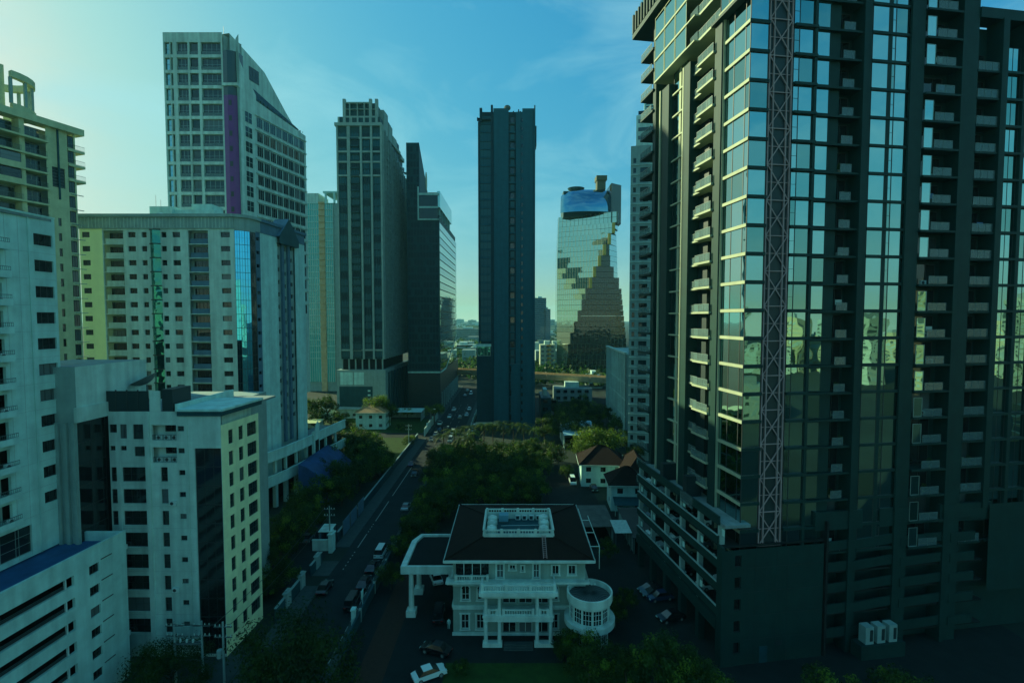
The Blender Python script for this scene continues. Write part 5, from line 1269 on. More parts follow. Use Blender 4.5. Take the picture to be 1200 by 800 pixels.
# hip ridge caps
b = MB()
for k in range(4): b.tube((A[k][0], A[k][1], ZE + e + .03), (Q[k][0], Q[k][1], zq + .03), .13, n=6)
t.add('ridge_cap', b.mesh('ridge_cap', M_tile))
t.box('terrace_floor', qx0, qx1, qy0, qy1, zq - .9, zq - .6, M_dkgrey)
for x0_, x1_, y0_, y1_ in ((qx0 - .1, qx1 + .1, qy0 - .1, qy0 + .15), (qx0 - .1, qx1 + .1, qy1 - .15, qy1 + .1), (qx0 - .1, qx0 + .15, qy0 + .15, qy1 - .15), (qx1 - .15, qx1 + .1, qy0 + .15, qy1 - .15)): t.box('terrace_wall', x0_, x1_, y0_, y1_, zq - .6, zq + .35, M_mtrim)
ft = Face(t, (MX + qx0, MY + qy0), (MX + qx1, MY + qy0)); balustrade(ft, 0, ft.L, 0, zq + .32, .75, .42, 5); fb = Face(t, (MX + qx0, MY + qy1), (MX + qx1, MY + qy1)); balustrade(fb, 0, fb.L, 0, zq + .32, .75, .42, 5)
for x in (qx0, qx1): t.box('balustrade_rail', x - .12, x + .12, qy0 + .1, qy1 - .1, zq + .92, zq + 1.07, M_mtrim)
# ladder on the roof slope
b = MB(); sl_ = (zq - ZE - e) / (qy0 - ry0)
yy0, yy1 = ry0 + .2, qy0
for x in (3.0, 3.5): b.tube((x, yy0, ZE + e + .2), (x, yy1, zq + .25), .05, n=5)
for k in range(12): y = yy0 + (yy1 - yy0) * (k + .5) / 12; b.tube((3.0, y, ZE + e + .22 + (y - ry0) * sl_), (3.5, y, ZE + e + .22 + (y - ry0) * sl_), .035, n=4)
t.add('roof_ladder', b.mesh('roof_ladder', M_pink))
# rotunda on the corner
rx, ry, rr = 9.5, -2.3, 3.25
t_r = t
def ring(name, r0, r1, z0, z1, m, n=40):
    b = MB()
    for i in range(n):
        a0, a1 = 2 * math.pi * i / n, 2 * math.pi * (i + 1) / n
        P = lambda r, a, z: (rx + r * math.cos(a), ry + r * math.sin(a), z)
        b.poly([P(r1, a0, z0), P(r1, a1, z0), P(r1, a1, z1), P(r1, a0, z1)]); b.poly([P(r0, a0, z1), P(r1, a0, z1), P(r1, a1, z1), P(r0, a1, z1)]); b.poly([P(r0, a1, z0), P(r0, a0, z0), P(r0, a0, z1), P(r0, a1, z1)]); b.poly([P(r1, a0, z0), P(r0, a0, z0), P(r0, a1, z0), P(r1, a1, z0)])
    t.add(name, b.mesh(name, m))
ring('rotunda_parapet', rr - .25, rr, 7.05, 8.1, M_mtrim); ring('rotunda_ledge', rr - .5, rr + .35, 3.6, 4.4, M_mtrim); ring('rotunda_beam', rr - .5, rr - .15, 6.7, 7.05, M_mtrim)
b = MB(); n = 28
for i in range(n):
    a0, a1 = 2 * math.pi * i / n, 2 * math.pi * (i + 1) / n
    b.poly([(rx, ry, 7.75), (rx + (rr - .25) * math.cos(a0), ry + (rr - .25) * math.sin(a0), 7.3), (rx + (rr - .25) * math.cos(a1), ry + (rr - .25) * math.sin(a1), 7.3)])
t.add('rotunda_roof', b.mesh('rotunda_roof', mat('grey_lead_roof', (.11, .12, .12), .8)))
b = MB()
for i in range(0, n): a = 2 * math.pi * i / n; b.tube((rx, ry, 7.78), (rx + (rr - .3) * math.cos(a), ry + (rr - .3) * math.sin(a), 7.33), .045, n=4)
t.add('rotunda_roof_ribs', b.mesh('rotunda_roof_ribs', M_char))
nb = 12; rg = rr - .45
for i in range(nb):
    a0 = 2 * math.pi * i / nb; p0 = (MX + rx + rg * math.cos(a0), MY + ry + rg * math.sin(a0)); a1 = 2 * math.pi * (i + 1) / nb; p1 = (MX + rx + rg * math.cos(a1), MY + ry + rg * math.sin(a1))
    if math.sin((a0 + a1) / 2) > .55: continue
    g = Face(t, p0, p1); g.window(.09, g.L - .09, 4.4, 6.7, 0, 3, 3, M_wframe, G_dark, .07, split=True, name='rotunda_window'); g.box('rotunda_pier', -.1, .1, -.08, .2, 4.4, 6.7, M_mtrim); g.window(.09, g.L - .09, .4, 3.6, .1, 3, 3, M_wframe, G_dark, .06, name='rotunda_window')
b = MB(); b.lathe([(rg - .3, 0), (rg - .3, 7.0)], 24, c=(rx, ry)); t.add('rotunda_core', b.mesh('rotunda_core', M_inside))
# porte-cochere on the street side
gx0, gx1, gy0, gy1, gz = -18.7, XL - .05, 4.5, 15.8, 7.3
b = MB(); b.prism([(gx0, gy0), (gx1, gy0), (gx1, gy1), (gx0 + .9, gy1), (gx0, gy1 - 2.5)], gz, gz + .55); t.add('carriage_porch_roof', b.mesh('carriage_porch_roof', M_proof))
for x0_, x1_, y0_, y1_ in ((gx0 - .3, gx1, gy0 - .3, gy0 + .1), (gx0 + .8, gx1, gy1 - .1, gy1 + .3)): t.box('porch_cornice', x0_, x1_, y0_, y1_, gz - .3, gz + .95, M_mtrim)
b = MB(); b.prism([(gx0 - .3, gy0 + .1), (gx0 + .6, gy0 + .1), (gx0 + .6, gy1 - 2.6), (gx0 - .3, gy1 - 2.4)], gz - .3, gz + .95); b.prism([(gx0 - .3, gy1 - 2.4), (gx0 + .6, gy1 - 2.6), (gx0 + 1.3, gy1 - .1), (gx0 + .8, gy1 + .3)], gz - .3, gz + .95); t.add('porch_cornice', b.mesh('porch_cornice', M_mtrim))
for k in range(20): t.box('dentil', gx0 + k * .45, gx0 + .2 + k * .45, gy0 - .45, gy0 - .3, gz - .25, gz - .05, M_mtrim)
c3 = MB().lathe([(.55, 0), (.55, .2), (.44, .3), (.42, 2.5), (.36, 5.8), (.48, 5.95), (.5, 6.1)], 16).mesh('column', M_mtrim)
for x, y in ((gx0 + 1.2, gy0 + .5), (gx0 + 1.2, gy0 + 7), (gx0 + 6.5, gy1 - .6)):
    t.add('column', c3, Matrix.Translation((x, y, 1.0))); t.box('column_plinth', x - .75, x + .75, y - .75, y + .75, 0, 1.0, M_mtrim)
# gutter pipe frames along the roof side
b = MB()
for y in (3, 8, 13): b.tube((XR + 1.2, y, ZE + .5), (XR + 2.6, y, ZE + .5), .06, n=5)
b.tube((XR + 2.6, 3, ZE + .5), (XR + 2.6, 15, ZE + .5), .06, n=5); b.tube((XR + 2.6, 3, ZE + .5), (XR + 2.6, 3, 8.5), .06, n=5); b.tube((XR + 1.3, 0, ZE + .2), (XR + 1.3, 18, ZE + .6), .06, n=5)
t.add('pipe_frame', b.mesh('pipe_frame', M_mtrim))
t.flush()
# tanks and condensers on the roof terrace
for k, (x, y) in enumerate(((-4.8, 5.0), (-4.8, 7.0), (-4.8, 9.0), (3.6, 7.2), (3.6, 9.4), (3.4, 5.0))):
    tt = Thing('water_tank', 'round pale water tank on the mansion roof terrace', 'water tank', (MX + x, MY + y, zq - .6), group='tanks on the mansion roof')
    tt.add('tank_body', MB().lathe([(.75, 0), (.8, .1), (.8, 1.2), (.7, 1.4), (.3, 1.5)], 16).mesh('tank_body', M_white2)); tt.add('tank_lid', MB().lathe([(.28, 1.5), (.28, 1.62), (.05, 1.66)], 10).mesh('tank_lid', M_ac))
tt = Thing('water_cistern', 'square blue cistern on the mansion roof terrace', 'water tank', (MX - 3.0, MY + 10.4, zq - .6))
tt.box('cistern_body', -.8, .8, -.7, .7, .25, 1.3, mat('blue_plastic', (.14, .30, .38), .5)); tt.box('cistern_stand', -.7, .7, -.6, .6, 0, .25, M_steel)
for k in range(4):
    tt = Thing('air_conditioner', 'pale condenser unit by the parapet of the mansion roof terrace', 'air conditioner', (MX - .6 + k * 1.15, MY + 11.0, zq - .6), group='condensers on the mansion roof')
    tt.add('casing', MB().box(-.42, .42, -.2, .2, .1, .85).mesh('casing', M_ac)); tt.box('fan_grille', -.32, .2, -.23, -.2, .2, .75, M_char); tt.box('foot', -.4, .4, -.18, .18, 0, .1, M_steel)
tt = Thing('pipe_run', 'long pale pipe crossing the mansion roof terrace', 'pipe', (MX, MY + 7, zq - .6)); tt.add('pipe', MB().tube((-3.4, 0, .7), (2.9, .3, .7), .06).mesh('pipe', M_alu)); tt.box('support', -.5, -.42, 0, .1, 0, .68, M_steel); tt.box('support', 2.2, 2.28, .2, .3, 0, .68, M_steel)

# ------------------------------------------------------------------ smaller houses
def house(name, label, x, y, wx, wy, h, roof_h, wm, rm, rz=0, eave=.8, nwin=3, storeys=2, hip=1.0):
    t = Thing(name, label, 'house', (x, y, 0), rz)
    for k, (p0, p1) in enumerate((((-wx / 2, -wy / 2), (wx / 2, -wy / 2)), ((wx / 2, -wy / 2), (wx / 2, wy / 2)), ((wx / 2, wy / 2), (-wx / 2, wy / 2)), ((-wx / 2, wy / 2), (-wx / 2, -wy / 2)))):
        f = Face.__new__(Face); f.t = t; d = Vector((p1[0] - p0[0], p1[1] - p0[1], 0)); f.L = d.length; f.M = Matrix.Translation((p0[0], p0[1], 0)) @ Matrix.Rotation(math.atan2(d.y, d.x), 4, 'Z')
        sh = h / storeys; n = nwin if k % 2 == 0 else max(1, nwin - 1)
        ops = [(f.L * (i + .5) / n - .7, f.L * (i + .5) / n + .7, s * sh + 1.0, s * sh + 2.3) for i in range(n) for s in range(storeys)]
        f.wall(0, f.L, 0, h, ops, wm, .2)
        for q in ops: f.window(*q, .12, 2, 1, M_frame, G_dark, .07)
    a, c = wx / 2 + eave, wy / 2 + eave
    r = min(a, c) * hip
    if wx >= wy: rd = [(-a + r, 0), (a - r, 0)]
    else: rd = [(0, -c + r), (0, c - r)]
    zr = h + roof_h; b = MB()
    P = [(-a, -c, h - .15), (a, -c, h - .15), (a, c, h - .15), (-a, c, h - .15)]; r0 = (*rd[0], zr); r1 = (*rd[1], zr)
    if wx >= wy: b.poly([P[0], P[1], r1, r0]); b.poly([P[1], P[2], r1]); b.poly([P[2], P[3], r0, r1]); b.poly([P[3], P[0], r0])
    else: b.poly([P[0], P[1], r0]); b.poly([P[1], P[2], r1, r0]); b.poly([P[2], P[3], r1]); b.poly([P[3], P[0], r0, r1])
    b.poly([P[3], P[2], P[1], P[0]])
    t.add('roof', b.mesh('roof', rm))
    b = MB(); b.tube(r0, r1, .14, n=6)
    for q in P: b.tube(q, r0 if (Vector(q) - Vector(r0)).length < (Vector(q) - Vector(r1)).length else r1, .12, n=6)
    t.add('ridge_cap', b.mesh('ridge_cap', rm)); b = MB()
    b.box(-a, a, -c - .06, -c, h - .3, h - .1); b.box(-a, a, c, c + .06, h - .3, h - .1); b.box(-a - .06, -a, -c, c, h - .3, h - .1); b.box(a, a + .06, -c, c, h - .3, h - .1)
    t.add('gutter', b.mesh('gutter', M_white2)); return t
house('villa', 'small white two-storey villa with a tan hipped roof among the gardens', -59.5, 214.5, 12.5, 9, 7.2, 3.0, M_white, M_tan)
house('bungalow', 'long pale bungalow with a grey hipped roof behind the garden shrubs', -74, 238, 15, 9, 4.6, 3.4, M_white2, M_grey, storeys=1, rz=.05)
house('bungalow', 'smaller pale bungalow with low grey roof at the garden edge', -89.5, 237, 9, 8, 4.2, 2.4, M_white2, M_grey, storeys=1)
house('brown_roofed_house', 'white villa with dark brown roof and sunlit gable behind the mansion', 25.6, 143, 12, 10, 6.4, 4.0, M_white, M_tile, rz=-.06)
house('gabled_house', 'white house with brown hip roof crossing the villa beside the glass tower', 33.3, 134.5, 6.5, 14, 6.2, 4.2, M_white, M_tile, rz=-.1)
house('shophouse', 'narrow white two-storey house with brown roof and a lean-to awning', 28.6, 124.0, 8.6, 7.4, 6.6, 3.4, M_white, M_tile, rz=-.05, nwin=2)
t = Thing('lean_to', 'dark lean-to awning on posts before the narrow white house', 'awning', (28.4, 118.6, 0), -.05)
b = MB(); b.poly([(-4, -1.5, 2.6), (4, -1.5, 2.6), (4, 1.6, 3.6), (-4, 1.6, 3.6)]); b.poly([(-4, 1.6, 3.55), (4, 1.6, 3.55), (4, -1.5, 2.55), (-4, -1.5, 2.55)]); t.add('roof_sheet', b.mesh('roof_sheet', M_dkgrey))
for x in (-3.8, 0, 3.8): t.box('post', x - .06, x + .06, -1.4, -1.28, 0, 2.6, M_white2)
def shed(name, label, x0, x1, y0, y1, h, m, cat='shed', tilt=.4, wm=None):
    t = Thing(name, label, cat, ((x0 + x1) / 2, (y0 + y1) / 2, 0)); a, c = (x1 - x0) / 2, (y1 - y0) / 2
    b = MB(); b.v += [(-a, -c, h), (a, -c, h), (a, c, h + tilt), (-a, c, h + tilt), (-a, -c, h + .12), (a, -c, h + .12), (a, c, h + tilt + .12), (-a, c, h + tilt + .12)]
    b.f += [(0, 3, 2, 1), (4, 5, 6, 7), (0, 1, 5, 4), (1, 2, 6, 5), (2, 3, 7, 6), (3, 0, 4, 7)]; b.m += [0] * 6
    t.add('roof_sheet', b.mesh('roof_sheet', m))
    for x in (-a + .2, a - .2):
        for y in (-c + .2, 0, c - .2): t.box('post', x - .08, x + .08, y - .08, y + .08, 0, h + tilt * (y + c) / (2 * c), M_steel)
    if wm: t.box('rear_wall', -a + .3, a - .3, c - .5, c - .35, 0, h, wm); t.box('side_wall', -a + .3, -a + .45, -c + .3, c - .5, 0, h, wm); t.box('side_wall', a - .45, a - .3, -c + .3, c - .5, 0, h, wm)
shed('carport', 'long dark flat carport roof behind the mansion', 8.5, 21.5, 103, 114, 3.4, mat('weathered_sheet', (.10, .09, .08), .8, noise=.35, scale=.6), wm=M_white2)
shed('carport', 'dark brown sheet carport roof beside the podium', 24, 30, 98, 113, 3.2, mat('brown_sheet', (.06, .05, .045), .8, noise=.3), wm=M_grey)
shed('shade_canopy', 'pale torn canopy between the two dark carports', 20.8, 24.2, 99.5, 105, 3.6, mat('pale_canvas', (.45, .48, .44), .8, noise=.3, scale=1.5))
shed('blue_roofed_shed', 'white shed with a pale blue metal roof behind the bright tree', 18.5, 31, 178, 196, 5.0, mat('pale_blue_sheet', (.28, .46, .58), .5, noise=.12), tilt=1.5, wm=M_white)
shed('flat_roofed_pavilion', 'white flat-roofed garden pavilion beside the tall ribbed tower', -57, -41, 226, 236, 4.2, M_white, tilt=.05, wm=M_grey)
shed('yellow_roofed_shed', 'low shed with pale yellow sheet roof beside the villa', -100, -80, 206, 213, 3.4, mat('yellow_sheet', (.62, .56, .30), .7), wm=M_white2)
shed('guard_booth', 'small pale guard booth roof at the street gate', -39.5, -37, 100.5, 104, 3.4, M_white2, 'booth', .2, M_bluebar)

# ------------------------------------------------------------------ elevated railway
t = Thing('railway_viaduct', 'elevated brown concrete railway viaduct crossing behind the slab tower', 'viaduct', (0, 310, 0))
f = Face(t, (-200, 412), (230, 192)); 
for k in range(18):
    u = 5 + k * 27; f.box('deck_span', u, u + 26.8, 0, 9, 10.0, 12.0, M_rust); f.box('parapet', u, u + 26.8, -.3, 0, 11.4, 13.2, M_rust); f.box('pier', u + 12, u + 14.4, 3.2, 5.8, 0, 10.0, M_grey); f.box('parapet', u, u + 26.8, 9, 9.3, 11.4, 13.2, M_rust)
t.flush()

# ------------------------------------------------------------------ the far city
def far_block(x, y, wx, wy, h, m, label, bands=True, name='far_building'):
    t = Thing(name, label, 'building', (x, y, 0))
    t.box('body', -wx / 2, wx / 2, -wy / 2, wy / 2, 0, h, m); t.box('roof_room', -wx / 5, wx / 6, -wy / 5, wy / 5, h, h + 3, M_white2)
    b = MB(); n = max(2, int(h / 3.4))
    for i in range(n):
        if bands:
            b.box(-wx / 2 + .5, wx / 2 - .5, -wy / 2 - .12, -wy / 2 + .1, (i + .35) * h / n, (i + .8) * h / n); b.box(-wx / 2 - .12, -wx / 2 + .1, -wy / 2 + .5, wy / 2 - .5, (i + .35) * h / n, (i + .8) * h / n)
        else:
            for k in range(max(2, int(wx / 4))): b.box(-wx / 2 + .8 + k * 4, -wx / 2 + 3 + k * 4, -wy / 2 - .12, -wy / 2 + .1, (i + .3) * h / n, (i + .75) * h / n)
    o = t.add('windows', b.mesh('windows', G_dark)); o['kind'] = 'stuff'
    return t
def fb(px, py_base, wpx, py_top, wy, m, label, bands=True):
    x, y = G(px, py_base); wx = wpx / 590 * y; z = at(px, py_top, y)[2]; far_block(x, y + wy / 2, wx, wy, max(z, 3), m, label, bands)
fb(548, 401, 30, 385, 30, M_grey, 'distant long banded building beyond the railway')
fb(543, 418, 22, 404, 20, M_grey, 'pale factory hall beyond the railway'); fb(556, 420, 10, 407, 18, M_grey, 'pale shed beside the factory hall')
fb(633, 404, 14, 349, 40, M_bluebar, 'distant blue-grey tower behind the dark slab'); fb(641, 404, 8, 362, 30, M_bluebar, 'shorter blue-grey tower beside the distant one')
fb(642, 440, 18, 404, 16, M_stone, 'cream apartment block with orange balconies by the mirrored tower', False)
fb(648, 384, 16, 375, 50, M_grey, 'hazy low block on the horizon behind the mirrored tower'); fb(538, 379, 10, 374, 60, M_grey, 'hazy block low on the horizon'); fb(553, 381, 9, 375, 60, M_grey, 'hazy narrow block on the horizon beside the dark slab')
fb(672, 470, 44, 455, 14, M_roofc, 'weathered low block beneath the viaduct', False); fb(640, 492, 12, 466, 20, M_dkgrey, 'dark low block beside the slab tower', False); fb(698, 455, 16, 441, 18, M_grey, 'grey market hall behind the viaduct')
x, y = G(642, 440)
for k in range(7):
    z = 4 + k * 3.4; o = obj('balcony_panel', ubox(M_orange)); par = [q for q in bpy.data.objects if q.get('label', '').startswith('cream apartment block with orange')][0]
    o.parent = par; o.matrix_local = Matrix.Translation((1.0, -8.5, z)) @ Matrix.Diagonal((3.2, 1.0, 1.4, 1))

# ------------------------------------------------------------------ trees
def crown_mesh(seed, n_clump, per, rx, rz, leaf, m, flat=.0, name='crown'):
    r = random.Random(seed); b = MB(); mi = 0
    for c in range(n_clump):
        a = r.uniform(0, 2 * math.pi); q = r.random() ** .45; el = math.asin(r.uniform(-.55, 1))
        c0 = Vector((rx * q * math.cos(a) * math.cos(el), rx * q * math.sin(a) * math.cos(el), rz * q * math.sin(el))); cr = rx * r.uniform(.16, .32); mi = r.choice((0, 0, 0, 1, 1, 1, 2)) if len(m) > 2 else 0
        for k in range(per):
            d = Vector((r.gauss(0, 1), r.gauss(0, 1), r.gauss(0, .8))); d.normalize(); p = c0 + d * cr * r.random() ** .35
            nrm = (d + Vector((r.gauss(0, .5), r.gauss(0, .5), r.gauss(.4, .5)))).normalized(); u = nrm.orthogonal().normalized(); v = nrm.cross(u); t = r.uniform(0, 6.28); u2 = u * math.cos(t) + v * math.sin(t); v2 = nrm.cross(u2); s = leaf * r.uniform(.6, 1.3)
            b.poly([p - u2 * s, p - v2 * s * .45, p + u2 * s, p + v2 * s * .45], mi)
    return b.mesh(name, m)
def trunk_mesh(seed, h, r0, spread):
    r = random.Random(seed); b = MB(); p = Vector((0, 0, -.1)); top = Vector((r.uniform(-.2, .2), r.uniform(-.2, .2), h * .55)); b.tube(p, top, r0, r0 * .7, 8)
    for k in range(6):
        a = k * 1.05 + r.uniform(-.3, .3); e = top + Vector((math.cos(a) * spread * r.uniform(.4, .8), math.sin(a) * spread * r.uniform(.4, .8), h * r.uniform(.2, .5))); mdl = top.lerp(e, .5) + Vector((0, 0, h * .06)); b.tube(top, mdl, r0 * .5, r0 * .35, 6); b.tube(mdl, e, r0 * .35, r0 * .1, 5)
    return b.mesh('trunk', M_bark)
LD, LM, LB = M_leafs
CR = {}
def kindmesh(k):
    if k not in CR:
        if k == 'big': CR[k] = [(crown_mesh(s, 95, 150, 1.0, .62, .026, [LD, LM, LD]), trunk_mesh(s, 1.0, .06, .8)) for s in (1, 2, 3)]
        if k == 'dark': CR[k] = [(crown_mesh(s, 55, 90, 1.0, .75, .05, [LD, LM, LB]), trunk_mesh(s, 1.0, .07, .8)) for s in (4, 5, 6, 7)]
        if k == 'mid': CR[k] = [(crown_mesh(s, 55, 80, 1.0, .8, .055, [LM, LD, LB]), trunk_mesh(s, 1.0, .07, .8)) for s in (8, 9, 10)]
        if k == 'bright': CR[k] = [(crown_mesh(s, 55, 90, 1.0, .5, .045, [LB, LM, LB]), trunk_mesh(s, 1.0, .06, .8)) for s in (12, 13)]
    return CR[k]
ntree = [0]
def tree(kind, x, y, r, h, label, name='tree', group=None):
    """r crown radius, h total height"""
    ms = kindmesh(kind); cm, tm = ms[ntree[0] % len(ms)]; ntree[0] += 1
    t = Thing(name, label, 'tree', (x, y, 0), R.uniform(0, 6.28), group)
    rzf = {'big': .62, 'dark': .75, 'mid': .8, 'bright': .5}[kind]
    vz = min(r * rzf * 1.1, h * .48) / rzf
    t.add('crown', cm, Matrix.Translation((0, 0, h - vz * rzf)) @ Matrix.Diagonal((r, r, vz, 1)))
    k = (h - vz * rzf) / 1.0
    t.add('trunk', tm, Matrix.Diagonal((k * .8, k * .8, k, 1)))
    return t
def palm(x, y, h, label, group=None, s=1.0):
    t = Thing('palm_tree', label, 'palm', (x, y, 0), R.uniform(0, 6), group)
    if 'palm' not in _wm:
        b = MB(); r = random.Random(5)
        for k in range(16):
            a = k * 2.4; el = r.uniform(.1, 1.0); L_ = r.uniform(2.0, 2.7); d = Vector((math.cos(a), math.sin(a), 0)); sd = Vector((-d.y, d.x, 0)); pr = None
            pts = [d * (L_ * q * math.cos(el * (1 - q * .6))) + Vector((0, 0, L_ * (q * math.sin(el) - .75 * q * q))) for q in [i / 7 for i in range(8)]]
            for i in range(7):
                for s_ in (-1, 1):
                    for q in range(2):
                        p = pts[i].lerp(pts[i + 1], q / 2); w_ = .55 * math.sin(math.pi * (i + .8 + q * .5) / 8.6)
                        b.poly([p, p + (pts[i + 1] - pts[i]) * .3, p + sd * s_ * w_ + (pts[i + 1] - pts[i]) * .9 - Vector((0, 0, w_ * .45))])
        _wm['palm'] = b.mesh('fronds', LM); _wm['palmt'] = MB().tube((0, 0, 0), (.02, 0, 1), .028, .02, 8).mesh('trunk', M_bark)
    t.add('fronds', _wm['palm'], Matrix.Translation((0, 0, h)) @ Matrix.Diagonal((s, s, s, 1))); t.add('trunk', _wm['palmt'], Matrix.Diagonal((7, 7, h + .05, 1)))
# great tree at the foot of the view, and its neighbours
tree('big', -25.5, 57.5, 7.6, 11.0, 'great dark spreading tree at the roadside below the power poles', 'spreading_tree')
tree('big', -43, 60.5, 5.2, 6.0, 'round dark tree below the cream block by the utility poles', 'roadside_tree')
tree('big', -37.5, 54, 4.2, 5.5, 'dark low tree beside the utility poles', 'roadside_tree')
# gardens along the street wall
for (px, py, r, h, lb) in ((345, 640, 4.6, 8.5, 'dark garden tree behind the white gate piers'), (330, 690, 3.2, 5, 'low garden tree behind the street wall near the piers'), (312, 700, 2.6, 4, 'small garden tree close to the cream wall'), (362, 628, 3.6, 7, 'garden tree leaning over the guard booth'),
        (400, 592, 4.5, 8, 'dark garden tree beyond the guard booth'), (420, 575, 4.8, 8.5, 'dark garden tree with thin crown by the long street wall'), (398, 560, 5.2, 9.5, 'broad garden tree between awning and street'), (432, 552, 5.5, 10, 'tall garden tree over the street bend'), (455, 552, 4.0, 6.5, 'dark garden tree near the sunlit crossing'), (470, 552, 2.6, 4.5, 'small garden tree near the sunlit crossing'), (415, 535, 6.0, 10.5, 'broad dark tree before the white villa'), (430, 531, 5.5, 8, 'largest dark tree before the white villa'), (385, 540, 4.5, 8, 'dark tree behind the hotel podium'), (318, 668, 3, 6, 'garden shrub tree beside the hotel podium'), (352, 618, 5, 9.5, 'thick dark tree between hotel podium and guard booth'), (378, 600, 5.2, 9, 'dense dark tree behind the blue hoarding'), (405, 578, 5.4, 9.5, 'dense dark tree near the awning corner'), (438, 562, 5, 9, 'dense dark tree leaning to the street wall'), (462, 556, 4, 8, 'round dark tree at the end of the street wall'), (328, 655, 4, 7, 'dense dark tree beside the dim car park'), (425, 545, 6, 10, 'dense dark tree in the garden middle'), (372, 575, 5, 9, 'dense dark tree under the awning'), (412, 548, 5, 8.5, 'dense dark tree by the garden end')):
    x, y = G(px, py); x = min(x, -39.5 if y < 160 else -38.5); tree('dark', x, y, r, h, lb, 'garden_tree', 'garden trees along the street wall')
# trees on the mansion side of the street
for (px, py, r, h, lb) in ((470, 655, 2.6, 5, 'dark small tree inside the mansion wall'), (486, 640, 3.2, 6.5, 'dark tree beside the carriage porch'), (505, 612, 4.5, 8.5, 'dark tree behind the carriage porch'), (520, 596, 5.2, 10, 'tall dark tree behind the mansion corner'), (545, 588, 5.0, 10, 'dark tree close behind the mansion roof'),
        (575, 580, 5.0, 9.5, 'dark broad tree behind the mansion terrace'), (605, 578, 4.8, 9, 'dark round tree behind the mansion terrace'), (530, 570, 6.0, 11.5, 'large dark tree in the grove behind the mansion'), (565, 565, 6.0, 10, 'large dark tree deep in the grove'), (600, 565, 6.2, 10, 'wide dark tree deep in the grove'), (630, 566, 4.4, 9, 'dark grove tree near the villa yard'),
        (520, 555, 5.5, 9, 'dark grove tree by the street'), (548, 548, 6.0, 9, 'tall grove tree before the dark slab tower'), (500, 575, 3.6, 7.5, 'slim dark tree along the street side'), (585, 550, 5.5, 8.5, 'grove tree at the slab tower foot'), (492, 600, 3.0, 6, 'dark shrub tree along the street wall'), (478, 625, 2.6, 5, 'dark shrub tree by the parked vans'), (515, 612, 4.6, 8.5, 'dark tree against the mansion rear corner'), (548, 603, 4.6, 9, 'dark leafy tree against the mansion rear wall'), (582, 601, 4.4, 8.6, 'dark leafy tree behind the mansion ridge'), (614, 600, 4.4, 8.4, 'dark leafy tree behind the other mansion corner'), (560, 590, 5, 9.5, 'dark domed tree in the grove front'), (595, 588, 5, 9.5, 'dark domed tree beside the grove front'), (628, 586, 4.2, 8, 'dark domed tree by the carport'), (500, 632, 3.4, 7, 'dark tree shading the carriage porch side'), (488, 660, 2.6, 5, 'dark bush tree before the porch column'), (458, 690, 2.4, 4.5, 'dark bush inside the garden wall')):
    x, y = G(px, py); x = max(x, -21.5); tree('dark', x, y, r, h, lb, 'grove_tree', 'grove behind the mansion')
for k, (px, py) in enumerate(((512, 545), (528, 546), (543, 544), (558, 545), (573, 544), (588, 545), (603, 544), (618, 546), (634, 545), (535, 552), (565, 553), (595, 553))):
    x, y = G(px, py); tree('dark' if k % 3 else 'mid', max(x, -21), y, 4.4, 6.5 + (k % 4) * .5, 'bushy tree in the belt under the palm row', 'belt_tree', 'belt of trees under the palms')
for (px, py, r, h, lb) in ((645, 552, 4.6, 9, 'lighter green tree in the grove beside the villa yard'), (620, 548, 4.2, 9.5, 'green leafy tree at the grove edge'), (664, 560, 2.2, 4, 'small leafy bush beside the villa yard')):
    x, y = G(px, py); tree('mid', x, y, r, h, lb, 'leafy_tree')
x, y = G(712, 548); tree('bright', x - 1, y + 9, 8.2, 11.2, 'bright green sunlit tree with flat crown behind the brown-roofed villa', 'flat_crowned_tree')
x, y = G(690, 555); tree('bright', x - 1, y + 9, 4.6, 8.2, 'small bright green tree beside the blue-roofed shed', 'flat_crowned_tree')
for (px, py, r, h) in ((640, 520, 5, 10), (655, 512, 6, 12), (672, 520, 5.5, 11), (690, 505, 6, 12), (705, 500, 5, 10), (665, 498, 5.5, 11), (648, 490, 4.5, 9), (683, 492, 6, 12), (735, 530, 4, 8), (745, 540, 3, 6), (698, 520, 4.6, 9), (722, 512, 4.4, 9)):
    x, y = G(px, py); tree('dark', x, y, r, h, 'dark tree in the row between slab tower and grey office', 'shade_tree', 'trees between slab tower and grey office')
# palms at the slab tower
for k, (px, py, h) in enumerate(((520, 540, 7), (532, 538, 8), (545, 536, 8.5), (556, 534, 8), (567, 534, 9), (578, 533, 8.5), (590, 533, 9.2), (602, 533, 8.5), (614, 534, 8.8), (625, 536, 8), (551, 541, 7.5), (540, 545, 7))):
    x, y = G(px, py); palm(x, y, h + 1.5, 'feathery palm in the row at the slab tower foot', 'palms at the slab tower foot', 1.7)
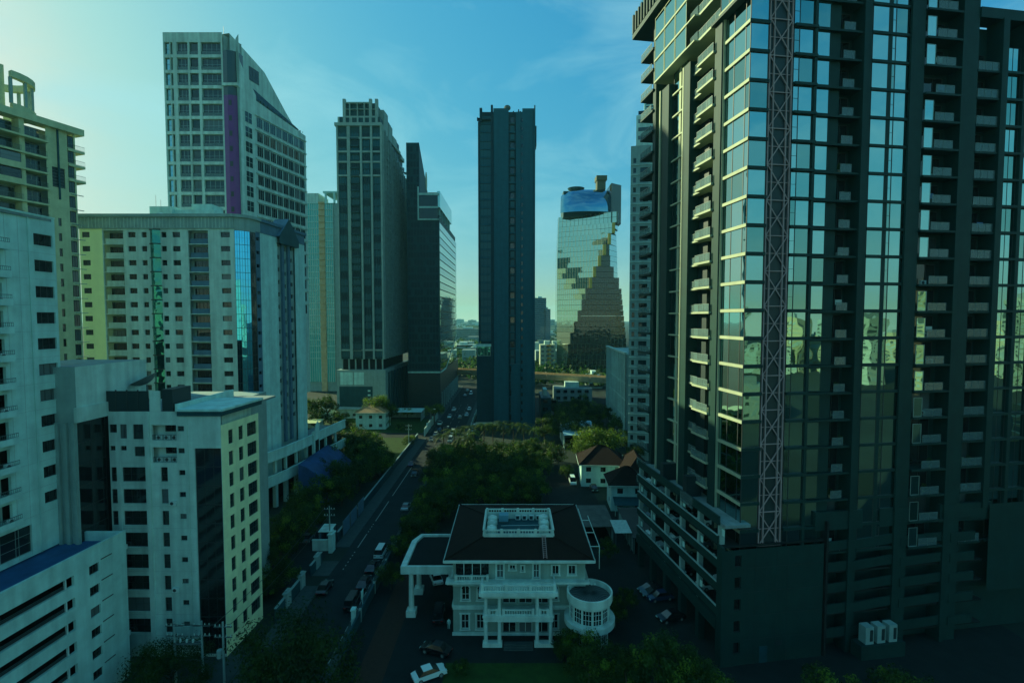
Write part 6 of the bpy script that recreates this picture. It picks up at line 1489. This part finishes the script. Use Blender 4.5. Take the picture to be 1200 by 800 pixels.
# lit gardens beyond
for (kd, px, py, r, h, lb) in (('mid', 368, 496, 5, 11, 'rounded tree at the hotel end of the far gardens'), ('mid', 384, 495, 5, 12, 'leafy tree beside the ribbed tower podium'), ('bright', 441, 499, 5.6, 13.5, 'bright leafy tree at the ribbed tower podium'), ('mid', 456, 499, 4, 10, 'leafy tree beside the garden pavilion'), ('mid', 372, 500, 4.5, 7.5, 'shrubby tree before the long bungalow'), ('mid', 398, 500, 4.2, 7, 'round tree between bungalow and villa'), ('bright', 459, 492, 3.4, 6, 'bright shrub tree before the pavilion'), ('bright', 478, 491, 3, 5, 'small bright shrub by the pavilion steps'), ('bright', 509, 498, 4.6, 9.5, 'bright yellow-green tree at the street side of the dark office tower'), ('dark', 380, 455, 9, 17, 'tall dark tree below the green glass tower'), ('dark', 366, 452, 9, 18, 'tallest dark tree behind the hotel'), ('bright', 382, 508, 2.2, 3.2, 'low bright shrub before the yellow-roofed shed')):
    x, y = G(px, py); tree(kd, x, y, r, h, lb, 'leafy_tree')
for k, (px, py) in enumerate(((405, 502), (412, 500), (420, 512), (452, 500), (470, 505), (485, 520), (494, 523))):
    x, y = G(px, py); x = min(x, -38); tree('bright' if k % 2 else 'mid', x, y, 2.2, 3.4, 'low clipped shrub in the gardens around the villa', 'garden_shrub', 'shrubs around the villa')
# trees close to the tower podium, bottom of the view
for (px, py, r, h, lb) in ((690, 800, 3.4, 6.0, 'dark shrub tree below the rotunda'), (670, 775, 2.6, 4.4, 'dark shrub beside the portico and rotunda'), (735, 800, 2.6, 4.5, 'dark shrub tree on the lawn edge'), (780, 810, 4.0, 7, 'dark tree before the tower forecourt'), (720, 735, 2.0, 4.2, 'slim dark tree in the alley by the rotunda'), (735, 715, 1.8, 3.6, 'small dark tree along the alley'), (712, 655, 2.0, 4, 'green bush by the alley gate'), (820, 830, 3.5, 6, 'dark tree under the podium corner'), (980, 850, 4, 6, 'dark planting under the ramp parapets'), (1060, 850, 4, 6, 'dark planting below the pilasters'), (540, 790, 1.2, 2.0, 'clipped bush beside the portico plinth'), (660, 765, 1.4, 2.2, 'clipped bush at the other portico plinth')):
    x, y = G(px, py); tree('mid' if 'green' in lb else 'dark', x, y, r, h, lb, 'yard_tree')
# woods beyond the railway, one far mass
b = MB(); r = random.Random(3)
cl_ = []
for k in range(950):
    y = r.uniform(330, 2600) if k % 3 else r.uniform(330, 700); x = r.uniform(-.16, .2) * y + r.uniform(-20, 20)
    if -36 < x < -15 and y < 360: continue
    s = r.uniform(4, 9) * (1 + y / 2500); h = r.uniform(6, 12)
    for j in range(34):
        d = Vector((r.gauss(0, .5), r.gauss(0, .5), abs(r.gauss(0, .5)))); p = Vector((x, y, h * .35)) + Vector((d.x * s, d.y * s, d.z * h * .6)); q = s * .22
        u = Vector((r.gauss(0, 1), r.gauss(0, 1), r.gauss(0, 1))).normalized(); v = u.orthogonal().normalized(); b.poly([p - u * q, p - v * q * .6, p + u * q, p + v * q * .6], k % 2)
o = obj('far_woods', b.mesh('far_woods', M_leafs), 'far mass of trees beyond the railway', kind='stuff')
# scattered far roofs, too many and too small to tell apart
b = MB()
for k in range(420):
    y = r.uniform(450, 3200); x = r.uniform(-.16, .2) * y; s = r.uniform(8, 26); h = r.uniform(5, 16) * (1 if r.random() < .93 else 2.4); b.box(x - s / 2, x + s / 2, y, y + s, 0, h, r.randrange(4))
obj('far_rooftops', b.mesh('far_rooftops', [M_white2, M_grey, M_roofc, M_stone]), 'hazy sprawl of far low roofs under the skyline', kind='stuff')

# ------------------------------------------------------------------ vehicles
def car_meshes(kind, colname, col):
    k = ('car', kind, colname)
    if k in _wm: return _wm[k]
    pm = mat('paint_' + colname, col, .25, noise=.02, ior=1.6)
    if kind == 'sedan': lo = [(-2.2, .35), (-2.25, .75), (-1.75, .92), (1.1, .95), (2.1, .75), (2.2, .35)]; cab = [(-1.65, .9), (-1.0, 1.42), (.35, 1.44), (1.25, .92)]
    elif kind == 'van': lo = [(-2.4, .35), (-2.45, 1.0), (-2.4, 1.05), (1.7, 1.05), (2.35, .85), (2.4, .35)]; cab = [(-2.4, 1.0), (-2.3, 1.95), (1.0, 1.95), (1.8, 1.02)]
    else: lo = [(-2.6, .45), (-2.65, 1.0), (-.7, 1.05), (1.3, 1.08), (2.4, .95), (2.5, .45)]; cab = [(-.75, 1.02), (-.55, 1.72), (.55, 1.72), (1.35, 1.05)]
    def loft(prof, w0, w1, zs0, zs1, b, m=0):
        n = len(prof); i = len(b.v)
        for sgn in (-1, 1):
            for x, z in prof:
                q = (z - zs0) / max(.01, zs1 - zs0); w_ = w0 + (w1 - w0) * min(1, max(0, q)); b.v.append((sgn * w_, x, z))
        b.f.append(tuple(range(i, i + n))); b.m.append(m); b.f.append(tuple(range(i + 2 * n - 1, i + n - 1, -1))); b.m.append(m)
        for k_ in range(n): j = (k_ + 1) % n; b.f.append((i + k_, i + n + k_, i + n + j, i + j)); b.m.append(m)
    zc = max(z for _, z in cab)
    body = MB(); loft(lo, .88, .84, .35, 1.0, body); 
    roof = [(x * .96 - .03, z) for x, z in cab if z > 1.2]; body.box(-.62, .62, min(x for x, z in roof) + .02, max(x for x, z in roof) - .02, zc - .02, zc + .03)
    cabin = MB(); loft(cab, .8, .62, .9, zc, cabin)
    wh = MB().tube((-.1, 0, 0), (.1, 0, 0), .33, n=14); rim = MB().tube((-.112, 0, 0), (.112, 0, 0), .19, n=10)
    hl = MB().box(-.18, .18, -.04, .04, -.07, .07)
    bm1 = body.mesh('body', pm); cm1 = cabin.mesh('cabin_glass', G_black)
    _wm[k] = (bm1, cm1, wh.mesh('wheel', M_frame), rim.mesh('rim', M_alu), hl.mesh('headlight', M_white), hl.mesh('tail_light', mat('red_lens', (.3, .02, .02), .3)), kind); return _wm[k]
CC = dict(black=(.012, .013, .015), white=(.7, .72, .7), silver=(.35, .37, .38), grey=(.12, .13, .14), navy=(.02, .035, .08), red=(.25, .02, .02), gold=(.3, .26, .16))
def car(x, y, rz, kind, c, label, z=0, group=None, name='parked_car', cat='car'):
    bm1, cm1, wm_, rm_, hm, tm, kd = car_meshes(kind, c, CC[c]); t = Thing(name, label, cat, (x, y, z), rz, group)
    t.add('body', bm1); t.add('cabin_glass', cm1)
    fy, ry_ = (1.35, -1.4) if kd == 'sedan' else (1.5, -1.55)
    for sx in (-.78, .78):
        for yy in (fy, ry_):
            o = t.add('wheel', wm_, Matrix.Translation((sx, yy, .33))); t.add('rim', rm_, Matrix(), parent=o)
    e = {'sedan': 2.17, 'van': 2.37, 'pickup': 2.45}[kd]; eb = {'sedan': -2.22, 'van': -2.42, 'pickup': -2.62}[kd]; zz_ = .66 if kd == 'sedan' else .8
    for sx in (-.6, .6): t.add('headlight', hm, Matrix.Translation((sx, e, zz_))); t.add('tail_light', tm, Matrix.Translation((sx, eb, zz_)))
    return t
x, y = G(503, 793); car(x, y, math.radians(-62), 'sedan', 'white', 'white sedan parked on the mansion drive near the lawn')
x, y = G(511, 764); car(x, y, math.radians(70), 'sedan', 'black', 'black sedan parked behind the white sedan on the drive')
car(-11.5, 77, math.radians(5), 'van', 'black', 'black van parked under the mansion wall by the porch'); car(-13.6, 88, math.radians(20), 'sedan', 'white', 'white car half hidden under the carriage porch')
car(-32.3, 84.8, math.radians(0), 'sedan', 'black', 'black sedan driving along the street beside the white piers')
x, y = G(449, 650); car(-26.0, 98, 0, 'van', 'white', 'white van parked at the kerb by the mansion wall'); car(-26.1, 92, 0, 'sedan', 'black', 'dark car parked behind the white van at the kerb'); car(-26.0, 86.4, 0, 'sedan', 'black', 'black car parked at the kerb by the painted stones'); car(-26.1, 80.5, 0, 'van', 'black', 'black van parked at the kerb by the mansion gate')
car(-26.1, 122, 0, 'sedan', 'silver', 'silver car parked at the kerb under the grove'); car(-29.0, 148, math.pi, 'sedan', 'black', 'dark sedan approaching in the lane near the crossing'); car(-31.9, 158, 0, 'sedan', 'navy', 'dark blue sedan at the crossing edge')
far_cars = [((508, 497), 'sedan', 'white'), ((511, 510), 'sedan', 'silver'), ((527, 489), 'sedan', 'white'), ((532, 481), 'pickup', 'white'), ((506, 516), 'sedan', 'grey'), ((531, 508), 'van', 'white'), ((528, 517), 'van', 'silver'), ((550, 480), 'sedan', 'white'), ((547, 487), 'sedan', 'silver'), ((539, 490), 'sedan', 'gold'), ((515, 505), 'sedan', 'black'), ((548, 458), 'sedan', 'white'), ((552, 462), 'van', 'white'), ((545, 464), 'sedan', 'silver'), ((517, 535), 'sedan', 'white'), ((520, 530), 'sedan', 'silver')]
adj = ['queueing', 'stopped', 'leading', 'trailing', 'slow', 'parked', 'second', 'waiting', 'turning', 'last', 'dusty', 'shaded', 'sunlit', 'clean', 'kerbside', 'edge']
for k, ((px, py), kd, c) in enumerate(far_cars):
    x, y = G(px, py); x = max(min(x, -21.2), -31.8)
    car(x, y, 0 if k % 2 else math.pi, kd, c, f'{c} {kd} in the traffic on the wide stretch of street', group='traffic on the far street', name='street_car')
for k, (px, py, c) in enumerate(((551, 505, 'white'), (556, 500, 'silver'))):
    x, y = G(px, py); car(-16.0 - k * .3, y, 0, 'sedan', c, f'{c} car in the side lane by the dark slab tower', name='street_car')
x, y = G(671, 566); car(x, y, math.pi, 'van', 'white', 'white car parked in the villa yard'); x, y = G(696, 574); car(x, y, math.pi, 'sedan', 'black', 'black car parked before the villa steps')
for k, (px, py, c) in enumerate(((766, 698, 'black'), (773, 702, 'navy'), (786, 726, 'black'), (762, 693, 'black'))):
    x, y = G(px, py); car(x, y, math.radians(100 + 4 * k), 'sedan', c, f'{c} car parked beside the podium columns' if k < 3 and k != 2 else ('black car alone in the podium forecourt' if k == 2 else 'black car at the far end of the podium row'))
for j, z in enumerate(decks):
    for k in range(6):
        if (j + k) % 3 == 2: continue
        v = N + dL * (PL - 2.5 - k * 4.6) + dF * 3.2; car(v.x, v.y, math.atan2(dL.y, dL.x) + math.radians(0 if k % 2 else 180), 'sedan', ['white', 'silver', 'grey', 'black', 'white', 'gold'][(k + 2 * j) % 6], '%s car nose-out on parking deck %s of the glass tower' % (['white', 'silver', 'grey', 'black', 'white', 'gold'][(k + 2 * j) % 6], ['one', 'two', 'three', 'four'][j]), z - .05, 'cars on the podium decks', 'deck_car')
for k in range(4): car(-57 + k * 4.6, 104.5, 0, 'sedan', ['silver', 'white', 'black', 'grey'][k], '%s car in the dim car park below the hotel' % ['silver', 'white', 'black', 'grey'][k])

# ------------------------------------------------------------------ street walls, piers, poles
t = Thing('street_wall', 'dark boundary wall along the footway between the white piers', 'wall', (-36.7, 110, 0))
for y0, y1 in ((76, 86), (89.6, 95), (104, 118), (118, 132), (132, 146), (146, 160), (160, 176), (176, 194)): t.box('wall_panel', -.12, .12, y0 - 110, y1 - 110, 0, 1.9, M_dkgrey); t.box('coping', -.2, .2, y0 - 110, y1 - 110, 1.9, 2.02, M_grey)
for k, y in enumerate((80, 85.6, 92.7)):
    t = Thing('gate_pier', 'broad white gate pier with stepped top on the street wall', 'pier', (-36.6, y, 0), group='white gate piers')
    t.box('shaft', -.3, .3, -.8, .8, 0, 2.4, M_grey); t.box('cap', -.42, .42, -.95, .95, 2.4, 2.58, M_grey); t.box('finial', -.2, .2, -.5, .5, 2.58, 2.85, M_grey)
t = Thing('gate_pier', 'taller white gate pier beside the guard booth', 'pier', (-36.3, 99.4, 0)); t.box('shaft', -.4, .4, -.9, .9, 0, 3.6, M_white); t.box('cap', -.55, .55, -1.05, 1.05, 3.6, 3.85, M_white); t.box('finial', -.3, .3, -.5, .5, 3.85, 4.3, M_white)
t = Thing('gate_wall', 'low white wall closing the gate opening', 'wall', (-38.3, 99.6, 0)); t.box('panel', -2, 2, -.12, .12, 0, 2.2, M_white2); t.box('coping', -2.05, 2.05, -.2, .2, 2.2, 2.32, M_white)
for k, y in enumerate((108, 113, 118.5)):
    t = Thing('hoarding_panel', ['blue painted hoarding panel next to the guard booth', 'blue hoarding panel in the middle of the street wall run', 'blue hoarding panel nearest the garden trees'][k], 'hoarding', (-36.2, y, 0)); t.box('sheet', -.05, .05, -2.2, 2.2, .2, 3.4, M_bluebar); t.box('post', -.08, .08, -2.3, -2.2, 0, 3.5, M_steel); t.box('post', -.08, .08, 2.2, 2.3, 0, 3.5, M_steel)
t = Thing('mansion_wall', 'low dark garden wall between mansion and street', 'wall', (-23.5, 100, 0))
for k in range(9): t.box('wall_panel', -.12, .12, -32 + k * 8, -24.3 + k * 8, 0, 1.8, M_dkgrey); t.box('wall_post', -.2, .2, -24.3 + k * 8, -24 + k * 8, 0, 2.1, M_grey)
t = Thing('slab_tower_wall', 'pale wall along the wide street before the dark slab tower', 'wall', (-17.2, 240, 0))
for k in range(10): t.box('wall_panel', -.12, .12, -48 + k * 10, -38.3 + k * 10, 0, 2.2, M_white2); t.box('wall_post', -.25, .25, -38.3 + k * 10, -38 + k * 10, 0, 2.5, M_white2)
t = Thing('garden_wall', 'white stepped garden wall beside the wide street', 'wall', (-34.8, 212, 0))
for k in range(5): t.box('wall_panel', -.15, .15, -14 + k * 7, -7.2 + k * 7, 0, 3.0 + (k % 2) * .5, M_white2); t.box('wall_post', -.3, .3, -7.2 + k * 7, -7 + k * 7, 0, 3.8, M_white)
x, y = G(427, 712); t = Thing('gate_post_sign', 'white sign post at the mansion gate', 'sign', (-24.2, y, 0)); t.box('post', -.06, .06, -.06, .06, 0, 3.0, M_white); t.box('board', -.1, .0, -.5, .5, 1.6, 3.0, M_white)
t = Thing('gate_pillar', 'tall narrow white pillar at the mansion drive', 'pier', (-24.0, 74.2, 0)); t.box('shaft', -.25, .25, -.4, .4, 0, 2.9, M_white); t.box('cap', -.35, .35, -.5, .5, 2.9, 3.1, M_white)
def pole(x, y, h, label, arms=2, tr=False, group=None):
    t = Thing('utility_pole', label, 'pole', (x, y, 0), group=group); t.add('shaft', MB().tube((0, 0, 0), (0, 0, h), .17, .11, 8).mesh('shaft', M_grey))
    for k in range(arms):
        t.box('crossarm', -1.1, 1.1, -.06, .06, h - .7 - k * 1.3, h - .58 - k * 1.3, M_steel)
        for q in (-.95, -.4, .4, .95): t.add('insulator', MB().lathe([(.06, 0), (.08, .08), (.05, .12), (.07, .2), (.03, .28)], 8).mesh('insulator', M_white2), Matrix.Translation((q, 0, h - .58 - k * 1.3)))
    if tr:
        t.add('transformer', MB().lathe([(.32, 0), (.34, .1), (.34, .9), (.3, 1.0)], 12).mesh('transformer', M_grey), Matrix.Translation((-.55, .1, h - 4.6))); t.box('bracket', -.6, .0, -.04, .04, h - 4.7, h - 4.58, M_steel)
    return t
pa = at(204, 727, 62.0); pb = at(236, 727, 62.0); pc = at(261, 728, 60.0)
pole(pa[0], 62, pa[2], 'concrete utility pole on the transformer platform beside the pale wall', 2); pole(pb[0], 62, pb[2], 'concrete utility pole on the transformer platform beside the black strip', 2); pole(pc[0], 60, pc[2], 'concrete utility pole with transformer standing apart from the platform pair', 2, True)
t = Thing('transformer_platform', 'steel platform with transformers slung between two utility poles', 'transformer', ((pa[0] + pb[0]) / 2, 62, 0)); hw = (pb[0] - pa[0]) / 2
t.box('beam', -hw, hw, -.25, -.12, pa[2] - 3.0, pa[2] - 2.8, M_steel); t.box('beam', -hw, hw, .12, .25, pa[2] - 3.0, pa[2] - 2.8, M_steel); t.box('beam', -hw, hw, -.06, .06, pa[2] - 5.2, pa[2] - 5.0, M_steel)
for q in (-1.0, -.2, .6): t.add('switch_unit', MB().lathe([(.12, 0), (.14, .3), (.05, .5)], 8).mesh('switch_unit', M_white2), Matrix.Translation((q, 0, pa[2] - 2.8)))
def cable(a, c, sag, label):
    b = MB(); n = 10; pr = None
    for i in range(n + 1):
        q = i / n; p = Vector(a).lerp(Vector(c), q) - Vector((0, 0, sag * 4 * q * (1 - q)))
        if pr is not None: b.tube(pr, p, .03, n=4, cap=False)
        pr = p
    obj('power_cable', b.mesh('power_cable', M_frame), label, 'cable', 'power cables')
for k, q in enumerate((-.95, .95)): cable((pa[0] + q, 62, pa[2] - .3), (pc[0] + q, 60, pc[2] - .3), .25, 'thin black cable strung between the utility poles'); cable((pc[0] + q, 60, pc[2] - .3), (-36.9 + q, 100, 8.7), 1.0, 'long thin black cable running up the street')
pole(-36.9, 100, 9.0, 'utility pole beside the guard booth', 2); pole(-36.9, 178, 9.0, 'utility pole at the sunlit crossing', 2)
for k, (px, py) in enumerate(((520, 530), (528, 478), (538, 472), (486, 505))):
    x, y = G(px, py); t = Thing('street_lamp', 'slim street lamp along the wide stretch of street', 'lamp', (max(min(x, -19.5), -33.6), y, 0), group='street lamps'); t.add('shaft', MB().tube((0, 0, 0), (0, 0, 9), .1, .06, 6).mesh('shaft', M_steel)); t.add('arm', MB().tube((0, 0, 8.9), (1.4, 0, 9.2), .05, n=5).mesh('arm', M_steel)); t.box('lamp_head', 1.2, 1.9, -.12, .12, 9.15, 9.3, M_ac)
t = Thing('person', 'person in white standing by the mansion wall', 'person', (*G(526, 737), 0))
def body_mesh():
    me = bpy.data.meshes.new('body'); J = [(0, 0, .95), (0, 0, 1.2), (0, 0, 1.42), (0, 0, 1.52), (0, 0, 1.64), (.1, 0, .9), (.11, .02, .5), (.12, 0, .08), (-.1, 0, .9), (-.11, .02, .5), (-.12, 0, .08), (.2, 0, 1.38), (.25, .02, 1.12), (.24, -.06, .86), (-.2, 0, 1.38), (-.25, .02, 1.12), (-.24, -.06, .86)]
    E_ = [(0, 1), (1, 2), (2, 3), (3, 4), (0, 5), (5, 6), (6, 7), (0, 8), (8, 9), (9, 10), (2, 11), (11, 12), (12, 13), (2, 14), (14, 15), (15, 16)]
    b = MB(); rd = [.16, .15, .15, .06, .1, .1, .07, .05, .1, .07, .05, .07, .05, .04, .07, .05, .04]
    me.from_pydata(J, E_, []); o = bpy.data.objects.new('body', me); COL.objects.link(o); md = o.modifiers.new('skin', 'SKIN'); 
    bm2 = bmesh.new(); bm2.from_mesh(me); sk = bm2.verts.layers.skin.verify()
    for v in bm2.verts: v[sk].radius = (rd[v.index], rd[v.index] * .8)
    bm2.verts.ensure_lookup_table(); bm2.verts[0][sk].use_root = True; bm2.to_mesh(me); bm2.free(); o.modifiers.new('sub', 'SUBSURF').levels = 1; o.modifiers['sub'].render_levels = 1; me.materials.append(M_white); return o
o = body_mesh(); o.parent = t.o
# ------------------------------------------------------------------ the hazy air
hb = obj('haze', MB().box(-4200, 4200, -950, 6200, -1.2, 170).mesh('haze', None) if False else MB().box(-4200, 4200, -950, 6200, -1.2, 170).mesh('haze', bpy.data.materials.new('haze_air')), 'thin pale haze filling the city air', kind='stuff')
hm = hb.data.materials[0]; hm.use_nodes = True; n = hm.node_tree; n.nodes.clear(); vo = n.nodes.new('ShaderNodeVolumePrincipled'); mo = n.nodes.new('ShaderNodeOutputMaterial'); vo.inputs['Color'].default_value = (.28, .85, 1.0, 1); vo.inputs['Density'].default_value = .00007; vo.inputs['Anisotropy'].default_value = .2
n.links.new(vo.outputs[0], mo.inputs['Volume'])
